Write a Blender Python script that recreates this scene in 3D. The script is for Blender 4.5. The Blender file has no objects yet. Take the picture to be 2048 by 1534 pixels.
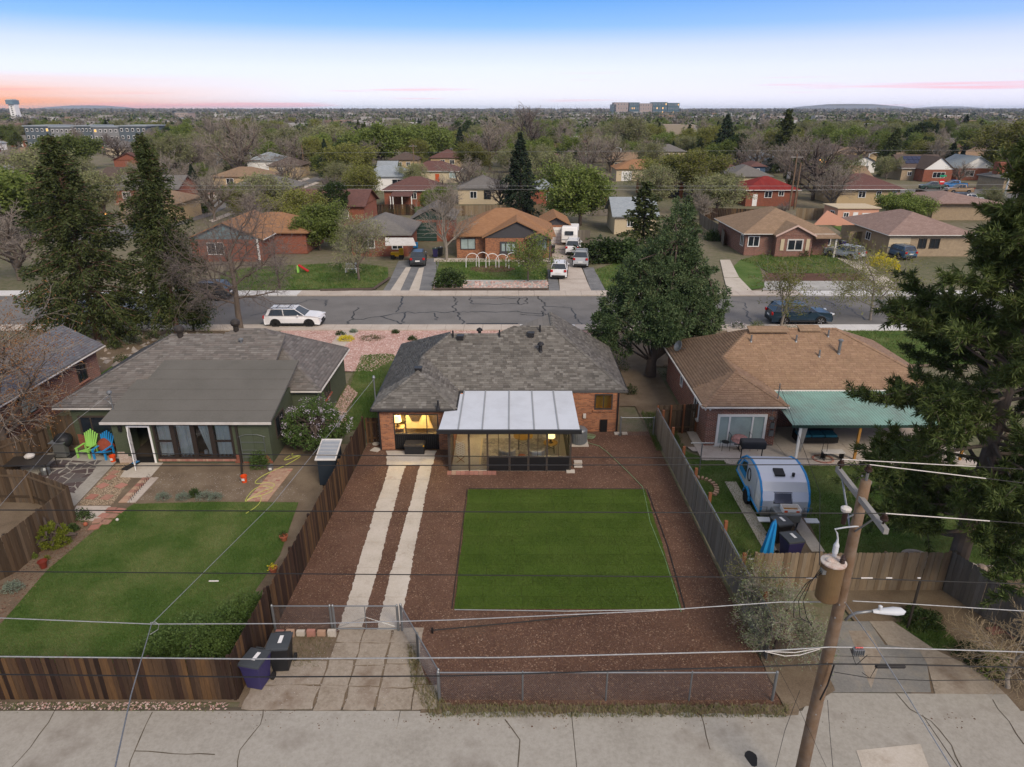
import bpy,math,random
import numpy as np
from mathutils import Vector,Matrix
SC = bpy.context.scene
COL = SC.collection
R = math.radians
# camera
CAM_H = 17.0
PITCH = math.atan((767 - 218) / 1365.3)          # looks down 21.9 degrees
cam = bpy.data.cameras.new('camera')
cam_o = bpy.data.objects.new('camera',cam)
COL.objects.link(cam_o)
cam.sensor_width = 36.0
cam.lens = 24.0
cam.clip_start = 0.1
cam.clip_end = 30000
cam_o.location = (0,0,CAM_H)
cam_o.rotation_euler = (math.pi / 2 - PITCH,0,0)
SC.camera = cam_o
SC.render.resolution_x = 1024
SC.render.resolution_y = 767
# colour management
SC.view_settings.view_transform = 'Standard'
SC.view_settings.look = 'None'
SC.view_settings.exposure = 0.22
SC.view_settings.gamma = 1.0
SC.view_settings.use_curve_mapping = False
# world
SUN_EL,SUN_AZ = 38.0,150.0
W = bpy.data.worlds.new('World')
SC.world = W
W.use_nodes = True
nt = W.node_tree
nt.nodes.clear()
def N(t,**kw):
 n = nt.nodes.new(t)
 for k,v in kw.items():
  setattr(n,k,v)
 return n
def LK(a,b): nt.links.new(a,b)
def MATH(op,a,b=None,c=None,clamp=False):
 n = nt.nodes.new('ShaderNodeMath'); n.operation = op; n.use_clamp = clamp
 for i,v in enumerate((a,b,c)):
  if v is None: continue
  if isinstance(v,(int,float)): n.inputs[i].default_value = v
  else: nt.links.new(v,n.inputs[i])
 return n.outputs[0]
def MIXC(f,a,b,blend='MIX'):
 n = nt.nodes.new('ShaderNodeMix'); n.data_type = 'RGBA'; n.blend_type = blend
 for s,v in ((n.inputs[0],f),(n.inputs[6],a),(n.inputs[7],b)):
  if isinstance(v,(int,float)): s.default_value = v
  elif isinstance(v,tuple): s.default_value = (*v,1)
  else: nt.links.new(v,s)
 return n.outputs[2]
tc = N('ShaderNodeTexCoord')
sp = N('ShaderNodeSeparateXYZ'); LK(tc.outputs['Generated'],sp.inputs[0])
X,Y,Z = sp.outputs
ramp = N('ShaderNodeValToRGB'); LK(MATH('ADD',MATH('MULTIPLY',Z,2.0),0.1),ramp.inputs[0])
cr = ramp.color_ramp
def lin(c): return tuple(((v/255+.055)/1.055)**2.4 if v/255 > .04045 else v/255/12.92 for v in c)
stops = [(0.0,(120,124,128)),(0.095,(225,226,240)),(0.135,(240,239,252)),(0.20,(228,235,252)),
   (0.25,(204,219,250)),(0.30,(140,188,247)),(0.36,(102,166,238)),(0.46,(104,160,226)),
   (0.60,(128,166,214)),(0.75,(162,178,202)),(1.0,(184,185,189))]
while len(cr.elements) > 1: cr.elements.remove(cr.elements[-1])
cr.elements[0].position = 0; cr.elements[0].color = (*lin(stops[0][1]),1)
for p_,c_ in stops[1:]:
 e = cr.elements.new(p_); e.color = (*lin(c_),1)
az = MATH('DIVIDE',X,MATH('MAXIMUM',Y,0.05))
base = MIXC(MATH('MULTIPLY',MATH('SMOOTHSTEP',az,0.1,0.8) if False else MATH('MULTIPLY',az,0.5,clamp=True),0.5),ramp.outputs[0],lin((205,196,246)))
glow_az = MATH('MULTIPLY',MATH('SUBTRACT',-0.28,az),2.5,clamp=True)
glow_el = MATH('SUBTRACT',1.0,MATH('MULTIPLY',Z,25.0),clamp=True)
nz = N('ShaderNodeTexNoise'); mp = N('ShaderNodeMapping'); LK(tc.outputs['Generated'],mp.inputs[0])
mp.inputs['Scale'].default_value = (2.0,2.0,75.0); LK(mp.outputs[0],nz.inputs['Vector'])
nz.inputs['Scale'].default_value = 1.5; nz.inputs['Detail'].default_value = 5
band = MATH('MULTIPLY',MATH('SUBTRACT',nz.outputs['Fac'],0.26),2.6,clamp=True)
g = MATH('MULTIPLY',MATH('MULTIPLY',glow_az,MATH('POWER',glow_el,0.75)),MATH('ADD',MATH('MULTIPLY',band,0.5),0.62),clamp=True)
base = MIXC(g,base,lin((255,160,96)))
nz2 = N('ShaderNodeTexNoise'); mp2 = N('ShaderNodeMapping'); LK(tc.outputs['Generated'],mp2.inputs[0])
mp2.inputs['Scale'].default_value = (2.2,2.2,90.0); mp2.inputs['Rotation'].default_value = (0,R(-1.6),0)
LK(mp2.outputs[0],nz2.inputs['Vector']); nz2.inputs['Scale'].default_value = 1.3; nz2.inputs['Detail'].default_value = 3
st = MATH('MULTIPLY',MATH('SUBTRACT',nz2.outputs['Fac'],0.575),8.0,clamp=True)
low = MATH('MULTIPLY',MATH('SUBTRACT',0.05,Z),40.0,clamp=True)
st = MATH('MULTIPLY',MATH('MULTIPLY',st,low),0.55)
base = MIXC(st,base,lin((250,160,172)))
sky = N('ShaderNodeTexSky'); sky.sky_type = 'NISHITA'; sky.sun_disc = False
sky.sun_elevation = R(SUN_EL); sky.sun_rotation = R(SUN_AZ)
b1 = N('ShaderNodeBackground'); LK(base,b1.inputs[0]); b1.inputs[1].default_value = 0.97
b2 = N('ShaderNodeBackground'); LK(sky.outputs[0],b2.inputs[0]); b2.inputs[1].default_value = 0.004
ad = N('ShaderNodeAddShader'); LK(b1.outputs[0],ad.inputs[0]); LK(b2.outputs[0],ad.inputs[1])
ow = N('ShaderNodeOutputWorld'); LK(ad.outputs[0],ow.inputs[0])
sun = bpy.data.lights.new('sun','SUN'); sun.energy = 2.7; sun.angle = R(24); sun.color = (1.0,0.86,0.68)
sun_o = bpy.data.objects.new('sun',sun); COL.objects.link(sun_o)
sun_o.rotation_euler = (R(90 - SUN_EL),0,R(180 - SUN_AZ))
# survey helpers: where a sight line meets the ground / a vertical plane
def ray(u,v):
 a = (u - 1024) / 1365.3; b = (767 - v) / 1365.3
 return np.array([a,math.cos(PITCH) + b*math.sin(PITCH),-math.sin(PITCH) + b*math.cos(PITCH)])
def G(u,v,z=0.0):
 r = ray(u,v); t = (z - CAM_H) / r[2]
 return np.array([r[0]*t,r[1]*t,z])
def AY(u,v,y):
 r = ray(u,v); t = y / r[1]
 return np.array([r[0]*t,y,CAM_H + r[2]*t])
# mesh helpers
class MB:
 def __init__(s): s.v = []; s.f = []; s.m = []; s.cur = 0
 def mat(s,i): s.cur = i; return s
 def add(s,V,F):
  o = len(s.v); s.v += [tuple(map(float,p)) for p in V]
  s.f += [tuple(i + o for i in f) for f in F]; s.m += [s.cur]*len(F); return s
 def box(s,x0,y0,z0,x1,y1,z1):
  V = [(x,y,z) for z in (z0,z1) for y in (y0,y1) for x in (x0,x1)]
  return s.add(V,[(0,2,3,1),(4,5,7,6),(0,1,5,4),(2,6,7,3),(0,4,6,2),(1,3,7,5)])
 def cbox(s,c,sz,rz=0,rx=0,ry=0):
  M = Matrix.Rotation(rz,3,'Z') @ Matrix.Rotation(ry,3,'Y') @ Matrix.Rotation(rx,3,'X')
  V = []
  for z in (-.5,.5):
   for y in (-.5,.5):
    for x in (-.5,.5):
     V.append(M @ Vector((x*sz[0],y*sz[1],z*sz[2])) + Vector(c))
  return s.add(V,[(0,2,3,1),(4,5,7,6),(0,1,5,4),(2,6,7,3),(0,4,6,2),(1,3,7,5)])
 def prism(s,pts,a,b,axis='z'):
  n = len(pts)
  def P(p,t):
   if axis == 'z': return (p[0],p[1],t)
   if axis == 'y': return (p[0],t,p[1])
   return (t,p[0],p[1])
  V = [P(p,a) for p in pts] + [P(p,b) for p in pts]
  F = [tuple(range(n-1,-1,-1)),tuple(range(n,2*n))] + [(i,(i+1) % n,(i+1) % n + n,i + n) for i in range(n)]
  return s.add(V,F)
 def slab(s,pts,th):
  n = len(pts); V = [tuple(p) for p in pts] + [(p[0],p[1],p[2] - th) for p in pts]
  F = [tuple(range(n)),tuple(range(2*n-1,n-1,-1))] + [(i,i+n,(i+1) % n + n,(i+1) % n) for i in range(n)]
  return s.add(V,F)
 def tube(s,pts,r,n=6,cap=True,close=False):
  pts = [Vector(p) for p in pts]; k = len(pts)
  rs = r if isinstance(r,(list,tuple)) else [r]*k
  V = []
  for i,p in enumerate(pts):
   if close: d = pts[(i+1) % k] - pts[i-1]
   else: d = pts[min(i+1,k-1)] - pts[max(i-1,0)]
   d.normalize()
   up = Vector((0,0,1)) if abs(d.z) < .9 else Vector((1,0,0))
   a = d.cross(up).normalized(); b = d.cross(a)
   for j in range(n):
    t = 2*math.pi*j/n
    V.append(p + (a*math.cos(t) + b*math.sin(t))*rs[i])
  F = []
  for i in range(k if close else k-1):
   i2 = (i+1) % k
   for j in range(n):
    F.append((i*n+j,i*n+(j+1) % n,i2*n+(j+1) % n,i2*n+j))
  if cap and not close: F += [tuple(range(n-1,-1,-1)),tuple(range((k-1)*n,k*n))]
  return s.add(V,F)
 def lathe(s,prof,n=16,c=(0,0,0)):
  V = []; F = []
  for r,z in prof:
   for j in range(n):
    t = 2*math.pi*j/n; V.append((c[0]+r*math.cos(t),c[1]+r*math.sin(t),c[2]+z))
  for i in range(len(prof)-1):
   for j in range(n): F.append((i*n+j,i*n+(j+1) % n,(i+1)*n+(j+1) % n,(i+1)*n+j))
  F += [tuple(range(n-1,-1,-1)),tuple(range((len(prof)-1)*n,len(prof)*n))]
  return s.add(V,F)
 def build(s,name,mats,parent=None,smooth=False,bevel=0,kind=None,label=None,cat=None,group=None,seg=2):
  me = bpy.data.meshes.new(name)
  off = OFF.get(parent.name,Vector()) if parent else Vector()
  V = [(a-off.x,b-off.y,c-off.z) for a,b,c in s.v]
  me.from_pydata(V,[],s.f)
  if not isinstance(mats,(list,tuple)): mats = [mats]
  for m_ in mats: me.materials.append(m_)
  if len(mats) > 1: me.polygons.foreach_set('material_index',s.m)
  if smooth: me.polygons.foreach_set('use_smooth',[True]*len(me.polygons))
  me.update()
  o = bpy.data.objects.new(name,me); COL.objects.link(o)
  if bevel:
   b = o.modifiers.new('bevel','BEVEL'); b.width = bevel; b.segments = seg; b.limit_method = 'ANGLE'; b.angle_limit = R(35)
  if parent:
   o.parent = parent; OFF[o.name] = off
  tag(o,label,cat,group,kind)
  return o
OFF = {}
def tag(o,label=None,cat=None,group=None,kind=None):
 if label: o['label'] = label
 if cat: o['category'] = cat
 if group: o['group'] = group
 if kind: o['kind'] = kind
 return o
def thing(name,label,cat,loc=(0,0,0),rz=0,group=None,world=False):
 o = bpy.data.objects.new(name,None); COL.objects.link(o)
 o.empty_display_size = 0.3
 o.location = Vector([float(q) for q in loc]); o.rotation_euler = (0,0,rz)
 tag(o,label,cat,group)
 OFF[o.name] = Vector(loc) if world else Vector((0,0,0))
 return o
KIDS = {}
def index_children():
 KIDS.clear()
 for o in COL.objects:
  if o.parent: KIDS.setdefault(o.parent.name,[]).append(o)
def copy_tree(o,parent=None):
 c = o.copy(); COL.objects.link(c)
 if parent: c.parent = parent
 for ch in KIDS.get(o.name,[]): copy_tree(ch,c)
 return c
def clone(proto,loc,rz=0,sc=1,label=None,group=None,cat=None):
 c = copy_tree(proto)
 c.location = Vector([float(q) for q in loc]); c.rotation_euler = (0,0,rz)
 c.scale = (sc,sc,sc) if isinstance(sc,(int,float)) else sc
 if label: c['label'] = label
 if group: c['group'] = group
 elif 'group' in c: del c['group']
 if cat: c['category'] = cat
 return c
def np_obj(name,V,F,mats,parent=None,midx=None,smooth=False,kind=None,label=None,cat=None,group=None):
 V = np.asarray(V,dtype=np.float32); F = np.asarray(F,dtype=np.int32)
 off = OFF.get(parent.name,Vector()) if parent else Vector()
 V = V - np.array(off,dtype=np.float32)
 me = bpy.data.meshes.new(name); k = F.shape[1]
 me.vertices.add(len(V)); me.vertices.foreach_set('co',V.ravel())
 me.loops.add(F.size); me.loops.foreach_set('vertex_index',F.ravel())
 me.polygons.add(len(F)); me.polygons.foreach_set('loop_start',np.arange(0,F.size,k,dtype=np.int32))
 me.polygons.foreach_set('loop_total',np.full(len(F),k,dtype=np.int32))
 if not isinstance(mats,(list,tuple)): mats = [mats]
 for m_ in mats: me.materials.append(m_)
 if midx is not None: me.polygons.foreach_set('material_index',np.asarray(midx,dtype=np.int32))
 if smooth: me.polygons.foreach_set('use_smooth',np.ones(len(F),dtype=bool))
 me.update(calc_edges=True)
 o = bpy.data.objects.new(name,me); COL.objects.link(o)
 if parent: o.parent = parent; OFF[o.name] = off
 tag(o,label,cat,group,kind)
 return o
def unit(a): return a / np.maximum(np.linalg.norm(a,axis=-1,keepdims=True),1e-9)
# materials
MATS = {}
def newmat(name):
 m_ = bpy.data.materials.new(name); m_.use_nodes = True
 t = m_.node_tree; t.nodes.clear()
 out = t.nodes.new('ShaderNodeOutputMaterial')
 b = t.nodes.new('ShaderNodeBsdfPrincipled'); t.links.new(b.outputs[0],out.inputs[0])
 b.inputs['Specular IOR Level'].default_value = 0.3
 MATS[name] = m_
 return m_,t,b,out
class NT:
 def __init__(s,t): s.t = t
 def n(s,ty,**kw):
  n = s.t.nodes.new(ty)
  for k,v in kw.items(): setattr(n,k,v)
  return n
 def l(s,a,b): s.t.links.new(a,b)
 def math(s,op,a,b=None,clamp=False):
  n = s.n('ShaderNodeMath',operation=op); n.use_clamp = clamp
  for i,v in enumerate((a,b)):
   if v is None: continue
   if isinstance(v,(int,float)): n.inputs[i].default_value = v
   else: s.l(v,n.inputs[i])
  return n.outputs[0]
 def mix(s,f,a,b,blend='MIX'):
  n = s.n('ShaderNodeMix',data_type='RGBA',blend_type=blend)
  for q,v in ((n.inputs[0],f),(n.inputs[6],a),(n.inputs[7],b)):
   if isinstance(v,(int,float)): q.default_value = v
   elif isinstance(v,(tuple,list)): q.default_value = (v[0],v[1],v[2],1)
   else: s.l(v,q)
  return n.outputs[2]
 def noise(s,vec,scale,detail=4,rough=.6,sc=None):
  if sc is not None:
   mp = s.n('ShaderNodeMapping'); s.l(vec,mp.inputs[0]); mp.inputs['Scale'].default_value = sc; vec = mp.outputs[0]
  n = s.n('ShaderNodeTexNoise'); s.l(vec,n.inputs['Vector'])
  n.inputs['Scale'].default_value = scale; n.inputs['Detail'].default_value = detail; n.inputs['Roughness'].default_value = rough
  return n.outputs['Fac']
 def ramp(s,f,stops):
  n = s.n('ShaderNodeValToRGB'); s.l(f,n.inputs[0]); c = n.color_ramp
  while len(c.elements) > 1: c.elements.remove(c.elements[-1])
  c.elements[0].position = stops[0][0]; c.elements[0].color = (*stops[0][1],1)
  for p_,q in stops[1:]:
   e = c.elements.new(p_); e.color = (*q,1)
  return n.outputs[0]
 def contrast(s,f,lo,hi):
  return s.math('DIVIDE',s.math('SUBTRACT',f,lo),hi - lo,clamp=True)
 def bump(s,h,b,strength=.4,dist=.02):
  n = s.n('ShaderNodeBump'); n.inputs['Strength'].default_value = strength; n.inputs['Distance'].default_value = dist
  s.l(h,n.inputs['Height']); s.l(n.outputs[0],b.inputs['Normal'])
 def pos(s): return s.n('ShaderNodeNewGeometry').outputs['Position']
 def obj(s): return s.n('ShaderNodeTexCoord').outputs['Object']
def sc3(c,k): return tuple(min(1,v*k) for v in c)
def M_plain(name,col,rough=.6,metal=0,var=.12,scale=3.0,spec=.3,bump=0,fine=0,dirt=None,coat=0):
 """paint, plastic, metal: one colour with gentle mottling"""
 m_,t,b,o = newmat(name); q = NT(t); P = q.obj()
 f = q.noise(P,scale,4)
 c = q.mix(f,sc3(col,1-var),sc3(col,1+var))
 if dirt:
  d = q.contrast(q.noise(P,scale*.6,6,.7),.45,.75)
  c = q.mix(q.math('MULTIPLY',d,dirt[1]),c,dirt[0])
 q.l(c,b.inputs['Base Color']); b.inputs['Roughness'].default_value = rough; b.inputs['Metallic'].default_value = metal
 b.inputs['Specular IOR Level'].default_value = spec; b.inputs['Coat Weight'].default_value = coat
 if bump: q.bump(q.noise(P,fine or scale*8,3),b,bump,.01)
 return m_
def M_ground(name,cols,scales,rough=.95,bumps=(30,.5,.02),stain=None):
 """layered noise in world position: cols low..high; scales big, small"""
 m_,t,b,o = newmat(name); q = NT(t); P = q.pos()
 f1 = q.noise(P,scales[0],5,.6); f2 = q.noise(P,scales[1],5,.75)
 f = q.math('ADD',q.math('MULTIPLY',f1,.5),q.math('MULTIPLY',f2,.5))
 n = len(cols); c = q.ramp(q.contrast(f,.34,.66),[(i/(n-1),cols[i]) for i in range(n)])
 if stain:
  s_ = q.contrast(q.noise(P,stain[1],6,.65),stain[2],stain[2]+.18)
  c = q.mix(q.math('MULTIPLY',s_,stain[3]),c,stain[0])
 q.l(c,b.inputs['Base Color']); b.inputs['Roughness'].default_value = rough
 b.inputs['Specular IOR Level'].default_value = .15
 q.bump(q.noise(P,bumps[0],4,.7),b,bumps[1],bumps[2])
 return m_
def M_random(name,cols,rough=.8,noise=.25,nscale=6.0,spec=.2,streak=None):
 """pieces (boards, shingles, stones, chips): a colour per piece"""
 m_,t,b,o = newmat(name); q = NT(t)
 g = q.n('ShaderNodeNewGeometry').outputs['Random Per Island']; oi = q.n('ShaderNodeObjectInfo').outputs['Random']
 f = q.math('FRACT',q.math('ADD',g,oi)); n = len(cols)
 c = q.ramp(f,[(i/(n-1),cols[i]) for i in range(n)])
 P = q.pos()
 nn = q.noise(P,nscale,5,.7,sc=streak) if streak else q.noise(P,nscale,5,.7)
 c = q.mix(1.0,c,q.mix(nn,(1-noise*2,)*3,(1+noise*1.2,)*3),'MULTIPLY')
 q.l(c,b.inputs['Base Color']); b.inputs['Roughness'].default_value = rough; b.inputs['Specular IOR Level'].default_value = spec
 return m_
def M_brick(name,c1,c2,mortar,bw=.21,bh=.072,ms=.011,var=.35):
 m_,t,b,o = newmat(name); q = NT(t); P = q.pos()
 s_ = q.n('ShaderNodeSeparateXYZ'); q.l(P,s_.inputs[0]); cb = q.n('ShaderNodeCombineXYZ')
 q.l(q.math('ADD',s_.outputs[0],s_.outputs[1]),cb.inputs[0]); q.l(s_.outputs[2],cb.inputs[1])
 br = q.n('ShaderNodeTexBrick'); q.l(cb.outputs[0],br.inputs['Vector'])
 for k,v in (('Scale',1),('Brick Width',bw),('Row Height',bh),('Mortar Size',ms),('Mortar Smooth',.1),('Bias',0)): br.inputs[k].default_value = v
 br.inputs['Color1'].default_value = (*c1,1); br.inputs['Color2'].default_value = (*c2,1); br.inputs['Mortar'].default_value = (*mortar,1)
 nn = q.noise(P,2.2,6,.7)
 c = q.mix(1.0,br.outputs[0],q.mix(nn,(1-var,)*3,(1+var,)*3),'MULTIPLY')
 q.l(c,b.inputs['Base Color']); b.inputs['Roughness'].default_value = .9
 q.bump(q.math('SUBTRACT',1.0,br.outputs[1]),b,.6,.01)
 return m_
def M_roof(name,c1,c2,c3,tab=.32,row=.16):
 """distant shingle roof"""
 m_,t,b,o = newmat(name); q = NT(t); P = q.pos()
 s_ = q.n('ShaderNodeSeparateXYZ'); q.l(P,s_.inputs[0]); cb = q.n('ShaderNodeCombineXYZ')
 nrm = q.n('ShaderNodeSeparateXYZ'); q.l(q.n('ShaderNodeNewGeometry').outputs['Normal'],nrm.inputs[0])
 isx = q.math('GREATER_THAN',q.math('ABSOLUTE',nrm.outputs[0]),q.math('ABSOLUTE',nrm.outputs[1]))
 u = q.n('ShaderNodeMix'); q.l(isx,u.inputs[0]); q.l(s_.outputs[0],u.inputs[2]); q.l(s_.outputs[1],u.inputs[3])
 q.l(u.outputs[0],cb.inputs[0]); q.l(q.math('MULTIPLY',s_.outputs[2],2.2),cb.inputs[1])
 br = q.n('ShaderNodeTexBrick'); q.l(cb.outputs[0],br.inputs['Vector'])
 for k,v in (('Scale',1),('Brick Width',tab),('Row Height',row),('Mortar Size',.012),('Mortar Smooth',.6)): br.inputs[k].default_value = v
 br.inputs['Color1'].default_value = (*c1,1); br.inputs['Color2'].default_value = (*c2,1); br.inputs['Mortar'].default_value = (*sc3(c2,.55),1)
 nn = q.contrast(q.noise(P,.9,7,.72),.35,.7)
 c = q.mix(q.math('MULTIPLY',nn,.55),br.outputs[0],c3)
 q.l(c,b.inputs['Base Color']); b.inputs['Roughness'].default_value = .92; b.inputs['Specular IOR Level'].default_value = .1
 q.bump(q.noise(P,25,3),b,.5,.02)
 return m_
def M_leaf(name,cols,rough=.6,big=.35,trans=.25,patch=None):
 m_,t,b,o = newmat(name); q = NT(t)
 g = q.n('ShaderNodeNewGeometry').outputs['Random Per Island']; oi = q.n('ShaderNodeObjectInfo').outputs['Random']
 n = len(cols)
 f = q.math('ADD',q.math('MULTIPLY',g,.55),q.math('MULTIPLY',q.contrast(q.noise(q.obj(),.8,3),.3,.7),.45))
 c = q.ramp(f,[(i/(n-1),cols[i]) for i in range(n)])
 c = q.mix(1.0,c,q.mix(oi,(1-big,)*3,(1+big,)*3),'MULTIPLY')
 if patch: c = q.mix(q.math('MULTIPLY',q.contrast(q.noise(q.pos(),patch[1],6,.65),.42,.60),patch[2]),c,patch[0])
 q.l(c,b.inputs['Base Color']); b.inputs['Roughness'].default_value = rough; b.inputs['Specular IOR Level'].default_value = .2
 if trans:
  tr = q.n('ShaderNodeBsdfTranslucent'); q.l(c,tr.inputs[0]); mx = q.n('ShaderNodeMixShader'); mx.inputs[0].default_value = trans
  q.l(b.outputs[0],mx.inputs[1]); q.l(tr.outputs[0],mx.inputs[2]); q.l(mx.outputs[0],o.inputs[0])
 return m_
def M_glass(name,tint=(.9,.95,1),refl=.25,dark=None):
 """window pane: thin clear sheet, or dark room glass"""
 m_,t,b,o = newmat(name); q = NT(t)
 if dark is not None:
  f = q.noise(q.obj(),1.3,3); q.l(q.mix(f,dark,sc3(dark,2.2)),b.inputs['Base Color'])
  b.inputs['Roughness'].default_value = .06; b.inputs['Specular IOR Level'].default_value = .6
  return m_
 tr = q.n('ShaderNodeBsdfTransparent'); tr.inputs[0].default_value = (*tint,1)
 gl = q.n('ShaderNodeBsdfGlossy'); gl.inputs['Roughness'].default_value = .04
 fr = q.n('ShaderNodeFresnel'); fr.inputs[0].default_value = 1.5
 mx = q.n('ShaderNodeMixShader'); q.l(q.math('MULTIPLY',fr.outputs[0],refl*4,clamp=True),mx.inputs[0])
 q.l(tr.outputs[0],mx.inputs[1]); q.l(gl.outputs[0],mx.inputs[2]); q.l(mx.outputs[0],o.inputs[0])
 t.nodes.remove(b); return m_
def M_emit(name,col,st,var=0):
 m_,t,b,o = newmat(name); q = NT(t)
 b.inputs['Base Color'].default_value = (*col,1); b.inputs['Emission Color'].default_value = (*col,1); b.inputs['Emission Strength'].default_value = st
 q.l(q.math('ADD',q.math('MULTIPLY',q.noise(q.obj(),4,2),st*.5),st*.75),b.inputs['Emission Strength'])
 return m_
m_asphalt = M_ground('street_asphalt',[(.115,.113,.110),(.158,.155,.152),(.195,.19,.186)],(.35,9),bumps=(60,.4,.01))
m_seal = M_plain('crack_sealant',(.018,.019,.022),.5,var=.3)
m_conc = M_ground('alley_concrete',[(.25,.235,.205),(.325,.31,.275),(.375,.362,.33)],(.5,7),bumps=(45,.35,.01),stain=((.13,.105,.08),.5,.52,.6))
m_concd = M_ground('worn_drive_concrete',[(.20,.165,.125),(.30,.26,.21),(.36,.32,.27)],(.8,9),bumps=(40,.4,.01),stain=((.15,.105,.07),.8,.5,.8))
m_conc2 = M_ground('pale_concrete',[(.36,.32,.27),(.46,.42,.36),(.52,.48,.43)],(.9,14),bumps=(45,.3,.01),stain=((.25,.18,.13),1.4,.58,.5))
m_walk = M_ground('sidewalk_concrete',[(.34,.29,.25),(.44,.39,.34),(.5,.46,.41)],(.6,8),bumps=(30,.3,.01))
m_walkn = M_ground('new_white_concrete',[(.52,.52,.52),(.62,.62,.61)],(.6,8),bumps=(30,.2,.01))
m_joint = M_ground('joint_dirt',[(.06,.05,.04),(.13,.11,.08)],(2,20))
m_mulch = M_ground('shredded_bark_mulch',[(.058,.031,.022),(.115,.064,.046),(.16,.092,.066)],(.55,34),bumps=(26,1.0,.05),stain=((.19,.14,.10),.35,.55,.4))
m_chip = M_random('bark_chips',[(.075,.040,.025),(.135,.074,.047),(.185,.106,.069),(.105,.057,.037),(.29,.20,.14)],noise=.3,nscale=.9)
m_grass = M_ground('lawn_turf',[(.038,.078,.014),(.060,.112,.022),(.095,.145,.038),(.16,.185,.075)],(.42,18),bumps=(35,.9,.04))
m_blade = M_leaf('grass_blades',[(.038,.085,.014),(.062,.125,.022),(.105,.155,.036),(.16,.19,.068)],trans=.3,big=.05,patch=((.25,.25,.11),0.42,.62))
m_sod = M_ground('fresh_sod',[(.045,.08,.010),(.065,.112,.015),(.09,.14,.026)],(.5,22),bumps=(35,.9,.04))
m_sodb = M_leaf('sod_blades',[(.046,.088,.014),(.070,.122,.022),(.098,.150,.034),(.13,.175,.05)],trans=.3,big=.05,patch=((.11,.14,.035),.5,.5))
m_dry = M_leaf('dry_weeds',[(.16,.13,.06),(.25,.21,.11),(.12,.14,.05),(.30,.26,.15)],trans=.2)
m_dirt = M_ground('bare_soil',[(.10,.075,.052),(.17,.13,.09),(.235,.19,.135)],(.8,22),bumps=(30,.8,.04))
m_earth = M_ground('suburban_ground',[(.08,.09,.045),(.13,.13,.075),(.18,.155,.11),(.23,.20,.155)],(.045,1.3),bumps=(6,.6,.1))
m_pink = M_random('pink_landscape_gravel',[(.36,.20,.17),(.50,.33,.29),(.60,.46,.42),(.42,.25,.22),(.66,.58,.53)],noise=.1)
m_pinkb = M_ground('pink_gravel_bed',[(.26,.14,.12),(.42,.26,.22),(.55,.40,.36)],(.6,30),bumps=(40,.9,.03))
m_pea = M_random('pea_gravel',[(.30,.22,.13),(.42,.33,.22),(.20,.14,.09),(.50,.42,.31),(.35,.24,.16)],noise=.1)
m_grav = M_ground('grey_gravel',[(.10,.105,.11),(.17,.175,.18),(.24,.24,.24)],(.7,25),bumps=(40,.8,.03))
m_wrock = M_ground('white_rock_bed',[(.22,.22,.20),(.38,.38,.36),(.52,.52,.5)],(.8,16),bumps=(20,1,.05))
m_stone = M_random('rocks',[(.28,.22,.18),(.40,.36,.31),(.22,.19,.17),(.5,.46,.42)],noise=.3)
m_flag = M_random('flagstones',[(.075,.055,.055),(.11,.085,.082),(.13,.12,.115),(.09,.07,.075)],noise=.2)
m_paver = M_random('red_pavers',[(.34,.16,.12),(.40,.20,.155),(.30,.14,.11),(.43,.30,.21)],noise=.15)
m_tanpav = M_random('tan_pavers',[(.42,.28,.19),(.38,.24,.17),(.44,.31,.22)],noise=.15)
m_shA = M_random('weathered_grey_shingles',[(.090,.085,.077),(.128,.122,.110),(.165,.158,.143),(.108,.10,.09),(.20,.192,.175),(.082,.077,.070)],noise=.07,nscale=2)
m_shB = M_random('mottled_grey_brown_shingles',[(.12,.110,.102),(.165,.154,.144),(.138,.124,.115),(.20,.190,.178),(.108,.102,.096),(.178,.160,.148)],noise=.08,nscale=2)
m_shC = M_random('brown_shingles',[(.255,.165,.105),(.285,.19,.122),(.235,.15,.098),(.31,.205,.135)],noise=.14,nscale=1.2)
m_shD = M_random('blue_grey_shingles',[(.12,.13,.15),(.16,.17,.185),(.13,.125,.14),(.20,.205,.215)],noise=.15,nscale=2)
m_rA = M_roof('grey_roofing',(.15,.145,.135),(.19,.18,.17),(.12,.115,.11))
m_rB = M_roof('orange_brown_roofing',(.27,.145,.075),(.33,.185,.10),(.22,.12,.07))
m_rC = M_roof('brown_roofing',(.24,.17,.11),(.30,.21,.14),(.19,.13,.09))
m_rD = M_roof('maroon_roofing',(.12,.062,.055),(.16,.085,.075),(.10,.06,.055))
m_rE = M_roof('red_metal_roofing',(.20,.028,.026),(.24,.038,.032),(.15,.022,.022),tab=.5,row=2)
m_rF = M_roof('pale_blue_grey_roofing',(.26,.30,.33),(.33,.37,.40),(.22,.25,.27))
m_rG = M_roof('pinkish_tan_roofing',(.24,.165,.14),(.31,.225,.195),(.20,.14,.12))
m_rH = M_roof('dark_brown_roofing',(.095,.07,.058),(.13,.10,.085),(.08,.062,.055))
m_roll = M_ground('rolled_grey_roofing',[(.10,.098,.088),(.122,.118,.107),(.138,.134,.122)],(.5,12),bumps=(60,.3,.01))
m_brA = M_brick('orange_brick',(.44,.17,.075),(.20,.065,.035),(.27,.19,.13),ms=.011)
m_brB = M_brick('dark_red_brick',(.20,.052,.032),(.10,.03,.022),(.36,.27,.22),ms=.012)
m_brC = M_brick('red_brick',(.30,.085,.045),(.22,.06,.035),(.20,.12,.09))
m_brG = M_brick('green_painted_brick',(.082,.098,.060),(.070,.085,.052),(.058,.072,.045),var=.15)
m_brW = M_brick('peeling_pale_brick',(.46,.38,.33),(.38,.26,.21),(.5,.46,.42))
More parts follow.
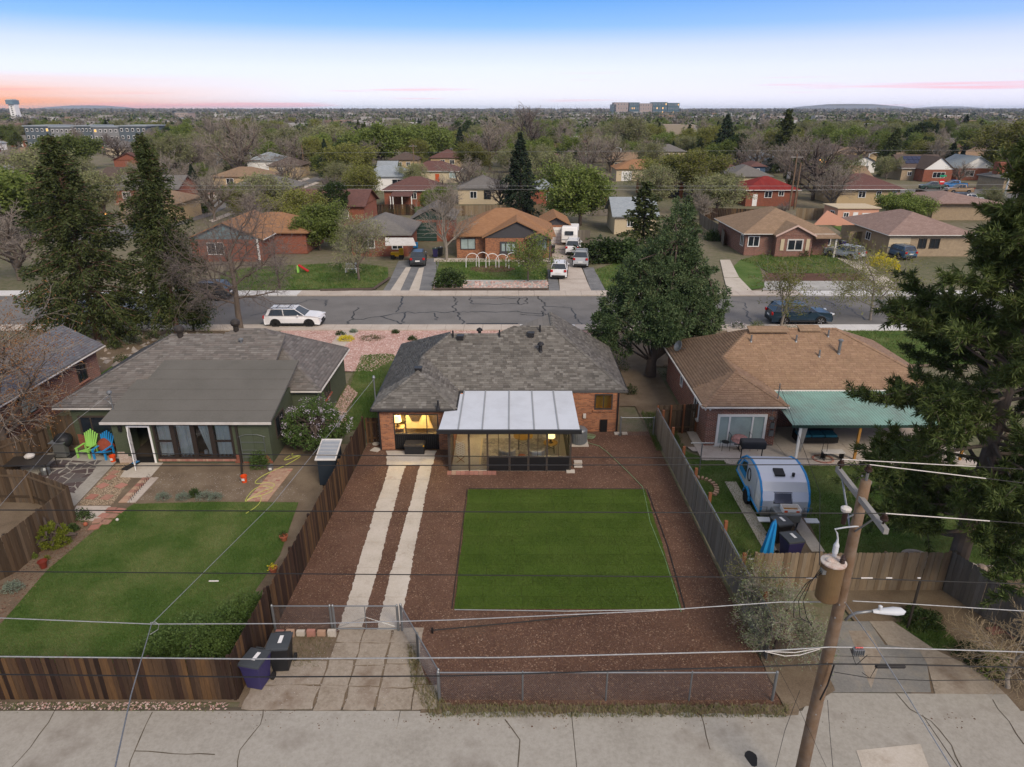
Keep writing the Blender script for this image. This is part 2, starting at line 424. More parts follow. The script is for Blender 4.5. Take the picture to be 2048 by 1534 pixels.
m_brT = M_brick('tan_brick',(.36,.27,.17),(.30,.22,.14),(.34,.29,.22))
m_tan = M_plain('tan_stucco',(.42,.32,.19),.9,var=.1)
m_cream = M_plain('cream_stucco',(.50,.42,.29),.9,var=.1)
m_white = M_plain('white_paint',(.74,.74,.73),.5,var=.06)
m_offw = M_plain('aged_white_paint',(.55,.53,.5),.6,var=.12,dirt=((.3,.26,.22),.5))
m_black = M_plain('black_paint',(.012,.012,.013),.45,var=.3)
m_dark = M_plain('dark_bronze_metal',(.035,.030,.026),.45,var=.2)
m_gutter = M_plain('black_gutter',(.022,.022,.024),.4,var=.2)
m_frame = M_plain('dark_window_frame',(.055,.045,.038),.5,var=.15)
m_gable = M_plain('dark_grey_siding',(.062,.060,.066),.8,var=.15)
m_green = M_plain('dark_green_siding',(.018,.045,.036),.7,var=.15)
m_bluew = M_plain('blue_siding',(.14,.21,.24),.8,var=.1)
m_pinkw = M_plain('pink_siding',(.55,.29,.20),.8,var=.08)
m_galv = M_plain('galvanised_steel',(.22,.235,.245),.45,metal=.6,var=.12)
m_alu = M_plain('aluminium_skin',(.62,.65,.70),.38,metal=.35,var=.07,scale=1.5)
m_awn = M_plain('white_aluminium_roof_panel',(.56,.60,.66),.42,metal=.1,var=.07,scale=.9,dirt=((.30,.31,.33),.35))
m_awns = M_plain('panel_seam',(.30,.32,.34),.5,metal=.2)
m_teal = M_plain('corrugated_green_fibreglass',(.20,.34,.29),.5,var=.25,scale=.9,dirt=((.17,.18,.165),.9))
m_woodp = M_random('weathered_cedar_boards',[(.075,.048,.028),(.115,.078,.048),(.055,.038,.024),(.15,.105,.066),(.09,.07,.052)],noise=.3,nscale=3,streak=(9,9,.8))
m_woodg = M_random('grey_aged_boards',[(.15,.135,.115),(.20,.18,.155),(.12,.105,.09),(.17,.15,.12)],noise=.25,nscale=3,streak=(9,9,.8))
m_woodt = M_random('tan_cedar_boards',[(.20,.145,.09),(.26,.20,.13),(.16,.115,.07),(.23,.185,.13),(.13,.09,.055)],noise=.25,nscale=3,streak=(9,9,.8))
m_woodd = M_random('dark_stained_boards',[(.030,.017,.012),(.055,.031,.021),(.022,.013,.010),(.075,.046,.028),(.13,.072,.032),(.04,.026,.02)],noise=.38,nscale=3,streak=(9,9,.8))
m_woodr = M_plain('red_brown_post',(.20,.075,.032),.8,var=.25)
m_woody = M_plain('yellow_cedar',(.34,.17,.04),.8,var=.25)
m_bark = M_plain('grey_bark',(.13,.105,.085),.95,var=.4,scale=4,bump=.6,fine=18)
m_barkp = M_plain('pale_bark',(.25,.22,.185),.95,var=.3,scale=4)
m_barkd = M_plain('dark_bark',(.075,.058,.048),.95,var=.35,scale=4,bump=.6,fine=18)
m_barkr = M_plain('reddish_brown_bark',(.14,.085,.06),.95,var=.35,scale=4)
m_twig = M_random('bare_twigs',[(.25,.215,.18),(.31,.27,.225),(.19,.165,.14)],noise=.1)
m_twigr = M_random('reddish_twigs',[(.165,.14,.128),(.21,.18,.163),(.125,.105,.096)],noise=.1)
m_glassd = M_glass('dark_window_glass',dark=(.010,.013,.018))
m_glassc = M_glass('clear_window_glass')
m_glassb = M_glass('pale_blinds_behind_glass',dark=(.20,.25,.25))
m_glasst = M_glass('tinted_trailer_glass',dark=(.05,.055,.075))
m_curt = M_plain('pale_curtain',(.56,.57,.50),.9,var=.12)
m_warm = M_emit('lamplit_room',(1.0,.52,.08),.55)
m_shade = M_emit('lit_lamp_shade',(1.0,.66,.26),2.2)
m_bulb = M_emit('string_bulb',(1.0,.45,.12),5)
m_red = M_emit('red_signal',(1.0,.04,.02),3)
m_tyre = M_plain('tyre_rubber',(.014,.014,.014),.85,var=.2)
m_rim = M_plain('alloy_rim',(.35,.35,.36),.35,metal=.7)
m_carg = M_glass('car_glass',dark=(.020,.026,.034))
m_trim = M_plain('black_plastic_trim',(.018,.018,.019),.6,var=.2)
m_tail = M_plain('tail_lamp_red',(.42,.012,.012),.25,var=.1)
m_head = M_plain('headlamp_lens',(.6,.62,.65),.15,var=.1)
m_orange = M_plain('orange_plastic',(.62,.07,.012),.5,var=.15)
m_terra = M_plain('terracotta',(.32,.10,.055),.8,var=.2)
m_purple = M_plain('purple_bin_plastic',(.035,.030,.10),.5,var=.15)
m_binlid = M_plain('dark_grey_lid',(.045,.052,.06),.5,var=.15)
m_blackp = M_plain('black_bin_plastic',(.016,.017,.019),.5,var=.25)
m_bluep = M_plain('bright_blue_plastic',(.02,.24,.55),.45,var=.1)
m_limep = M_plain('lime_green_plastic',(.28,.58,.12),.5,var=.1)
m_cloth = M_plain('rust_red_cloth',(.24,.055,.03),.9,var=.3,scale=8)
m_label = M_plain('white_sticker',(.7,.7,.7),.6,var=.05)
m_pole = M_plain('weathered_pole_wood',(.155,.10,.06),.9,var=.5,scale=2.5,bump=.8,fine=20,dirt=((.23,.20,.17),.7))
m_polex = M_plain('grey_crossarm_wood',(.24,.235,.225),.9,var=.3,scale=5,bump=.6,fine=20)
m_rust = M_plain('rusty_tank_steel',(.16,.105,.05),.6,metal=.2,var=.35,scale=3,dirt=((.10,.045,.02),.7))
m_rustl = M_plain('rusted_white_lid',(.50,.46,.42),.6,var=.2,scale=6,dirt=((.26,.075,.03),.95))
m_porc = M_plain('brown_porcelain',(.035,.02,.016),.25,var=.2)
m_wire = M_plain('black_cable',(.009,.009,.01),.6,var=.2)
m_wires = M_plain('bare_aluminium_cable',(.27,.28,.29),.5,metal=.2,var=.5,scale=9)
m_lamp = M_plain('lamp_housing_grey',(.52,.55,.58),.5,var=.08,scale=8)
m_hose = M_plain('yellow_green_hose',(.42,.45,.10),.5,var=.1)
m_hoseg = M_plain('green_hose',(.18,.28,.15),.5,var=.1)
m_solar = M_plain('solar_glass',(.015,.022,.055),.2,var=.2,scale=6)
m_yel = M_plain('yellow_plastic',(.60,.34,.01),.5,var=.1)
m_lfA = M_leaf('juniper_foliage',[(.018,.036,.015),(.042,.076,.030),(.075,.118,.048),(.12,.165,.075),(.135,.13,.055)],trans=.12,big=.05)
m_lfP = M_leaf('pine_needles',[(.026,.044,.013),(.056,.084,.022),(.092,.125,.034),(.14,.16,.05)],trans=.12,big=.1)
m_lfF = M_leaf('fir_needles',[(.024,.036,.013),(.046,.064,.020),(.070,.088,.028),(.10,.10,.034)],trans=.12,big=.15)
m_lfS = M_leaf('spruce_needles',[(.010,.022,.013),(.022,.040,.021),(.036,.058,.030),(.050,.070,.038)],trans=.12,big=.2)
m_lfG = M_leaf('fresh_green_leaves',[(.07,.10,.02),(.12,.165,.035),(.17,.215,.055),(.22,.26,.08)],trans=.3,big=.25)
m_lfY = M_leaf('yellow_green_buds',[(.12,.13,.03),(.18,.19,.045),(.24,.25,.07)],trans=.3,big=.25)
m_lfB = M_leaf('grey_green_buds',[(.14,.15,.065),(.20,.215,.095),(.27,.28,.14)],trans=.2,big=.2)
m_lfO = M_leaf('orange_brown_buds',[(.20,.09,.035),(.28,.14,.055),(.17,.10,.05)],trans=.2,big=.1)
m_lfD = M_leaf('dark_shrub_leaves',[(.018,.036,.010),(.035,.062,.018),(.055,.085,.025),(.08,.11,.035)],trans=.2,big=.25)
m_lfL = M_leaf('lilac_leaves',[(.045,.085,.02),(.08,.13,.034),(.12,.175,.052)],trans=.25,big=.1)
m_lfW = M_leaf('whitish_blossom',[(.42,.38,.42),(.55,.5,.56),(.35,.28,.38)],trans=.2,big=.1)
m_lfX = M_leaf('yellow_blossom',[(.5,.42,.02),(.62,.55,.05)],trans=.2,big=.1)
m_lfT = M_leaf('silver_shrub_leaves',[(.13,.17,.13),(.20,.25,.19),(.26,.30,.24)],trans=.2,big=.1)
m_lfM = M_leaf('maroon_leaves',[(.12,.03,.05),(.17,.05,.075)],trans=.2,big=.1)
def M_paint(name,col): return M_plain(name,col,.3,var=.03,spec=.4,coat=.25)
rng = np.random.default_rng(7)
rnd = random.Random(11)
# GROUND
def sheet(name,pts,z,mat,kind='structure',parent=None,sub=0,**kw):
 b = MB(); b.add([(float(p[0]),float(p[1]),z) for p in pts],[tuple(range(len(pts)))])
 return b.build(name,mat,parent,kind=kind,**kw)
def in_poly(px,py,poly):
 poly = [(float(a[0]),float(a[1])) for a in poly]; c = np.zeros(len(px),bool); j = len(poly)-1
 for i in range(len(poly)):
  xi,yi = poly[i]; xj,yj = poly[j]
  if yi != yj: c ^= ((yi > py) != (yj > py)) & (px < (xj-xi)*(py-yi)/(yj-yi)+xi)
  j = i
 return c
def scatter(poly,n,holes=()):
 P = np.array([(float(a[0]),float(a[1])) for a in poly]); lo = P.min(0); hi = P.max(0)
 q = rng.uniform(lo,hi,(n,2)); k = in_poly(q[:,0],q[:,1],poly)
 for h in holes: k &= ~in_poly(q[:,0],q[:,1],h)
 return q[k]
def blades(name,poly,dens,h,w,mat,label=None,cat='grass',holes=(),z=0.0,parent=None,rows=0):
 P = np.array([(float(a[0]),float(a[1])) for a in poly]); area = np.prod(P.max(0)-P.min(0))
 q = scatter(poly,int(area*dens),holes); n = len(q)
 t = rng.uniform(0,2*np.pi,n); hh = h*rng.uniform(.5,1.3,n)*(1-.2*rows*((q[:,1] % 1.3) < .65)); lean = rng.normal(0,.4,(n,2))*hh[:,None]
 dx = np.cos(t)*w; dy = np.sin(t)*w
 A = np.stack([q[:,0]-dx,q[:,1]-dy,np.full(n,z)],1); B = np.stack([q[:,0]+dx,q[:,1]+dy,np.full(n,z)],1)
 C = np.stack([q[:,0]+lean[:,0],q[:,1]+lean[:,1],z+hh],1)
 V = np.stack([A,B,C],1).reshape(-1,3)
 return np_obj(name,V,np.arange(3*n).reshape(-1,3),mat,parent=parent,kind='stuff',label=label,cat=None if parent else cat)
def chips(name,poly,dens,size,mat,label=None,cat='gravel',holes=(),z=0.0,flat=.35,kind='stuff',parent=None):
 """small four-faced lumps"""
 P = np.array([(float(a[0]),float(a[1])) for a in poly]); area = np.prod(P.max(0)-P.min(0))
 q = scatter(poly,int(area*dens),holes); n = len(q)
 t = rng.uniform(0,2*np.pi,n); s_ = size*rng.uniform(.5,1.4,n); e = rng.uniform(.35,1,n)
 ux = np.cos(t)*s_; uy = np.sin(t)*s_; vx = -np.sin(t)*s_*e; vy = np.cos(t)*s_*e; hh = s_*flat*rng.uniform(.4,1.4,n)
 z0 = np.full(n,z)
 V = np.stack([np.stack([q[:,0]+ux,q[:,1]+uy,z0],1),np.stack([q[:,0]+vx,q[:,1]+vy,z0],1),np.stack([q[:,0]-ux,q[:,1]-uy,z0],1),
     np.stack([q[:,0]-vx,q[:,1]-vy,z0],1),np.stack([q[:,0]+rng.normal(0,.2,n)*s_,q[:,1]+rng.normal(0,.2,n)*s_,z0+hh],1)],1).reshape(-1,3)
 F = np.array([[0,1,4],[1,2,4],[2,3,4],[3,0,4]])[None]+5*np.arange(n)[:,None,None]
 return np_obj(name,V,F.reshape(-1,3),mat,parent=parent,kind=kind,label=label,cat=None if parent else cat)
sheet('ground',[(-9000,-60),(9000,-60),(9000,14000),(-9000,14000)],-0.06,m_earth)
# alley with its concrete slabs
KY = 15.55                                       # far edge of the alley
alley = sheet('alley',[(-60,2),(60,2),(60,15.7),(-60,15.7)],0.0,m_joint)
xs = [-60,-36,-24,-3.4,1.8,12.4,23,33,60]
for i in range(len(xs)-1):
 a,c = xs[i]+.012,xs[i+1]-.012
 for y0,y1 in ((2,9.0),(9.03,KY)):
  b = MB(); k0 = rnd.uniform(-.12,.12); k1 = rnd.uniform(-.12,.12)
  b.prism([(a+k0,y0),(c+k1,y0),(c,y1),(a,y1)],-.05,.012+rnd.uniform(0,.006))
  b.build('slab',m_conc,alley)
b = MB(); q_ = [G(1712,1502),G(1840,1489),G(1866,1560),G(1735,1570)]
b.prism([(p[0],p[1]) for p in q_],.0,.03); b.build('patch_slab',m_conc2,alley)
def cracks(name,lines,w,z,mat,parent):
 b = MB()
 for L in lines:
  pts = [G(u,v) for u,v in L]
  fine = []
  for i in range(len(pts)-1):
   n = max(1,int(np.linalg.norm(pts[i+1]-pts[i])/.35))
   for k in range(n): fine.append(pts[i]+(pts[i+1]-pts[i])*k/n)
  fine.append(pts[-1])
  fine = [p+np.array([rnd.gauss(0,w*.9),rnd.gauss(0,w*.9),0]) if 0 < i < len(fine)-1 else p for i,p in enumerate(fine)]
  V = []; F = []
  for i,p in enumerate(fine):
   d = fine[min(i+1,len(fine)-1)]-fine[max(i-1,0)]; d = d/(np.linalg.norm(d)+1e-9)
   nn = np.array([-d[1],d[0],0])*w*rnd.uniform(.35,.65)
   V += [tuple(p+nn+[0,0,z]),tuple(p-nn+[0,0,z])]
   if i: F.append((2*i-2,2*i,2*i+1,2*i-1))
  b.add(V,F)
 return b.build(name,mat,parent,kind='stuff')
cracks('crack',[[(115,1412),(95,1445),(60,1495),(15,1545)],[(527,1412),(520,1450),(480,1500),(475,1545)],[(305,1425),(290,1455),(270,1500),(255,1550)],
 [(270,1503),(350,1508),(430,1510)],[(1790,1385),(1820,1420),(1860,1440),(1900,1490),(1925,1540)],[(1010,1440),(1040,1480),(1035,1545)],[(1400,1425),(1420,1500)],
 [(1985,1400),(2048,1490)]],.028,.022,m_joint,alley)
b = MB(); c_ = G(1503,1518)
b.prism([(c_[0]+.16*math.cos(t)*(1+.2*math.sin(3*t)),c_[1]+.26*math.sin(t)) for t in np.linspace(0,6.1,14)],.0,.021); b.build('oil_stain',m_black,alley,kind='stuff')
# back yard of the middle house: mulch, concrete wheel tracks, sod
FLX = lambda y: -8.35 + (y-17.6)*.03        # left wooden fence line
mulch_poly = [(-8.35,18.95),(-7.9,33.5),(-7.02,33.5),(-7.02,32.74),(-3.05,32.74),(-3.05,31),(3.1,31),(3.1,34.96),(7.9,34.96),(8.3,15.75),(-2.2,15.75),(-3.85,18.95)]
sheet('mulch_bed',mulch_poly,0.004,m_mulch)
trackL = [(780,925),(812,925),(722,1262),(676,1262)]
trackR = [(842,925),(864,925),(798,1262),(752,1262)]
apron = [(772,902),(872,902),(866,930),(776,930)]
def poly_px(L): return [G(u,v)[:2] for u,v in L]
def ragged(P,step,amp):
 out = []
 for i in range(len(P)):
  a = np.array(P[i]); b_ = np.array(P[(i+1) % len(P)]); n = max(1,int(np.linalg.norm(b_-a)/step))
  for k in range(n): out.append(a+(b_-a)*k/n+np.array([rnd.gauss(0,amp),rnd.gauss(0,amp)]))
 return out
drive = thing('concrete_wheel_track_drive','two pale concrete wheel strips crossing the mulch from house to wire gate','driveway',(-5,25,0),world=True)
holesM = []
for L in (trackL,trackR):
 P = poly_px(L); holesM.append(P)
 ys = sorted(p[1] for p in P); y0,y1 = ys[0],ys[-1]
 left = sorted([p for p in P[:]],key=lambda p: p[1])
 xa = np.array([[p[1],p[0]] for p in P])
 cx = np.mean(xa[:,1])
 half = len(P)//2
 near = G(L[0][0],L[0][1])
 def border(Y_,side):
  xsx = []
  for i in range(len(P)):
   a = P[i]; c = P[(i+1) % len(P)]
   if (a[1]-Y_)*(c[1]-Y_) <= 0 and a[1] != c[1]: xsx.append(a[0]+(c[0]-a[0])*(Y_-a[1])/(c[1]-a[1]))
  return (min(xsx) if side < 0 else max(xsx)) if xsx else None
 cuts = np.linspace(y0+.02,y1-.02,8); ph = rnd.uniform(0,6); wv = lambda t,k: .03*math.sin(t*1.1+ph+k)*math.sin(t*.43+k*2)+.012*math.sin(t*13.1+k*3)*math.sin(t*2.3+ph)+rnd.gauss(0,.014)
 for i in range(7):
  a,c = cuts[i]+.01,cuts[i+1]-.01; n = 22
  Lf = [(border(t,-1)+wv(t,1),t) for t in np.linspace(a,c,n)]; Rt = [(border(t,1)+wv(t,2),t) for t in np.linspace(c,a,n)]
  b = MB(); b.prism(Rt+Lf,0,.022); b.build('slab',m_conc2,drive)
b = MB(); b.prism(ragged(poly_px(apron),.25,.03),0,.03); b.build('slab',m_conc2,drive); holesM.append(poly_px(apron))
sod_poly = [G(937,980)[:2],G(1291,980)[:2],G(1360,1217)[:2],G(910,1217)[:2]]
sod_poly = [(-2.08,28.55),(6.42,28.55),(6.22,20.12),(-2.12,20.12)]
lawn = thing('sod_lawn','square lawn of bright fresh sod strips set into the brown mulch','lawn',(2,24.3,0),world=True)
nrow = 13
for i in range(nrow):
 a = 20.12+i*(8.43/nrow); c = a+8.43/nrow-.012; x = -2.1; off = rnd.uniform(.6,1.5)
 e0 = .08*math.sin(i*1.3)
 cuts = [-2.12+e0*.3] + [v for v in np.arange(-2.12+off,6.1,1.45)] + [6.22+.2*(i/nrow)+e0*.3]
 for k in range(len(cuts)-1):
  b = MB(); b.box(cuts[k]+.006,a,0,cuts[k+1]-.006,c,.035+rnd.uniform(0,.008)); b.build('sod_strip',m_sod,lawn)
blades('grass_blades',sod_poly,1500,.055,.007,m_sodb,holes=(),z=.034,parent=lawn,rows=1)
b = MB()
b.tube([(-2.1,20.06,.03),(2,19.98,.03),(6.3,20.08,.03)],.022,5); b.build('steel_edging',m_galv,lawn)
b = MB(); b.tube([(6.34,20.1,.03),(6.52,24,.03),(6.5,28.6,.03)],.02,5); b.tube([(-2.2,20.1,.03),(-2.16,28.6,.03)],.015,5); b.tube([(-2.1,28.64,.03),(6.45,28.62,.03)],.015,5); b.build('dark_edging',m_trim,lawn)
chips('bark_chips',mulch_poly,480,.028,m_chip,'reddish brown shredded bark mulch covering the middle back yard','mulch',holes=[sod_poly]+holesM,z=.004)
ap = thing('cracked_concrete_apron','worn cracked concrete apron with dirt and weeds between the wire gate and the alley','driveway',(-5.5,17,0),world=True)
gx = [(-8.3,-6.1),(-6.08,-5.2),(-5.18,-4.2),(-4.18,-3.1),(-3.08,-2.3)]
for i,(a,c) in enumerate(gx):
 yy = [15.57,16.5+rnd.uniform(-.1,.1),17.5+rnd.uniform(-.15,.15),18.4,19.15]
 for k in range(4):
  if i == 0 and k > 1: continue
  if i == 4 and k > 1: continue
  b = MB(); b.prism(ragged([(a+.02,yy[k]+.02),(c-.02-(.4 if i == 4 and k else 0),yy[k]+.02),(c-.02-(.7 if i == 4 and k else 0),yy[k+1]-.02),(a+.02,yy[k+1]-.02)],.3,.018),-.05,.016+rnd.uniform(0,.02)); b.build('slab',m_concd,ap)
sheet('soil',[(-8.4,15.7),(-2.2,15.7),(-3.75,19.0),(-8.4,19.0)],.003,m_dirt)
weeds1 = [(-8.1,17.3),(-6.3,17.3),(-6.1,18.9),(-8.2,18.9)]
blades('dry_weeds',weeds1,260,.12,.008,m_dry,'straw coloured dry weeds behind the two wheeled bins','weeds')
blades('dry_weeds',[(-2.5,15.3),(8.3,15.3),(8.6,15.75),(-2.0,15.75),(-2.9,17),(-3.3,18.3),(-3.6,18.3),(-3.2,16.6)],620,.15,.012,m_dry,'strip of dry weeds along the foot of the alley wire fence','weeds',z=.02)
chips('leaf_litter',[(-9,14.9),(14,14.9),(14,15.55),(-9,15.55)],22,.03,m_chip,'bits of bark and leaves strewn on the alley edge','litter',z=.014)
chips('dirt_crumbs',[(-8.2,15.6),(-2.6,15.6),(-3.8,19),(-6.4,19)],60,.02,m_stone,'grit and small stones on the cracked apron','grit',z=.03)
sheet('soil',ragged([(-2.7,15.5),(8.6,15.4),(10.2,16.3),(10.2,21),(8.3,22),(8.3,15.76),(-2.2,15.76),(-3.4,18)],.25,.05),.026,m_dirt)
# left garden
left_lawn = [G(0,1250)[:2],G(95,1140)[:2],G(215,1040)[:2],G(268,1008)[:2],G(420,1004)[:2],G(597,1005)[:2],G(560,1110)[:2],G(505,1190)[:2],(-8.75,17.7),(-8.75,16.3),(-22,16.3),(-24,18)]
sheet('soil',[(-40,15.9),(-8.4,15.9),(-7.95,33.4),(-11.5,33.4),(-40,33.4)],.002,m_dirt)
sheet('lawn',left_lawn,.010,m_grass)
blades('grass_blades',left_lawn,900,.06,.009,m_blade,'thick green lawn with paler patches in the left back garden','grass',z=.01)
chips('pink_gravel',[(-24,15.6),(-8.7,15.6),(-8.7,15.88),(-24,15.88)],260,.036,m_pink,'pink white stones scattered along the foot of the dark alley fence','gravel',z=.012)
blades('weeds',[(-22,15.5),(-8.7,15.5),(-8.7,15.8),(-22,15.8)],120,.12,.012,m_blade,'green weeds sprouting at the foot of the dark alley fence','weeds')
chips('bark_chips',[G(0,1250)[:2],G(215,1040)[:2],G(190,1010)[:2],G(120,1060)[:2],G(0,1170)[:2]],200,.04,m_chip,'brown bark chips in the bed beside the left fence','mulch')
chips('fine_gravel',[G(300,945)[:2],G(560,945)[:2],G(620,1000)[:2],G(270,1000)[:2]],60,.03,m_stone,'small stones scattered on the bare soil before the green house','gravel')
patio = thing('flagstone_patio','dark flagstones in pale mortar on the patio before the green brick house','patio',(-20.5,29.5,0),world=True)
pp = poly_px([(40,935),(105,903),(170,905),(240,916),(228,929),(150,1012),(90,1010)])
b = MB(); b.prism(pp,0,.03); b.build('mortar_bed',m_conc,patio)
gq = {}
A0,A1,A2 = np.array(G(208,922)[:2]),np.array(G(112,920)[:2]),np.array(G(45,985)[:2])
for i in range(7):
 for k in range(8): gq[i,k] = A1+(A0-A1)*(i/6)+(A2-A1)*(k/7)+np.array([rnd.gauss(0,.11),rnd.gauss(0,.13)])*(.6 if i in (0,6) else 1)
for i in range(6):
 for k in range(7):
  if (i+k*2) % 5 == 3 and i < 5: continue
  i2 = i+2 if (i+1 < 6 and (i+1+k*2) % 5 == 3) else i+1
  Q = [gq[i,k],gq[i2,k],(gq[i2,k]+gq[i2,k+1])/2+rnd.gauss(0,.05),gq[i2,k+1],gq[i,k+1]]; c0 = sum(Q)/5
  b = MB(); b.prism([tuple(c0+(q-c0)*(1-.05/np.linalg.norm(q-c0)*1.1)) for q in Q][::-1],rnd.uniform(.015,.02),rnd.uniform(.036,.048)); b.build('flagstone',m_flag,patio)
pea = poly_px([(230,930),(262,920),(310,925),(262,958),(224,1010),(153,1012)])
sheet('pea_gravel_bed',pea,.008,m_dirt)
chips('pea_gravel',pea,700,.028,m_pea,'tan pea gravel between red stepping stones beside the left patio','gravel',z=.008)
steps = thing('red_paver_path','red and tan square pavers leading from the white door to the lawn','path',(-18.3,28,0),world=True)
for (u,v,s_) in ((220,955,.3),(205,972,.3),(242,972,.3),(184,994,.3),(214,995,.3),(320,922,.25),(228,945,.25)):
 p = G(u,v); a = .5+rnd.uniform(-.2,.2)
 b = MB(); b.prism([(p[0]+s_*math.cos(a+k*math.pi/2),p[1]+s_*math.sin(a+k*math.pi/2)) for k in range(4)],0,.035); b.build('stepping_stone',m_paver,steps)
pa,pb_ = G(285,956)[:2],G(236,1006)[:2]
for k in range(8):
 c0 = pa+(pb_-pa)*(k+.5)/8; d = (pb_-pa)/8
 for j,off in enumerate((-.42,-.02)):
  nrm_ = np.array([d[1],-d[0]])/np.linalg.norm(d)*-1
  e0 = c0-nrm_*(off+.0)-d*.48; e1 = c0-nrm_*(off)+d*.48; e2 = c0-nrm_*(off-.38)+d*.48; e3 = c0-nrm_*(off-.38)-d*.48
  b = MB(); b.prism([e0,e1,e2,e3][::-1],0,.04); b.build('paver',(m_paver if (k+j) % 2 else m_tanpav) if j else m_walk,steps)
for i,(u,v) in enumerate(((222,1020),(240,1022),(208,1032),(225,1033),(197,1042),(212,1045),(190,1055))):
 p = G(u,v); b = MB(); b.cbox((p[0],p[1],.02),(.42,.36,.04),rz=rnd.uniform(-.2,.2)); b.build('paver',m_paver,steps)
b = MB(); q_ = poly_px([(262,924),(326,926),(300,956),(240,955)]); b.prism(q_,0,.028); b.build('door_slab',m_conc2,steps)
b = MB(); q_ = poly_px([(153,1013),(222,1013),(196,1043),(140,1040)]); b.prism(q_,0,.037); b.build('slab',m_walk,steps)
brick_walk = thing('tan_brick_walk','narrow tan brick walk beside the striped-lid shed in the left garden','path',(-10.8,28.5,0),world=True)
A_,B_ = G(565,938)[:2],G(512,1003)[:2]
nb = 22
for k in range(nb):
 for j in range(5):
  c0 = A_+(B_-A_)*(k+.5)/nb+np.array([j*.2-.35,0]); L = np.linalg.norm(B_-A_)/nb
  b = MB(); b.cbox((c0[0],c0[1],.018),(.192,L-.01,.036)); b.build('brick',m_tanpav if rnd.random() < .8 else m_paver,brick_walk)
# right garden
right_lawn = [(8.75,19.3),(8.9,33),(10.2,31.6),(22,31.2),(30,31.2),(30,24.5),(22,22.3),(17,21.3),(12.1,21.3),(10.6,21.3)]
sheet('lawn',right_lawn,.006,m_grass)
drt = [G(1545,1085)[:2],G(1610,1030)[:2],G(1655,1120)[:2],G(1640,1165)[:2],G(1570,1165)[:2]]
blades('grass_blades',right_lawn,700,.07,.009,m_blade,'dark green lawn around the teardrop trailer','grass',z=.006,holes=[drt])
sheet('soil',drt,.012,m_dirt)
patioR = thing('concrete_patio','plain concrete patio slab along the back of the tan roofed house','patio',(15,32,0),world=True)
for a,c in ((9.9,14.4),(14.42,18),(18.02,24)):
 b = MB(); b.box(a,30.95 if a > 14 else 31.5,0,c,35.5,.06); b.build('slab',m_walk,patioR)
b = MB(); b.prism(poly_px([(1445,918),(1478,918),(1472,930),(1452,928)]),0,.04); b.build('stepping_slab',m_walk,patioR)
b = MB(); b.prism(poly_px([(1375,895),(1400,895),(1402,903),(1385,903)]),0,.04); b.build('stepping_slab',m_walk,patioR)
trk = thing('trailer_parking_strips','two narrow concrete strips under the teardrop trailer wheels','driveway',(11.6,26,0),world=True)
for a in (10.45,12.4):
 b = MB(); b.box(a,23.6,0,a+.55,29.3,.03); b.build('slab',m_conc2,trk)
flag = thing('red_flagstone_path','red flagstones in the soil at the far right garden edge','path',(19,20,0),world=True)
for (u,v) in ((2002,1248),(2028,1240),(2040,1226),(2020,1262),(2044,1252),(1990,1262),(2035,1275)):
 p = G(u,v); b = MB(); b.cbox((p[0],p[1],.03),(.5,.32,.05),rz=rnd.uniform(-.6,.3)); b.build('flagstone',m_paver,flag)
sheet('soil',[(12.1,21.3),(17,21.3),(22,22.3),(30,24.5),(40,24.5),(40,12),(14.5,14.4),(12.6,15.4)],.002,m_dirt)
m_pad = M_ground('worn_asphalt_pad',[(.15,.148,.14),(.20,.197,.185),(.26,.25,.235)],(.8,12),stain=((.28,.25,.2),1.2,.5,.6))
dr = thing('patched_driveway','patched concrete and asphalt drive between the cedar gate and the alley','driveway',(13,18,0),world=True)
for P_,mt in (([(1668,1248),(1740,1252),(1790,1290),(1850,1370),(1855,1400),(1640,1400)],m_grav),([(1745,1252),(1790,1258),(1900,1372),(1870,1402),(1840,1385)],m_conc),
    ([(1795,1262),(1850,1290),(1925,1345),(1960,1400),(1875,1402)],m_conc2),([(1700,1252),(1745,1252),(1780,1300),(1745,1370)],m_conc2)):
 pass
def piece(P_,z,mt): b = MB(); b.prism(poly_px(P_),0,z); b.build('slab',mt,dr)
piece([(1676,1243),(1738,1243),(1770,1290),(1850,1300),(1862,1385),(1625,1385),(1640,1310)],.012,m_pad)
piece([(1738,1243),(1785,1243),(1870,1300),(1965,1345),(2010,1388),(1870,1388),(1855,1330),(1838,1300),(1775,1290)],.018,m_concd)
piece([(1697,1262),(1738,1262),(1765,1310),(1742,1378)],.016,m_concd)
piece([(1625,1386),(2012,1389),(2048,1430),(1600,1430)],.014,m_conc)
g_ = [G(1790,1245)[:2],G(1870,1240)[:2],G(1935,1305)[:2],G(1870,1300)[:2]]
sheet('lawn',g_,.012,m_grass)
blades('grass_blades',g_,700,.14,.01,m_blade,'rough green grass in the corner of the cedar fence','grass',z=.012)
sheet('side_yard',[(7.8,33),(10.2,33),(10.2,54),(6.6,54),(6.6,38.5),(7.6,38.5)],.004,m_dirt)
blades('grass_blades',[(7.75,32.6),(9.3,32.6),(9.3,37.5),(7.75,37.5)],500,.22,.012,m_blade,'tall green weeds between the middle house and the right fence','grass',z=.004)
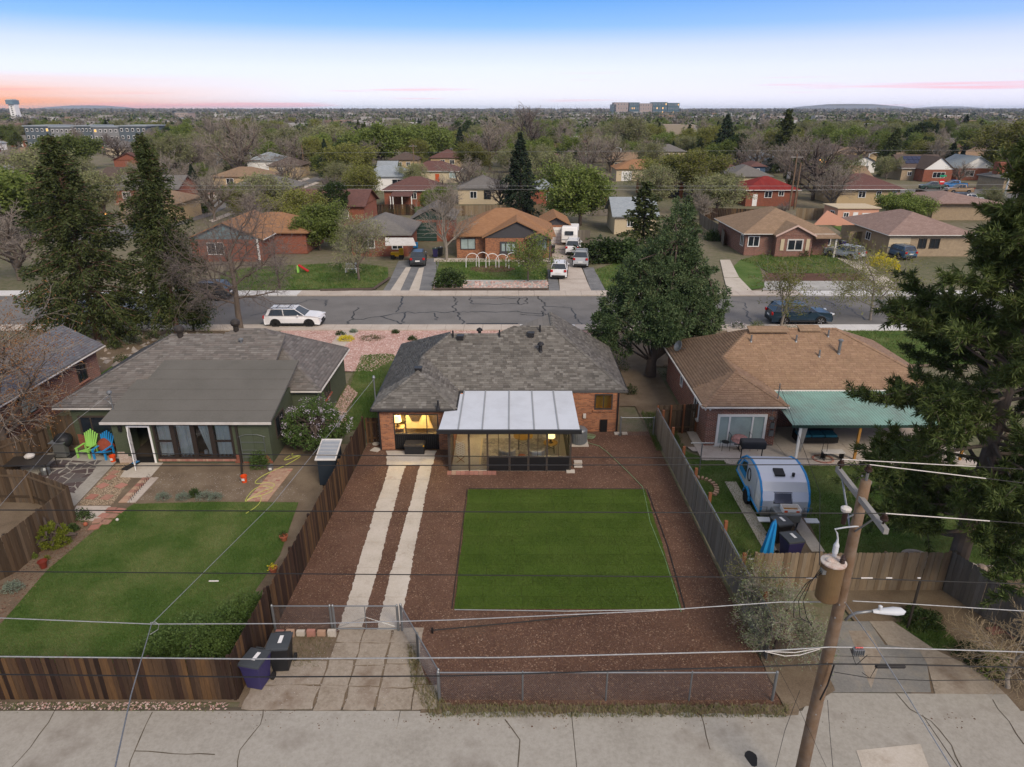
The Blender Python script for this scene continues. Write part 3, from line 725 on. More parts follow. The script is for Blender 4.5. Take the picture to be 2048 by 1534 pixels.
# front yards, street
SY0,SY1 = 55.4,65.2
street = sheet('street',[(-400,SY0),(400,SY0),(400,SY1),(-400,SY1)],.0,m_asphalt)
near_walk = sheet('sidewalk',[(-200,53.9),(200,53.9),(200,55.4),(-200,55.4)],0.02,m_joint)
far_walk = sheet('sidewalk',[(-200,SY1),(200,SY1),(200,67.0),(-200,67.0)],0.02,m_joint)
for wlk,y0,y1 in ((near_walk,53.9,55.4),(far_walk,SY1,67.0)):
 x = -66.0; i = 0
 sm = None
 while x < 66:
  w_ = 1.55
  new = (wlk is near_walk and (-.5 < x < 4 or x > 24)) or (wlk is far_walk and (x > 27 or x < -22))
  b = MB(); b.box(x+.01,y0+.01,0,x+w_-.01,y1-.01,.12 if new else .115+rnd.uniform(-.006,.006)); b.build('sidewalk_slab',m_walkn if new else m_walk,wlk)
  x += w_
 for a,c in ((-200,-66),(66.6,200)):
  b = MB(); b.box(a,y0,0,c,y1,.115); b.build('sidewalk_slab',m_walk,wlk)
cracks('sealed_crack',[[(20,640),(330,620),(430,640)],[(680,665),(700,640),(715,615)],[(705,640),(760,633),(800,625),(1030,623),(1100,630)],[(803,592),(803,605),(792,624)],[(760,633),(790,640),(802,650)],
 [(812,625),(806,640),(796,652)],[(907,593),(912,604),(908,624)],[(915,625),(925,640),(925,652)],[(868,626),(875,640)],[(940,595),(945,608),(1055,608),(1050,596),(940,596)],[(1037,596),(1037,608)],
 [(1075,592),(1088,606),(1086,632)],[(1090,613),(1140,614),(1150,632),(1163,650)],[(1086,632),(1040,628)],[(1200,608),(1210,620),(1205,650)],[(1465,602),(1490,606),(1492,628),(1506,650)],[(560,618),(540,640),(500,655)],
 [(500,632),(540,622),(620,600),(655,600),(650,612)],[(1690,610),(1730,640)],[(1650,600),(1672,612)]],.13,.006,m_seal,street)
b = MB(); b.box(-3.9,55.45,0,.5,56.1,.005); b.build('asphalt_patch',m_seal,street)
pg = [(-19,44.5),(-9.8,44.5),(-8.2,47.6),(-4,50),(6.3,43),(7.4,53.9),(-19,53.9)]
sheet('pink_gravel_bed',pg,.03,m_pinkb)
chips('pink_gravel',pg,95,.07,m_pink,'pink white landscape gravel in front of the middle house','gravel',z=.03)
sheet('lawn',[(-10.6,40.8),(-7.5,40.8),(-7.5,47.2),(-9.3,48.2),(-11.2,47.9)],.034,m_grass)
sheet('lawn',[(-9.6,35.2),(-7.7,35.2),(-7.6,42),(-10.2,42)],.012,m_grass)
blades('grass_blades',[(-11.0,35.5),(-7.55,35.2),(-7.5,47.2),(-9.3,48.2),(-11,47.9)],300,.09,.014,m_blade,'green grass strip left of the middle house','grass',z=.034)
pgl = [(-10.9,35.3),(-9.4,35.3),(-10.1,38),(-9.9,40.5),(-10.9,42)]
sheet('pink_gravel_bed',pgl,.036,m_pinkb); chips('pink_gravel',pgl,300,.05,m_pink,'pink gravel patch between the green house and the middle house','gravel',z=.036)
sheet('front_garden',[(-40,43),(-19,43),(-19,53.9),(-40,53.9)],.01,m_dirt)
chips('rocks',[(-38,45),(-20,45),(-20,53.5),(-38,53.5)],1.6,.28,m_stone,'scattered rocks in the planted front garden left of the green house','rocks',flat=.7,z=.01)
sheet('lawn',[(-28.5,42.5),(-24.8,42.5),(-24.8,47.5),(-28.5,47.5)],.014,m_grass)
sheet('front_garden',[(10.2,45.5),(30,45.5),(30,53.9),(10.2,53.9)],.008,m_dirt)
sheet('lawn',[(22.5,46),(34,46),(34,53.9),(22.5,53.9)],.014,m_grass)
blades('grass_blades',[(22.5,46),(34,46),(34,53.9),(22.5,53.9)],60,.14,.03,m_blade,'green front lawn right of the brown roofed house walk','grass',z=.014)
fwk = thing('front_walk','straight concrete walk from the near sidewalk to the brown roofed house','path',(18.3,50,0),world=True)
for k in range(5):
 b = MB(); b.box(17.7,45.8+k*1.62,0,19.2,47.4+k*1.62,.05); b.build('slab',m_walk,fwk)
fwk = thing('front_walk','concrete walk crossing the pink gravel left of the middle house','path',(-13.5,50,0),world=True)
for k in range(3):
 b = MB(); b.box(-14.2+k*.1,49+k*1.63,0,-12.9+k*.1,50.6+k*1.63,.05); b.build('slab',m_walk,fwk)
def yard(L,mat,z,name='lawn',bl=None,label=None,dens=40,h=.18):
 P = poly_px(L); sheet(name,P,z,mat)
 if bl: blades('grass_blades',P,dens,h,.04,bl,label,'grass',z=z)
yard([(500,535),(700,525),(776,535),(776,562),(745,575),(560,580),(440,590),(440,545)],m_grass,.01,bl=m_blade,label='dark green front lawn of the grey roofed house across the street')
yard([(872,520),(1090,520),(1095,545),(1090,560),(872,560)],m_grass,.01,bl=m_blade,label='front lawn of the orange brick house across the street')
yard([(868,560),(1094,560),(1096,582),(868,582)],m_wrock,.012,'white_rock_bed')
chips('white_rocks',poly_px([(868,563),(1094,563),(1096,582),(868,582)]),14,.16,m_pink,'pale rocks edging the front lawn across the street','rocks',z=.012,flat=.6)
yard([(1188,540),(1235,525),(1300,530),(1300,580),(1212,580)],m_grass,.01,bl=m_blade,label='patchy grass beside the long concrete drive across the street')
yard([(1480,520),(1520,510),(1640,510),(1670,512),(1715,546),(1540,546),(1520,535)],m_grass,.012,bl=m_blade,label='mown green lawn before the red brick house on the right')
yard([(1455,545),(1480,520),(1520,535),(1530,575),(1500,580)],m_grass,.014)
yard([(1530,547),(1718,547),(1735,562),(1530,562)],m_mulch,.012,'mulch_bed')
yard([(1530,562),(1740,562),(1770,580),(1525,580)],m_wrock,.012,'pebble_bed')
yard([(440,560),(560,560),(560,590),(400,590)],m_dirt,.008,'dry_verge')
def px_slabs(name,label,quads,mt,z=.05):
 t = thing(name,label,'driveway',(*G(*quads[0][0])[:2],0),world=True)
 for Q in quads:
  b = MB(); b.prism(poly_px(Q)[::-1],0,z); b.build('slab',mt,t)
 return t
px_slabs('concrete_driveway','two pale concrete wheel strips of the drive with the dark car across the street',[[(812,535),(822,535),(800,583),(780,583)],[(838,537),(848,535),(838,583),(818,583)]],m_conc2,.04)
sheet('gravel_drive',poly_px([(797,522),(882,515),(868,560),(862,583),(765,583),(780,560)]),.015,m_grav)
px_slabs('concrete_driveway','wide concrete drive with the white and silver cars across the street',[[(1102,500),(1145,500),(1160,530),(1108,530)],[(1108,531),(1161,531),(1172,558),(1118,558)],[(1118,559),(1172,559),(1183,583),(1120,583)],[(1100,485),(1140,485),(1144,499),(1101,499)]],m_walk,.04)
sheet('gravel_drive',poly_px([(1165,535),(1187,535),(1212,583),(1183,583)]),.018,m_grav); sheet('gravel_drive',poly_px([(1095,540),(1112,540),(1120,583),(1098,583)]),.018,m_grav)
px_slabs('concrete_driveway','concrete drive left of the red brick house on the right',[[(1440,520),(1460,520),(1478,555),(1448,555)],[(1448,556),(1479,556),(1505,583),(1455,583)]],m_conc2,.04)
px_slabs('concrete_driveway','drive beneath the silver crossover beside the red brick house',[[(1665,512),(1720,520),(1760,545),(1725,545)],[(1726,546),(1762,546),(1800,575),(1770,583)]],m_conc2,.04)
b = MB();
retw = thing('timber_retaining_edge','low dark timber edging along the front lawns on the far sidewalk','edging',(*G(870,583)[:2],0),world=True)
for L in ([(868,583),(1096,583)],[(640,585),(745,583)],[(745,583),(778,560)]):
 b = MB(); p,q2 = G(*L[0]),G(*L[1]); b.tube([(p[0],p[1]+.25,.16),(q2[0],q2[1]+.25,.16)],.16,4); b.build('timber',m_barkd,retw)
sheet('side_street',poly_px([(190,500),(420,432),(470,405),(560,390),(610,372),(640,362),(660,350),(640,350),(600,365),(540,378),(470,390),(300,430),(100,480)]),.0,m_asphalt)
sheet('side_street_walk',poly_px([(425,445),(520,408),(600,380),(640,366),(632,364),(590,380),(510,404),(418,441)]),.03,m_walk)
sheet('side_street_walk',poly_px([(400,400),(500,386),(560,377),(620,358),(616,355),(550,373),(490,381),(400,394)]),.03,m_walk)
sheet('pink_gravel_bed',poly_px([(410,386),(500,375),(560,374),(500,384),(430,393)]),.02,m_pinkb)
sheet('side_street',poly_px([(1800,378),(2120,380),(2120,392),(1960,405),(1900,418),(1860,402),(1790,385)]),.0,m_asphalt)
sheet('side_street_walk',poly_px([(1845,390),(1875,389),(1860,393),(1905,405),(1900,408),(1846,393)]),.02,m_walk)
sheet('lawn',poly_px([(1872,389),(2000,388),(2000,398),(1890,398)]),.02,m_grass)
sheet('park_lawn',poly_px([(1140,264),(1200,262),(1205,285),(1150,285)]),.02,m_grass)
sheet('park_lawn',poly_px([(1320,276),(1400,273),(1420,290),(1330,290)]),.02,m_grass)
sheet('park_path',poly_px([(1140,272),(1185,270),(1185,274),(1140,276)]),.05,m_walkn)
sheet('lawn',poly_px([(770,410),(840,408),(850,425),(765,425)]),.01,m_grass)
sheet('lawn',poly_px([(860,365),(930,363),(930,378),(880,380)]),.01,m_grass)
sheet('lawn',poly_px([(1100,405),(1240,400),(1240,420),(1100,425)]),.01,m_grass)
sheet('lawn',poly_px([(1665,452),(1760,452),(1740,470),(1700,475)]),.01,m_grass)
sheet('lawn',poly_px([(1780,415),(1860,413),(1850,430),(1780,432)]),.01,m_grass)
# BUILDING KIT
def hip_polys(x0,x1,y0,y1,z,s):
 if x1-x0 >= y1-y0:
  h = (y1-y0)/2; zr = z+h*s; a,b = (x0+h,(y0+y1)/2,zr),(x1-h,(y0+y1)/2,zr)
  if x1-x0-2*h < .05: a = b = ((x0+x1)/2,(y0+y1)/2,zr)
  return [[(x0,y0,z),(x1,y0,z),b,a],[(x1,y1,z),(x0,y1,z),a,b],[(x0,y1,z),(x0,y0,z),a],[(x1,y0,z),(x1,y1,z),b]]
 h = (x1-x0)/2; zr = z+h*s; a,b = ((x0+x1)/2,y0+h,zr),((x0+x1)/2,y1-h,zr)
 return [[(x0,y1,z),(x0,y0,z),a,b],[(x1,y0,z),(x1,y1,z),b,a],[(x0,y0,z),(x1,y0,z),a],[(x1,y1,z),(x0,y1,z),b]]
def gable_polys(x0,x1,y0,y1,z,s,axis):
 if axis == 'x':
  ym = (y0+y1)/2; zr = z+(ym-y0)*s
  return [[(x0,y0,z),(x1,y0,z),(x1,ym,zr),(x0,ym,zr)],[(x1,y1,z),(x0,y1,z),(x0,ym,zr),(x1,ym,zr)]]
 xm = (x0+x1)/2; zr = z+(xm-x0)*s
 return [[(x0,y1,z),(x0,y0,z),(xm,y0,zr),(xm,y1,zr)],[(x1,y0,z),(x1,y1,z),(xm,y1,zr),(xm,y0,zr)]]
def dedupe(P):
 out = []
 for p in P:
  if not out or np.linalg.norm(np.array(p)-np.array(out[-1])) > 1e-3: out.append(p)
 if np.linalg.norm(np.array(out[0])-np.array(out[-1])) < 1e-3: out.pop()
 return out
def roof_obj(parent,polys,mat,th=.14,name='roof',label=None):
 b = MB()
 for P in polys: b.slab(dedupe(P),th)
 return b.build(name,mat,parent,label=label)
TABS = {}
def shingles(parent,polys,mat,row=.15,tab=.30,th=.016,near=300,seed=1,prefix='shingle'):
 r = np.random.default_rng(seed); items = []
 for P in polys:
  P = np.array(dedupe(P),float); n = np.cross(P[1]-P[0],P[2]-P[0]); n /= np.linalg.norm(n)
  if n[2] < 0: n = -n
  up = np.array([0,0,1.])-n*n[2]; up /= np.linalg.norm(up); h = np.cross(up,n); o = P[0]
  q = np.stack([(P-o)@h,(P-o)@up],1); v0,v1 = q[:,1].min(),q[:,1].max()
  k = 0; v = v0
  while v < v1-.02:
   vc = v+row*.5; xs = []
   for i in range(len(q)):
    a,c = q[i],q[(i+1) % len(q)]
    if (a[1]-vc)*(c[1]-vc) < 0: xs.append(a[0]+(c[0]-a[0])*(vc-a[1])/(c[1]-a[1]))
   if len(xs) >= 2:
    a,c = min(xs),max(xs); x = a-r.uniform(0,tab)
    while x < c:
     w_ = tab*r.choice((.55,.8,1,1.25)); xa,xb = max(x,a)+.004,min(x+w_,c)-.004
     if xb-xa > .03: items.append((o+h*(xa+xb)/2+up*vc,h,up,n,xb-xa,row*1.02,th*r.uniform(.6,1.7)))
     x += w_
   v += row; k += 1
 if not items: return
 order = sorted(range(len(items)),key=lambda i: items[i][0][1])
 near_i = set(order[:near]); rest = [items[i] for i in range(len(items)) if i not in near_i]
 def corners(c,h,up,n,w,l,t):
  a = h*w/2; b_ = up*l/2
  return [c-a-b_+n*(.004),c+a-b_+n*.004,c+a-b_+n*(t+.006),c-a-b_+n*(t+.006),c+a+b_+n*.006,c-a+b_+n*.006]
 V = np.array([corners(*it) for it in rest]).reshape(-1,3)
 F = (np.array([[0,1,2,3],[3,2,4,5]])[None]+6*np.arange(len(rest))[:,None,None]).reshape(-1,4)
 if len(rest): np_obj(prefix+'_courses',V,F,mat,parent=parent,kind='stuff')
 key = mat.name
 if key not in TABS:
  me = bpy.data.meshes.new(prefix)
  me.from_pydata([(-.5,-.5,0),(.5,-.5,0),(.5,-.5,1),(-.5,-.5,1),(.5,.5,.2),(-.5,.5,.2),(.5,.5,0),(-.5,.5,0)],[],[(0,1,2,3),(3,2,4,5),(1,6,4,2),(0,3,5,7),(0,7,6,1),(5,4,6,7)])
  me.materials.append(mat); TABS[key] = me
 off = np.array(OFF.get(parent.name,Vector()))
 for i in near_i:
  c,h,up,n,w,l,t = items[i]; c = c+n*.004-off
  o = bpy.data.objects.new(prefix,TABS[key]); COL.objects.link(o); o.parent = parent
  M = Matrix.Identity(4)
  for a,vec in enumerate((h*w,up*l,n*(t+.004))):
   for k in range(3): M[k][a] = vec[k]
  for k in range(3): M[k][3] = c[k]
  o.matrix_local = M
def caps(parent,lines,mat,w=.26,l=.30,name='ridge_caps'):
 V = [];
 r = rnd
 b = MB()
 for a,c,n1,n2 in lines:
  a = np.array(a,float); c = np.array(c,float); L = np.linalg.norm(c-a); d = (c-a)/L; k = int(L/ (l*.62))
  for i in range(k):
   p = a+d*(i+.5)*L/k
   s1 = np.cross(d,n1); s1 = s1/np.linalg.norm(s1)
   if s1@(np.array(n1)[:3]*0+s1) < 0: s1 = -s1
   s2 = np.cross(n2,d); s2 = s2/np.linalg.norm(s2)
   if s1[2] > 0: s1 = -s1
   if s2[2] > 0: s2 = -s2
   q0 = p-d*l*.45; q1 = p+d*l*.45; t0 = np.array([0,0,.05]); t1 = np.array([0,0,.028])
   ww = w*.52
   b.add([q0+t0,q0+s1*ww+t0,q1+s1*ww+t1,q1+t1,q1+s2*ww+t1,q0+s2*ww+t0,q0+s1*ww,q0,q0+s2*ww],[(0,1,2,3),(0,3,4,5),(6,1,0,7),(7,0,5,8)])
 return b.build(name,mat,parent,kind='stuff')
def nrm(P):
 P = np.array(P,float); n = np.cross(P[1]-P[0],P[2]-P[0]); n /= np.linalg.norm(n); return n if n[2] > 0 else -n
def window(parent,a,c,z0,z1,y,face='S',frame=None,glass=None,nx=2,ny=1,fw=.07,out=.05,inset=0.0,sill=None,label=None):
 """face S: wall facing the camera at this y, a..c = x range; face W/E: wall at x=y, a..c = y range"""
 frame = frame or m_white; glass = glass or m_glassd
 def T(u0,u1,w0,w1,d0,d1):   # u along wall,d outward
  if face == 'S': return (u0,y-d1,w0,u1,y-d0,w1)
  if face == 'W': return (y-d1,u0,w0,y-d0,u1,w1)
  return (y+d0,u0,w0,y+d1,u1,w1)
 b = MB()
 for bx in ((a,a+fw,z0,z1),(c-fw,c,z0,z1)): b.box(*T(*bx,-.02,out))
 for bx in ((a+fw,c-fw,z0,z0+fw),(a+fw,c-fw,z1-fw,z1)): b.box(*T(*bx,-.02,out))
 xs_ = nx if isinstance(nx,(list,tuple)) else [a+(c-a)*k/nx for k in range(1,nx)]
 for x in xs_: b.box(*T(x-fw*.35,x+fw*.35,z0+fw,z1-fw,-.02,out*.8))
 f = b.build('window',frame,parent,label=label)
 edges = [a+fw]+list(xs_)+[c-fw]
 rows = [z0+fw+(z1-z0-2*fw)*k/ny for k in range(ny+1)]
 for i in range(len(edges)-1):
  for k in range(ny):
   p0 = edges[i]+(fw*.36 if i else .002); p1 = edges[i+1]-(fw*.36 if i < len(edges)-2 else .002)
   r0 = rows[k]+(.02 if k else 0.002); r1 = rows[k+1]-(.02 if k < ny-1 else .002)
   g_ = MB(); g_.box(*T(p0,p1,r0,r1,out*.15-inset,out*.3-inset)); g_.build('pane',glass,f)
   if k:
    g_ = MB(); g_.box(*T(p0,p1,rows[k]-.019,rows[k]+.019,-.01,out*.75)); g_.build('sash_bar',frame,f)
 if sill is not None:
  s_ = MB(); s_.box(*T(a-.08,c+.08,z0-.10,z0-.005,-.02,out+.06)); s_.build('sill',sill,f)
 return f
def gutter(parent,lines,mat,r=.055):
 for a,c in lines:
  b = MB(); d = np.array(c,float)-np.array(a,float);
  b.tube([a,c],r,6); b.build('gutter',mat,parent)
def downspout(parent,x,y,z1,mat,r=.04):
 b = MB(); b.box(x-r,y-2*r,.05,x+r,y,z1); b.build('downspout',mat,parent)
def vent(parent,x,y,z,kind,mat=None):
 b = MB()
 if kind == 'box': b.cbox((x,y,z+.12),(.36,.36,.22)); b.cbox((x,y,z+.25),(.42,.42,.05)); b.build('roof_vent',mat or m_gutter,parent,bevel=.02)
 elif kind == 'pipe': b.lathe([(.12,-.1),(.06,.05),(.05,.35),(.05,.4)],10,(x,y,z)); b.build('vent_pipe',mat or m_gutter,parent)
 elif kind == 'cap': b.lathe([(.16,-.1),(.10,.06),(.10,.4),(.2,.42),(.17,.52),(.05,.6),(.01,.62)],12,(x,y,z)); b.build('roof_vent',mat or m_gutter,parent)
 elif kind == 'turbine': b.lathe([(.16,-.15),(.16,.22),(.24,.28),(.29,.42),(.26,.55),(.14,.66),(.02,.68)],14,(x,y,z)); b.build('turbine_vent',mat or m_dark,parent)
 elif kind == 'flue': b.lathe([(.14,-.1),(.085,.04),(.085,.75),(.14,.76),(.14,.84),(.02,.9)],12,(x,y,z)); b.build('flue_pipe',mat or m_galv,parent)
# MIDDLE HOUSE
EZ = 2.5
hs = thing('brick_bungalow','orange brick bungalow with mottled grey hip roof and lit glazed sunroom, in the middle','house',(-.5,36,0),world=True)
wL,wR,val,mR = (-7.31,32.56,EZ),(-2.95,32.56,EZ),(-2.95,35.09,EZ),(6.38,35.09,EZ)
bR,bL = (6.38,43.2,EZ),(-7.31,43.2,EZ)
R0,R1,R2,R3 = (-3.72,38.95,4.55),(-.92,38.95,4.55),(.12,39.45,4.85),(2.48,39.45,4.85)
R4 = (2.48,42.5,4.85); Wp,Wq = (-5.13,34.74,3.75),(-5.13,37.35,3.75)
front = [val,mR,R3,R2,R1,R0,Wq]
front = [val,mR,R3,R2,R1,R0]
wingR_s = [wR,val,Wq,Wp]; wingF = [wL,wR,Wp]; left_s = [bL,wL,Wp,Wq,R0]
right_s = [mR,(6.38,42.5,EZ),R4,R3]; rear_l = [(2.48,42.5,4.85),(.13,42.5,EZ+.0),(.13,41.8,2.5),R2,R3]
s_f = (R3[2]-EZ)/(R3[1]-35.09)
R2 = (.12,39.45,4.85); R1 = (-.92,35.09+(4.55-EZ)/s_f,4.55); R0 = (-3.72,R1[1],4.55); Wq = (-5.13,35.09+(3.75-EZ)/s_f,3.75)
front = [val,mR,R3,R2,R1,R0,Wq]
sl = (4.55-EZ)/(7.31-3.72)
Wz = EZ+(7.31-5.13)*sl; Wp = (-5.13,34.74,Wz); Wq = (-5.13,35.09+(Wz-EZ)/s_f,Wz)
front = [val,mR,R3,R2,R1,R0,Wq]; wingR_s = [wR,val,Wq,Wp]; wingF = [wL,wR,Wp]; left_s = [bL,wL,Wp,Wq,R0,(-3.72,39.3,4.55)]
right_s = [mR,(6.38,42.6,EZ),(2.48,42.6,4.85),R3]
R4 = (2.48,42.6,4.85)
rear = [[(-1.4,42.6,EZ),(-1.4,41.5,EZ),R2,R3,R4],[(-.92,43.2,EZ),bL,R0,R1],[R1,R2,(-1.4,42,EZ)]]
roofp = [front,wingR_s,wingF,left_s,right_s]
roof_obj(hs,[front,wingR_s,wingF,left_s,right_s],m_rA,th=.16)
roof_obj(hs,[[(-1.4,42.6,EZ),R2,R3,R4],[(-1.0,43.2,EZ),bL,R0,R1]],m_rA,th=.1,name='rear_roof')
shingles(hs,roofp,m_shA,row=.155,tab=.30,seed=3)
nF,nL,nR,nWF,nWR = nrm(front),nrm(left_s[:3]),nrm(right_s),nrm(wingF),nrm(wingR_s)
caps(hs,[(mR,R3,nF,nR),(R3,R4,np.array([-.5,0,1]),nR),(wL,Wp,nWF,nL),(wR,Wp,nWF,nWR),(Wp,Wq,nL,nWR),(Wq,R0,nL,nF),(R0,R1,nF,np.array([0,.5,1])),(R1,R2,nF,np.array([0,.5,1])),(R2,R3,nF,np.array([0,.5,1]))],m_shA)
gutter(hs,[((-7.36,32.5,EZ-.1),(-2.9,32.5,EZ-.1)),((-2.9,35.03,EZ-.1),(6.43,35.03,EZ-.1)),((6.43,35.03,EZ-.1),(6.43,42.6,EZ-.1)),((-7.36,32.5,EZ-.1),(-7.36,43.2,EZ-.1)),((-2.9,32.5,EZ-.1),(-2.9,35.03,EZ-.1))],m_gutter,.07)
y_w = 32.75; wa,wc = AY(787,850,y_w)[0],AY(877,850,y_w)[0]
zt,zb = AY(830,828,y_w)[2],AY(830,869,y_w)[2]
b = MB(); b.box(-7.0,y_w,0,wa,y_w+.22,2.4); b.box(wc,y_w,0,-3.1,y_w+.22,2.4); b.box(wa,y_w,zt,wc,y_w+.22,2.4)
b.box(-7.0,y_w+.22,0,-6.78,42.9,2.4); b.box(-3.32,y_w+.22,0,-3.1,34.98,2.4)
b.build('brick_wall',m_brA,hs)
b = MB(); b.box(-3.1,34.98,0,4.55-.03,35.2,2.4);
w2a,w2c = AY(1189,805,34.98)[0],AY(1225,805,34.98)[0]; w2t,w2b = AY(1207,788,34.98)[2],AY(1207,819,34.98)[2]
b = MB(); b.box(-3.1,34.98,0,w2a,35.2,2.4); b.box(w2c,34.98,0,6.0,35.2,2.4); b.box(w2a,34.98,0,w2c,35.2,w2b); b.box(w2a,34.98,w2t,w2c,35.2,2.4)
b.box(5.78,35.2,0,6.0,42.5,2.4); b.box(-6.78,42.68,0,5.78,42.9,2.4); b.build('brick_wall',m_brA,hs)
b = MB(); b.box(-6.78,y_w+.22,2.3,-3.32,42.7,2.38); b.box(-3.1,35.2,2.3,5.78,42.7,2.38); b.build('ceiling',m_offw,hs)
b = MB(); b.box(wa+.01,y_w+.05,0,wc-.01,y_w+.2,zb-.01);
for k in range(22): b.box(wa+.05+k*(wc-wa-.1)/22,y_w+.02,.02,wa+.05+k*(wc-wa-.1)/22+.05,y_w+.05,zb-.06)
b.build('black_board_panel',m_black,hs)
f = window(hs,wa,wc,zb,zt,y_w+.04,frame=m_frame,glass=m_glassc,nx=[wa+(wc-wa)*.27,wa+(wc-wa)*.74],fw=.07,label='wide lit window beside the sunroom')
window(hs,w2a,w2c,w2b,w2t,35.0,frame=m_frame,glass=m_glassc,nx=2,sill=m_brA,label='small amber lit window at the right corner')
b = MB(); b.box(-6.77,36.2,0,-3.33,36.25,2.3); b.box(-6.77,y_w+.3,0,-6.72,36.2,2.3); b.box(-3.38,y_w+.3,0,-3.33,36.2,2.3); b.build('interior_wall',m_cream,hs)
b = MB(); b.box(-6.7,y_w+.3,0,-3.4,36.2,.06); b.build('interior_floor',m_woodt,hs)
b = MB(); b.box(3.0,37.4,0,5.75,37.45,2.3); b.build('interior_wall',m_cream,hs)
b = MB()
for k in range(16): b.box(w2a-.1+k*.07,35.34+.02*(k % 2),w2b-.2,w2a-.03+k*.07,35.36+.02*(k % 2),w2t+.1)
b.build('curtain',M_plain('amber_curtain',(.5,.30,.03),.9),hs)
def area_light(name,loc,e,col,r=.12):
 l = bpy.data.lights.new(name,'POINT'); l.energy = e; l.color = col; l.shadow_soft_size = r
 o = bpy.data.objects.new(name,l); COL.objects.link(o); o.location = loc; return o
area_light('room_lamp_light',(-5.9,33.5,1.9),220,(1,.62,.18))
area_light('room_lamp_light',(-4.3,34.0,2.1),330,(1,.62,.18))
area_light('bedroom_lamp_light',(4.6,36.2,1.6),260,(1,.58,.12))
def table_lamp(x,y,z,label,s=1):
 t = thing('table_lamp',label,'lamp',(x,y,z))
 b = MB(); b.lathe([(.10*s,0),(.11*s,.02),(.03*s,.05),(.06*s,.16*s),(.02*s,.3*s)],12); b.build('lamp_base',m_porc,t)
 b = MB(); b.lathe([(.20*s,.28*s),(.16*s,.6*s)],16); b.build('lamp_shade',m_shade,t); return t
t = thing('side_cabinet','wooden cabinet under the lamp behind the wide lit window','cabinet',(-6.2,33.5,0)); b = MB(); b.box(-.35,-.25,0,.35,.25,1.02); b.build('cabinet_body',m_woodt,t,bevel=.01); b = MB(); b.box(-.3,-.27,.1,-.01,-.25,.95); b.box(.01,-.27,.1,.3,-.25,.95); b.build('cabinet_door',m_woodt,t)
table_lamp(-6.2,33.5,1.02,'lit table lamp glowing at the left of the wide lit window',1.1)
t = thing('cow_print_rug','cream and black patched hide hanging on the wall inside the lit window','wall hanging',(-5,36,0),world=True)
b = MB()
for (cx,cz,rx,rz_) in ((-5.35,1.35,.38,.5),(-4.15,1.1,.42,.75),(-4.6,1.75,.3,.22)):
 b.prism([(cx+rx*(1+.25*math.sin(3*a))*math.cos(a),cz+rz_*(1+.2*math.cos(2*a))*math.sin(a)) for a in np.linspace(0,6.1,16)],34.3,34.33,'y')
b.build('dark_patch',M_plain('dark_hide',(.03,.02,.015),.9),t)
b = MB(); b.box(-5.9,34.34,.5,-3.6,34.4,2.2); b.build('hide_backing',m_cream,t)
b = MB(); x_ = AY(1168,850,34.98)[0]; b.cbox((x_-.0,34.93,AY(1165,831,34.98)[2]),(.16,.1,.26)); b.build('meter_box',m_offw,hs,bevel=.01)
b = MB(); x_ = AY(1207,850,34.98)[0]; b.box(x_-.2,34.9,.0,x_+.2,34.98,.75); b.build('crawl_hatch',m_black,hs)
downspout(hs,5.93,34.98,2.4,m_gutter); downspout(hs,-7.02,32.74,2.4,m_gutter)
vent(hs,-5.13,35.0,Wz-.12,'box')
for (u,v,k) in ((906,674,'pipe'),(921,679,'box'),(999,673,'pipe'),(1062,673,'box'),(1081,703,'cap'),(1080,663,'pipe')):
 r_ = ray(u,v); tt = (EZ-s_f*35.09-CAM_H)/(r_[2]-s_f*r_[1]); p = np.array([0,0,CAM_H])+r_*tt
 vent(hs,p[0],p[1],p[2],k)
vent(hs,-2.0,40.3,3.9,'cap',m_black)
p = G(877,800,2.9); vent(hs,p[0],p[1]-.3,2.6,'pipe')
b = MB(); b.tube([(-7.25,33.3,2.5),(-7.25,33.3,3.9)],.035,8); b.lathe([(.06,3.85),(.09,3.95),(.05,4.05)],8,(-7.25,33.3,0)); b.build('service_mast',m_galv,hs)
# sunroom
sr = lambda z,y: z
SRY = 30.42
posts = [AY(u,900,SRY)[0] for u in (900,938,975,1019,1057,1094,1141)]
ztop = 2.28
b = MB()
for i,x in enumerate(posts): b.box(x-.045,SRY-.05,0,x+.045,SRY+.05,ztop)
b.box(posts[0],SRY-.05,ztop,posts[-1],SRY+.05,ztop+.06); b.box(posts[2],SRY-.04,.78,posts[-1],SRY+.04,.84)
for i in range(2,6): xm = (posts[i]+posts[i+1])/2; b.box(xm-.015,SRY-.02,.84,xm+.015,SRY+.02,ztop)
b.box(posts[-1]-.045,SRY+.05,0,posts[-1]+.045,34.9,.06); b.box(posts[-1]-.04,SRY+.05,.78,posts[-1]+.04,34.9,.84)
for k in range(1,4): b.box(posts[-1]-.04,SRY+k*1.15,.84,posts[-1]+.04,SRY+k*1.15+.06,ztop+.03)
sroom = b.build('sunroom_frame',m_frame,hs)
for i in range(6):
 z0 = .04 if i < 2 else .85
 b = MB(); b.box(posts[i]+.05,SRY-.006,z0,posts[i+1]-.05,SRY+.006,ztop); b.build('pane',m_glassc,sroom)
 if i >= 2: b = MB(); b.box(posts[i]+.05,SRY-.03,.02,posts[i+1]-.05,SRY+.02,.775); b.build('black_panel',m_black,sroom)
b = MB(); b.box(posts[-1]-.01,SRY+.06,.85,posts[-1]+.01,34.9,ztop+.03); b.build('pane',m_glassc,sroom)
b = MB(); b.box(posts[-1]-.03,SRY+.06,.07,posts[-1]+.03,34.9,.775); b.build('black_panel',m_black,sroom)
b = MB(); b.box(posts[0]-.1,SRY-.03,0,posts[0]-.05,32.7,ztop); b.build('sunroom_side_panel',m_frame,hs)
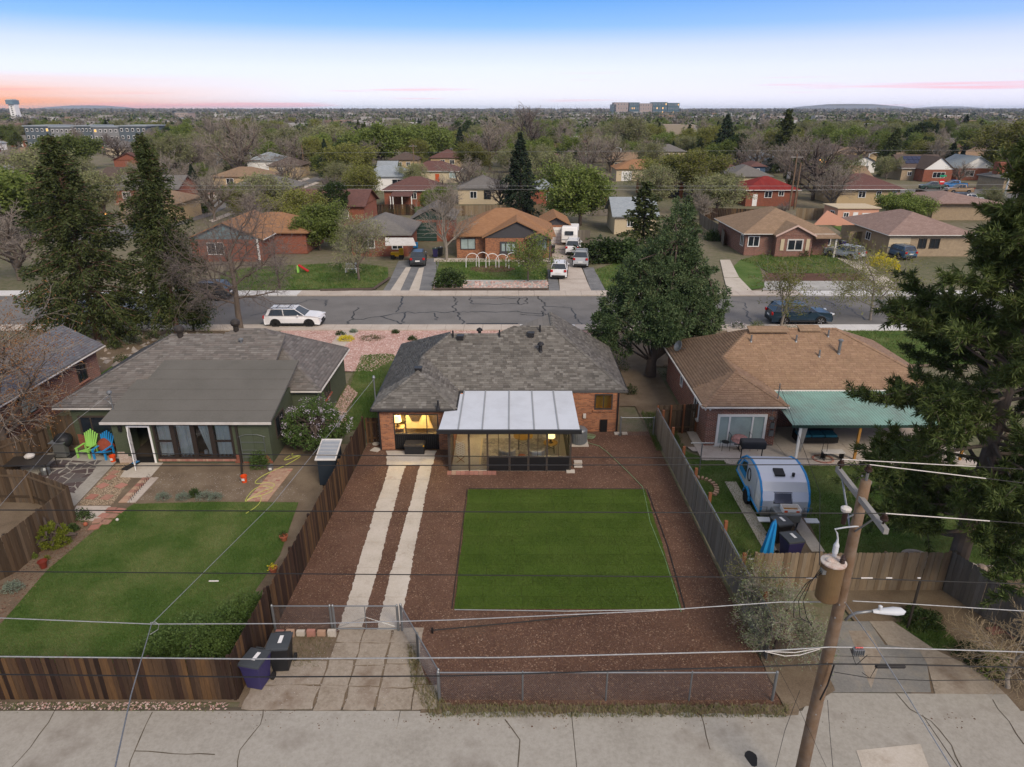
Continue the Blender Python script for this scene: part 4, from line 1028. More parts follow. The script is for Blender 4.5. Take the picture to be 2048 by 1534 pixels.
b = MB(); b.box(-3.08,SRY-.02,-.02,posts[-1]-.05,34.97,.035); b.build('sunroom_floor',m_conc2,hs)
b = MB(); b.box(-3.05,34.94,0,3.0,34.975,2.3); b.build('sunroom_back_wall',M_plain('greige_wall',(.32,.29,.25),.8),hs)
zr = lambda y: 2.40+(y-30.2)*.018
cuts = [-3.63,-2.64,-1.46,-.15,1.10,2.29,3.35]
for i in range(6):
 a,c = cuts[i]+.02,cuts[i+1]-.02
 if i == 0: P = [(a,30.2,zr(30.2)),(c,30.2,zr(30.2)),(c,34.6,zr(34.6)),(-2.85,34.6,zr(34.6)),(-2.85,32.45,zr(32.45)),(a+.1,32.3,zr(32.3))]
 else: P = [(a,30.2,zr(30.2)),(c,30.2,zr(30.2)),(c,35.0,zr(35.0)),(a,35.0,zr(35.0))]
 b = MB(); b.slab(P,.06); b.build('roof_panel',m_awn,hs)
 if i:
  b = MB(); b.slab([(cuts[i]-.035,30.21,zr(30.2)+.035),(cuts[i]+.035,30.21,zr(30.2)+.035),(cuts[i]+.035,34.98,zr(35)+.035),(cuts[i]-.035,34.98,zr(35)+.035)],.07); b.build('panel_seam',m_awns,hs)
b = MB(); b.box(-3.7,30.06,2.24,3.42,30.19,2.44); b.build('gutter',m_gutter,hs)
b = MB()
for k in range(11):
 x = -3.25+k*.225; b.box(x,30.0-.0,0,x+.205,30.25+.0,.10)
b.build('brick_step',m_paver,hs)
t = thing('area_rug','grey patterned rug on the sunroom floor','rug',(0,32.3,.036),world=True)
b = MB(); b.box(-1.6,31.0,.037,1.9,34.0,.05); b.build('rug_field',M_ground('patterned_rug',[(.10,.10,.12),(.28,.25,.22),(.45,.40,.34)],(3,12),bumps=(60,.2,.01)),t)
b = MB(); b.box(-1.7,31.0,.037,-1.61,34,.052); b.box(1.91,31,.037,2.0,34,.052); b.build('rug_border',m_cream,t)
def round_table(x,y,r,h,label):
 t = thing('round_table',label,'table',(x,y,.05)); b = MB(); b.lathe([(r,h-.035),(r,h)],24); b.build('tabletop',M_plain('honey_wood'+str(r),(.30,.17,.03),.4),t)
 for k in range(4):
  a = k*math.pi/2+.78; b = MB(); b.tube([(r*.7*math.cos(a),r*.7*math.sin(a),0),(r*.6*math.cos(a),r*.6*math.sin(a),h-.04)],.02,5); b.build('leg',m_black,t)
 b = MB(); b.tube([(r*.65*math.cos(.78),r*.65*math.sin(.78),.25),(-r*.65*math.cos(.78),-r*.65*math.sin(.78),.25)],.015,4); b.tube([(r*.65*math.cos(2.35),r*.65*math.sin(2.35),.25),(-r*.65*math.cos(2.35),-r*.65*math.sin(2.35),.25)],.015,4); b.build('stretcher',m_black,t)
round_table(.6,32.9,.52,.72,'round honey wood table on black crossed legs in the middle of the sunroom')
round_table(2.05,32.4,.38,.55,'small round side table carrying the lit lamp in the sunroom')
table_lamp(2.05,32.4,.6,'lit table lamp with amber shade on the sunroom side table',1.15)
area_light('sunroom_lamp_light',(2.05,32.4,1.35),120,(1,.66,.28))
area_light('sunroom_lamp_light',(-1.6,33.4,2.05),90,(1,.66,.28))
def tub_chair(x,y,rz,label,mt,throw=None):
 t = thing('armchair',label,'chair',(x,y,.05),rz); b = MB(); b.lathe([(.30,.08),(.36,.2),(.36,.4),(.30,.42)],16); b.build('seat',mt,t)
 b = MB(); V = []
 for k in range(9):
  a = math.pi*(k/8); b.cbox((.38*math.cos(a),.38*math.sin(a),.52),(.16,.12,.45),rz=a+math.pi/2)
 b.build('backrest',mt,t,bevel=.02)
 if throw: b = MB(); b.cbox((0,.42,.62),(.5,.2,.36)); b.build('throw',throw,t,bevel=.05)
m_linen = M_plain('linen_upholstery',(.42,.38,.33),.9)
tub_chair(2.0,33.6,0,'linen armchair with a peach throw behind the lit sunroom lamp',m_linen,M_plain('peach_throw',(.55,.36,.27),.9))
tub_chair(-.25,31.35,math.pi,'pale armchair nearest the sunroom glass, left of the wicker stool',m_linen)
tub_chair(1.25,31.35,math.pi,'pale armchair with blue white cushion nearest the sunroom glass',m_linen,m_walkn)
t = thing('wicker_stool','small brown wicker stool between the two pale sunroom chairs','stool',(.5,31.3,.05)); b = MB(); b.lathe([(.2,.3),(.22,.33),(.2,.36)],14); b.build('seat',m_terra,t)
for k in range(4): b = MB(); a = k*1.57; b.tube([(.17*math.cos(a),.17*math.sin(a),0),(.15*math.cos(a),.15*math.sin(a),.3)],.018,5); b.build('leg',m_woodr,t)
t = thing('plant_stand','dark leafy plant hanging over a stand at the back of the sunroom','plant',(-1.35,34.4,.05)); b = MB(); b.tube([(0,0,0),(0,0,1.5)],.03,6); b.build('stand',m_black,t)
b = MB()
for k in range(14): a = k*.45; b.cbox((.2*math.cos(a),.15*math.sin(a),1.6+.1*math.sin(k*2)),(.28,.1,.02),rz=a,ry=.5)
b.build('leaves',m_lfD,t)
t = thing('folding_wine_rack','white criss-cross lattice rack standing inside the sliding door','rack',(-2.65,31.2,.05)); b = MB()
for k in range(6): b.tube([(-.22,0,.35+k*.13),(.22,0,.6+k*.13)],.014,4); b.tube([(.22,.02,.35+k*.13),(-.22,.02,.6+k*.13)],.014,4)
b.build('lattice',m_white,t); b = MB(); b.tube([(-.2,0,0),(.2,0,.35)],.018,4); b.tube([(.2,.02,0),(-.2,.02,.35)],.018,4); b.build('base',m_woodr,t)
p = G(1157,893); t = thing('air_conditioner','round grey ribbed air conditioner beside the sunroom','air conditioner',(p[0]+.05,p[1]+.45,0))
b = MB(); b.lathe([(.40,.05),(.42,.1),(.42,.82),(.36,.9),(.1,.92)],28); b.build('casing',m_galv,t); b = MB()
for k in range(28): a = k*math.pi/14; b.cbox((.435*math.cos(a),.435*math.sin(a),.46),(.03,.03,.7),rz=a)
b.build('fins',M_plain('grey_fins',(.16,.18,.19),.6),t); b = MB(); b.box(-.5,-.5,0,.5,.5,.05); b.build('pad',m_conc2,t)
p = G(829,911); t = thing('deck_box','black plastic deck box under the wide lit window','storage box',(p[0],p[1]+.32,.03))
b = MB(); b.box(-.52,-.28,0,.52,.28,.46); b.build('box_body',m_blackp,t,bevel=.03); b = MB(); b.prism([(-.56,.47),(.56,.47),(.52,.58),(-.52,.58)],-.31,.31,'y'); b.build('lid',M_plain('worn_dark_lid',(.05,.042,.035),.6,var=.5,scale=8),t,bevel=.02)
b = MB(); b.cbox((.5,-.3,.52),(.06,.04,.08)); b.build('latch',m_yel,t)
ss = thing('stepping_stones','irregular stepping stones along the left side of the middle house','path',(-7.3,33,0),world=True)
for (u,v,w_,h_) in ((752,900,.55,.32),(752,888,.35,.22),(753,881,.4,.2),(755,874,.3,.2),(751,868,.3,.18),(757,862,.3,.16),(750,856,.3,.16),(756,850,.3,.15)):
 p = G(u,v); n = 4 if w_ > .5 else 7; b = MB(); b.prism([(p[0]+w_*.6*math.cos(a),p[1]+h_*.9*math.sin(a)) for a in np.linspace(.4,.4+2*math.pi*(n-1)/n,n)],0,.04); b.build('stepping_stone',m_conc2,ss)
for (u,v) in ((1156,925),(1156,933),(1141,944),(1236,868),(1247,868)):
 p = G(u,v);
 b = MB(); b.cbox((p[0],p[1],.04),(.42,.26,.07)); b.build('stepping_stone',m_conc2,ss)
pts = [G(u,v)+[0,0,.04] for u,v in ((1172,883),(1180,888),(1198,893),(1215,906),(1235,925),(1258,947),(1285,975),(1291,1000),(1300,1045),(1330,1120),(1352,1190),(1362,1225))]
hz = MB(); hz.tube(pts,.016,5); ho = hz.build('garden_hose',m_hoseg); tag(ho,'thin green hose curving from the air conditioner down to the sod lawn','hose')
b = MB(); b.tube([(G(1180,877)[0]+.2*math.cos(a)*(1+.04*a),G(1180,877)[1]+.2*math.sin(a),.04+.01*a) for a in np.linspace(0,18,50)],.014,5); tag(b.build('coiled_hose',m_hoseg),'green hose coiled on the mulch beside the air conditioner','hose')
p0,p1 = G(865,1266),G(1210,1228)
b = MB(); b.tube([p0+[0,0,.12],p0+(p1-p0)*.5+[0,0,.05],p1+[0,0,.04]],.022,5); b.tube([p0,p0+[0,0,.22]],.04,6); tag(b.build('irrigation_tube',m_wire),'black tube lying across the mulch in front of the sod lawn','tube')
# GREEN BRICK HOUSE (left)
gh = thing('green_brick_house','green painted brick house with grey brown shingles and an open white door, left','house',(-17,35,0),world=True)
gl,gm,gr = (-24.12,32.76,EZ),(-12.4,35.09,EZ),(-10.7,35.09,EZ)
s_g = .52
A1 = (-24.12,32.76,EZ); A2 = (-17.2,32.76,EZ); zA = 4.62
A3 = (-17.2,32.76+(zA-EZ)/s_g,zA); A4 = (-20.0,32.76+(zA-EZ)/s_g,zA)
yr = 38.3;
f1 = [(-24.12,32.76,EZ),(-17.2,32.76,EZ),(-17.2,yr-.9,EZ+(yr-.9-32.76)*.43),(-17.2,yr,EZ+(yr-32.76)*.40),(-19.98,yr,EZ+(yr-32.76)*.40)]
zt_ = EZ+(yr-32.76)*.40
f1 = [(-24.12,32.76,EZ),(-13.3,32.76,EZ),(-13.3,yr,zt_),(-19.98,yr,zt_)]
s2 = .55; f2 = [(-13.3,35.09,EZ),(-10.7,35.09,EZ),(-14.8,39.2,EZ+4.11*s2),(-16.6,39.2,EZ+4.11*s2),(-16.9,yr,zt_),(-13.3,yr-.1,EZ+(yr-.1-35.09)*s2)]
f2 = [(-14.6,35.09,EZ),(-10.7,35.09,EZ),(-14.8,39.2,EZ+4.11*s2),(-16.6,39.2,EZ+4.11*s2),(-17.6,38.6,EZ+3.51*s2)]
f3 = [(-10.7,35.09,EZ),(-10.7,42.3,EZ),(-14.8,39.2,EZ+4.11*s2)]
f4 = [(-24.12,42.3,EZ),(-24.12,32.76,EZ),(-19.98,yr,zt_)]
roof_obj(gh,[f1,f2,f3,f4],m_rA,th=.15)
roof_obj(gh,[[(-10.7,42.3,EZ),(-17.4,42.3,EZ),(-16.6,39.2,EZ+4.11*s2),(-14.8,39.2,EZ+4.11*s2)],[(-17,42.3,EZ),(-24.1,42.3,EZ),(-19.98,38.3,zt_),(-16.9,38.3,zt_)]],m_rA,name='rear_roof')
shingles(gh,[f1,f2,f3,f4],m_shB,row=.17,tab=.36,th=.02,seed=5)
caps(gh,[((-24.12,32.76,EZ),(-19.98,yr,zt_),nrm(f1),nrm(f4)),((-10.7,35.09,EZ),(-14.8,39.2,EZ+4.11*s2),nrm(f2),nrm(f3)),((-19.98,yr,zt_),(-17,yr,zt_),nrm(f1),np.array([0,.5,1])),((-16.6,39.2,EZ+4.11*s2),(-14.8,39.2,EZ+4.11*s2),nrm(f2),np.array([0,.5,1])),((-14.8,39.2,EZ+4.11*s2),(-10.7,42.3,EZ),np.array([0,.5,1]),nrm(f3))],m_shB)
gutter(gh,[((-10.64,35.05,EZ-.1),(-10.64,42.3,EZ-.1)),((-12.3,35.03,EZ-.1),(-10.64,35.03,EZ-.1)),((-24.1,32.7,EZ-.1),(-20.9,32.7,EZ-.1))],m_offw,.05)
e0,e1,t1,t0 = (-20.62,31.0,2.44),(-12.1,31.0,2.44),(-11.95,36.0,3.92),(-20.1,36.0,3.92)
ns = 6
for k in range(ns):
 a,c = k/ns,(k+1)/ns
 L = lambda p,q_,t_: tuple(p[i]+(q_[i]-p[i])*t_ for i in range(3))
 l0,l1 = L(e0,t0,a),L(e0,t0,c); r0,r1 = L(e1,t1,a),L(e1,t1,c)
 if k >= 4: l0 = (l0[0]+.6,l0[1],l0[2]); l1 = (l1[0]+.6,l1[1],l1[2])
 lift = .02+.012*(ns-k)*0
 cut = L(l0,r0,rnd.uniform(.3,.85)); cut1 = L(l1,r1,0); f_ = (cut[0]-l0[0])/(r0[0]-l0[0]); cut1 = L(l1,r1,f_)
 for P in ([l0,cut,cut1,l1],[cut,r0,r1,cut1]):
  P = [tuple(np.array(p)+[0,0,.02+.018*(1-(i >= 2))]) for i,p in enumerate(P)]
  P[0] = (P[0][0]+.003,*P[0][1:]); b = MB(); b.slab(P,.11); b.build('roofing_strip',m_roll,gh)
b = MB(); b.box(-20.66,30.93,2.33,-12.06,30.99,2.45); b.build('gutter',m_offw,gh)
gy = 31.25
dxl,dxr = AY(263,900,gy)[0],AY(309,900,gy)[0]; dz = AY(286,851,gy)[2]
wxl,wxr = AY(301,880,gy)[0]+.22,AY(467,880,gy)[0]; wz0,wz1 = AY(380,917,gy)[2]+.02,AY(380,847,gy)[2]
b = MB(); b.box(-20.3,gy,0,dxl,gy+.2,2.4); b.box(dxl,gy,dz,wxr,gy+.2,2.4); b.box(dxr,gy,0,wxl,gy+.2,dz); b.box(wxl,gy,0,wxr,gy+.2,wz0); b.box(wxr,gy,0,-12.35,gy+.2,2.4)
b.box(-12.55,gy+.2,0,-12.35,35.3,2.6); b.box(-20.3,gy+.2,0,-20.1,33,2.4)
b.box(-23.4,33.0,0,-20.3,33.2,2.4); b.box(-23.4,33.2,0,-23.2,42,2.4); b.box(-12.35,35.3,0,-11.0,35.5,2.4); b.box(-11.2,35.5,0,-11.0,42,2.4)
b.build('green_brick_wall',m_brG,gh)
b = MB(); b.box(-20.1,34.5,0,-12.55,34.55,2.5); b.box(-20.1,gy+.2,0,-12.55,34.5,.03); b.build('interior_wall',M_plain('dim_room',(.05,.04,.032),.9),gh)
for (x0,x1,n_) in ((-20.28,-19.3,5),(wxr-.1,wxr+1.0,4),(-12.75,-12.36,4)):
 b = MB()
 for k in range(n_):
  rr = k/n_; b.box(x0+(.12*k if x1 < -18 else 0)*0,gy-.006,k*.13,x0+(x1-x0)*(1-rr*.8),gy-.001+.0,k*.13+.128)
 b.build('flaked_brick_patch',m_brW if x0 < -18 else m_brC,gh,kind=None)
b = MB(); b.box(-23.35,32.994,0,-22.5,32.999,.8); b.build('flaked_brick_patch',m_brC,gh)
b = MB(); n_ = int((wxr-wxl)/.085)
for k in range(n_): b.box(wxl+k*.085,gy-.05,wz0-.16,wxl+k*.085+.075,gy-.003,wz0-.02)
b.build('brick_sill',m_paver,gh)
wl,wr = AY(160,850,33.0)[0],AY(229,850,33.0)[0]
window(gh,wl,wr,AY(195,869,33)[2],AY(195,831,33)[2],33.0,frame=m_frame,nx=[wl+(wr-wl)*.35],fw=.1,label='dark double window over the garden chairs')
wd = wxr-wxl; cols_ = [0,.245,.50,.735,1.0]
fr = MB()
for c_ in cols_: x = wxl+wd*c_; fr.box(max(wxl,x-.11),gy-.04,wz0,min(wxr,x+.11),gy+.1,wz1)
fr.box(wxl,gy-.05,wz0-.02,wxr,gy+.1,wz0+.08); fr.box(wxl,gy-.05,wz1-.08,wxr,gy+.1,wz1)
zm = (wz0+wz1)/2
for i in (0,3): fr.box(wxl+wd*cols_[i],gy-.03,zm-.04,wxl+wd*cols_[i+1],gy+.05,zm+.04)
W_ = fr.build('window',M_plain('brown_black_frame',(.030,.022,.018),.6),gh,label='long dark framed window with pale curtains')
for i in range(4):
 b = MB(); b.box(wxl+wd*cols_[i]+.12,gy+.02,wz0+.09,wxl+wd*cols_[i+1]-.12,gy+.03,wz1-.09); b.build('pane',m_glassc,W_)
 a,c = wxl+wd*cols_[i]+.13,wxl+wd*cols_[i+1]-.13
 b = MB(); nn = 26
 for k in range(nn):
  u0,u1 = k/nn,(k+1)/nn
  if i == 2:    # drawn aside,narrowing towards the right foot
   V = []
   for uu in (u0,u1):
    for zz in (0,.5,1):
     x = a+(c-a)*(.12+.88*uu if zz == 1 else (.42+.58*uu if zz == .5 else .76+.24*uu)); V.append((x,gy+.16+.035*math.sin(uu*26),wz0+.1+(wz1-wz0-.2)*zz))
   b.add(V,[(0,3,4,1),(1,4,5,2)])
  else:
   b.add([(a+(c-a)*uu,gy+.16+.035*math.sin(uu*24+i)+.01*math.sin(uu*61),wz0+.1+(wz1-wz0-.2)*zz) for uu in (u0,u1) for zz in (0,1)],[(0,2,3,1)])
 b.build('curtain',m_curt,W_,smooth=True)
t = thing('paint_cans','tins and jars on the sill behind the parted curtain','tins',(wxl+wd*.57,gy+.45,wz0+.02));
for k in range(3): b = MB(); b.lathe([(.1,0),(.1,.2),(.08,.22)],10,(k*.25,0,0)); b.build('tin',m_offw,t)
t2_ = MB(); t2_.box(wxl,gy+.3,wz0-.5,wxr,gy+.7,wz0+.01); t2_.build('inner_shelf',m_woodr,gh)
b = MB(); b.box(dxl-.0,gy-.04,0,dxl+.09,gy+.1,dz); b.box(dxr-.09,gy-.04,0,dxr,gy+.1,dz); b.box(dxl+.09,gy-.04,dz-.09,dxr-.09,gy+.1,dz); b.build('door_frame',m_white,gh)
hx,hy = dxl+.09,gy-.05; a_ = R(-62); L_ = dxr-dxl-.2
dd = MB(); M_ = lambda s_,d_,z_: (hx+s_*math.cos(a_)-d_*math.sin(a_),hy+s_*math.sin(a_)+d_*math.cos(a_),z_)
def dbox(s0,s1,z0,z1,d0=-.02,d1=.02):
 V = [M_(s,d,z) for z in (z0,z1) for d in (d0,d1) for s in (s0,s1)]; dd.add(V,[(0,2,3,1),(4,5,7,6),(0,1,5,4),(2,6,7,3),(0,4,6,2),(1,3,7,5)])
dbox(0,.1,.06,dz-.1); dbox(L_-.1,L_,.06,dz-.1)
for z0 in (.06,.62,1.12,1.6,dz-.2): dbox(.1,L_-.1,z0,z0+.09)
D_ = dd.build('open_door',m_white,gh); dd = MB(); dbox(.1,L_-.1,.15,dz-.2,-.004,.004); dd.build('door_glass',m_glassc,D_)
b = MB(); x_ = AY(243,860,gy)[0]; b.cbox((x_,gy-.1,AY(243,855,gy)[2]),(.16,.14,.32)); b.build('wall_lantern',m_black,gh,bevel=.03)
downspout(gh,AY(477,880,gy)[0],gy,2.35,m_dark,.05)
b = MB(); b.tube([(AY(477,880,gy)[0],gy-.1,.1),(AY(470,970,29)[0],gy-1.3,.08)],.05,6); b.build('downspout',m_dark,gh)
b = MB(); b.box(-13.9,gy-.02,.1,-13.2,gy-.004,2.0); b.build('blocked_door_panel',M_plain('green_panel',(.07,.085,.055),.8),gh)
window(gh,37.0,38.2,1.1,2.1,-11.0,'E',frame=m_frame,sill=m_brC)
window(gh,32.2,33.6,.9,2.1,-12.35,'E',frame=m_frame)
for (x,y,z,k) in ((-19.4,38.1,zt_-.05,'turbine'),(-16.5,39.1,EZ+4.0*s2+.05,'turbine'),(-15.7,37.6,EZ+2.5*s2-.05,'flue')): vent(gh,x,y,z,k)
b = MB(); b.cbox((-15.1,36.5,3.42),(.22,.18,.12)); b.build('roof_vent',m_black,gh)
b = MB(); b.tube([(-20.4,31.9,2.6),(-20.4,31.9,3.7)],.03,6); b.lathe([(.08,3.6),(.13,3.66),(.12,3.72),(.05,3.78)],10,(-20.4,31.9,0)); b.tube([(-20.4,31.9,3.5),(-20.65,31.8,3.35),(-20.55,31.9,3.2),(-20.4,31.9,3.0)],.02,5); b.build('service_mast',m_galv,gh)
# BROWN ROOFED HOUSE (right)
th = thing('brown_roofed_brick_house','dark red brick house with brown shingle roof and green awning, right','house',(17,36,0),world=True)
a0,a1 = (10.1,32.89,EZ),(14.55,32.89,EZ); s_t = .50; xr = 12.32
Wt = (xr,32.89+2.22,EZ+2.22*s_t); mz = 4.72
f1 = [a0,a1,Wt]; vv = (14.55,35.24,EZ)
Wq2 = (xr,35.24+2.22,EZ+2.22*s_t)
f2 = [a1,vv,Wq2,Wt]
rp0 = (10.1+4.15,35.24+4.15-.0,EZ+4.15*.5)
f3 = [vv,(24.4,35.24,EZ),(19.6,39.6,EZ+4.36*.5),(14.46,39.6,EZ+4.36*.5),Wq2]
f4 = [(10.1,43,EZ),a0,Wt,Wq2,(14.46,39.6,EZ+4.36*.5)]
f5 = [(24.4,35.24,EZ),(24.4,43.9,EZ),(19.6,39.6,EZ+4.36*.5)]
roof_obj(th,[f1,f2,f3,f4,f5],m_rC,th=.14)
roof_obj(th,[[(24.4,43.9,EZ),(10.1,43.5,EZ),(14.46,39.6,EZ+4.36*.5),(19.6,39.6,EZ+4.36*.5)]],m_rC,name='rear_roof')
shingles(th,[f1,f2,f3,f4,f5],m_shC,row=.155,tab=.30,th=.010,seed=8)
zz = EZ+4.36*.5
caps(th,[(a0,Wt,nrm(f1),nrm(f4)),(a1,Wt,nrm(f1),nrm(f2)),(Wt,Wq2,nrm(f4),nrm(f2)),((14.46,39.6,zz),(19.6,39.6,zz),nrm(f3),np.array([0,.5,1])),((24.4,35.24,EZ),(19.6,39.6,zz),nrm(f3),nrm(f5)),(Wq2,(14.46,39.6,zz),nrm(f4),nrm(f3))],m_shC,w=.3)
for (x0,x1,y) in ((14.2,16.6,39.35),(17.3,18.6,39.55)):
 b = MB(); b.slab([(x0,y-.35,zz-.02),(x1,y-.35,zz-.02),(x1,y+.25,zz+.16),(x0,y+.25,zz+.16)],.06); b.build('ridge_vent',m_rC,th)
gutter(th,[((10.05,32.83,EZ-.09),(14.6,32.83,EZ-.09)),((14.6,35.18,EZ-.09),(24.4,35.18,EZ-.09)),((10.04,32.83,EZ-.09),(10.04,43,EZ-.09))],m_offw,.055)
b = MB(); b.box(10.4,33.1,0,14.15,33.3,2.4); b.box(10.4,33.3,0,10.6,42.8,2.4); b.box(13.95,33.3,0,14.15,35.6,2.4); b.box(14.15,35.6,0,24,35.8,2.4); b.build('brick_wall',m_brB,th)
a_,c_ = AY(1432,860,33.1)[0],AY(1530,860,33.1)[0]; z0,z1 = AY(1480,890,33.1)[2],AY(1480,828,33.1)[2]
window(th,a_,c_,z0,z1,33.1,frame=m_white,glass=m_glassb,nx=[a_+(c_-a_)*.25,a_+(c_-a_)*.72],fw=.13,out=.08,sill=m_offw,label='wide white framed picture window facing the patio')
window(th,34.6,35.7,.9,2.15,10.4,'W',frame=m_white,sill=m_offw); window(th,38.6,39.1,1.2,1.9,10.4,'W',frame=m_white,nx=1)
window(th,15.5,17.2,0.9,2.1,35.6,frame=m_frame);
b = MB(); x_ = AY(1540,850,33.1)[0]; b.lathe([(.12,0),(.12,.1)],12,(x_,33.0,1.7)); b.cbox((x_+.1,33.04,1.3),(.2,.1,.32)); b.cbox((x_+.1,33.04,.85),(.24,.1,.34)); b.build('meter_box',m_galv,th)
b = MB(); b.tube([(x_,33.02,1.7),(x_,33.02,2.3),(14.1,33.3,2.4),(14.1,33.3,3.6)],.03,6); b.build('service_mast',m_galv,th)
for s_ in (-1,1): b = MB(); b.lathe([(.02,0),(.08,.12),(.09,.16)],8,(10.35+s_*.12,32.95,2.2)); b.build('flood_lamp',m_white,th)
for (u,v,k,mt) in ((1677,707,'flue',m_galv),(1638,713,'pipe',m_galv),(1592,683,'pipe',m_galv),(1502,683,'pipe',m_galv),(1656,673,'pipe',m_galv)):
 r_ = ray(u,v); tt = (EZ-.5*35.24-CAM_H)/(r_[2]-.5*r_[1]); p = np.array([0,0,CAM_H])+r_*tt; vent(th,p[0],min(p[1],39.4),min(p[2],zz-.05),k,mt)
t = thing('satellite_dish','grey satellite dish on the left eave of the brown roofed house','satellite dish',(10.6,41.0,2.75)); b = MB(); b.lathe([(.05,0),(.28,.05),(.36,.12),(.35,.13),(.04,.03)],16); d_ = b.build('dish',m_galv,t); d_.rotation_euler = (R(65),0,R(-70)); d_.location = (0,0,.3)
b = MB(); b.tube([(0,0,0),(0,0,.32)],.025,6); b.tube([(0,0,.1),(.35,-.25,.25)],.015,5); b.build('mount',m_galv,t)
aw = MB(); x0,x1,y0,y1,zf,zk = 14.25,23.5,31.35,35.3,2.12,2.42; n_ = 118; V = []; F = []
for i in range(n_+1):
 x = x0+(x1-x0)*i/n_; dz = .022*math.sin(i*math.pi/1.0+(.5)*math.pi) if False else (.02 if i % 2 else -.012)
 V += [(x+(.25 if False else 0),y0,zf+dz),(x,y1,zk+dz)]
 if i: F.append((2*i-2,2*i,2*i+1,2*i-1))
aw.add(V,F); awo = aw.build('awning',m_teal,th); md = awo.modifiers.new('thickness','SOLIDIFY'); md.thickness = .008
b = MB(); b.box(x0,y0,zf-.16,x1,y0+.08,zf-.02); b.build('awning_beam',m_green,th)
for x in (14.75,17.8,21.0,23.3):
 b = MB(); b.box(x-.06,y0+.1,.06,x+.06,y0+.2,zf-.16); b.build('awning_post',m_white if x < 15 else m_woody,th)
b = MB(); n_ = 20
for k in range(n_): b.add([(14.82+.3*(u_)+.0,y0+.16+.03*math.sin(u_*30),z_*2.0+.1) if z_ else (14.82+.12*u_,y0+.16+.03*math.sin(u_*30),.5) for u_ in (k/n_,(k+1)/n_) for z_ in (0,.97)],[(0,2,3,1)])
b.build('porch_curtain',m_offw,th)
# FAR LEFT BRICK HOUSE
lh = thing('slate_roofed_brick_house','dark red brick house with blue grey shingles behind bare twigs, far left','house',(-32,37,0),world=True)
ze = 2.6; zp = 3.95
g1 = [(-26.9,26,ze),(-26.9,42.7,ze),(-29.35,42.7,zp),(-29.35,28.5,zp)]
g2 = [(-29.35,28.5,zp),(-29.35,42.7,zp),(-31.8,42.7,ze),(-31.8,28.5,ze)]
roof_obj(lh,[g1,g2[::-1]],m_rA,th=.15); hp = hip_polys(-46,-29.6,27,41,ze,.42); roof_obj(lh,hp,m_rA,th=.15,name='main_roof')
shingles(lh,[g1,g2],m_shD,row=.17,tab=.36,th=.018,seed=9); shingles(lh,[hp[3],hp[0]],m_shD,row=.17,tab=.36,th=.018,near=0,seed=10,prefix='main_shingle')
b = MB(); b.box(-27.5,26.4,0,-27.3,42.3,2.5); b.box(-45.6,42.1,0,-27.5,42.3,2.5); b.box(-45.6,26.4,0,-27.5,26.6,2.5); b.build('brick_wall',m_brB,lh)
b = MB(); b.prism([(-31.6,2.5),(-27.2,2.5),(-29.35,zp-.1)],42.1,42.35,'y'); b.build('gable_wall',m_brB,lh)
window(lh,34.6,35.9,.95,2.2,-27.3,'E',frame=m_dark,glass=m_glassb,sill=m_paver); window(lh,40,40.9,.95,2.1,-27.3,'E',frame=m_dark,sill=m_paver)
gutter(lh,[((-26.84,26,ze-.1),(-26.84,42.7,ze-.1))],m_offw,.05)
# FENCES
PLK = {}
def plank_mesh(mat,h,w,th=.02):
 key = (mat.name,round(h,2),round(w,3),rnd.randrange(3));
 if key in PLK: return PLK[key]
 me = bpy.data.meshes.new('board'); v = rnd.uniform(-.02,.02); c = w*.2
 pts = [(-w/2,0),(w/2,0),(w/2,h+v-c),(w/2-c,h+v),(-w/2+c,h+v),(-w/2,h+v-c)]
 n = 6; V = [(x,-th/2,z) for x,z in pts]+[(x,th/2,z) for x,z in pts]
 me.from_pydata(V,[],[tuple(range(n)),tuple(range(2*n-1,n-1,-1))]+[(i+n,(i+1) % n+n,(i+1) % n,i) for i in range(n)])
 me.materials.append(mat); PLK[key] = me; return me
def board_fence(label,pts,h,mat,w=.14,side=1,post=None,post_every=2.4,posth=0,rails=2,railmat=None,tilt=.004,group=None,joined=False):
 """side +1: rails and posts stand to the left of the run"""
 p0 = np.array([*pts[0][:2],0.]); t = thing('wooden_fence',label,'fence',p0,world=True,group=group)
 jb = MB()
 for (a,c) in zip(pts[:-1],pts[1:]):
  a = np.array([*a[:2],0.]); c = np.array([*c[:2],0.]); L = np.linalg.norm(c-a); d = (c-a)/L; ang = math.atan2(d[1],d[0]); nn = np.array([-d[1],d[0],0])*side
  n = max(1,round(L/(w+.006)))
  for k in range(n):
   p = a+d*L*(k+.5)/n
   if joined: jb.cbox((p[0],p[1],h/2+rnd.uniform(-.015,.015)),(w*.95,.02,h),rz=ang); continue
   o = bpy.data.objects.new('board',plank_mesh(mat,h,w)); COL.objects.link(o); o.parent = t
   o.location = p-p0+nn*rnd.uniform(-.006,.006); o.rotation_euler = (rnd.gauss(0,tilt),rnd.gauss(0,tilt),ang+rnd.gauss(0,.02))
  for k in range(rails):
   z = h*(.2+.62*k/max(1,rails-1)); b = MB(); m_ = (a+c)/2+nn*.035; b.cbox((m_[0],m_[1],z),(L,.04,.09),rz=ang); b.build('rail',railmat or mat,t)
  if post is not None:
   m = max(1,round(L/post_every))
   for k in range(m+1):
    p = a+d*L*k/m+nn*.07; b = MB(); b.cbox((p[0],p[1],(h+posth)/2),(.09,.09,h+posth),rz=ang); b.build('post',post,t)
 if joined: jb.build('boards',mat,t,kind='stuff')
 return t
board_fence('dark stained board fence along the alley at the bottom left',[(-24,15.95),(-16,16.0),(-8.55,16.0)],1.65,m_woodd,side=1,post=m_woodd)
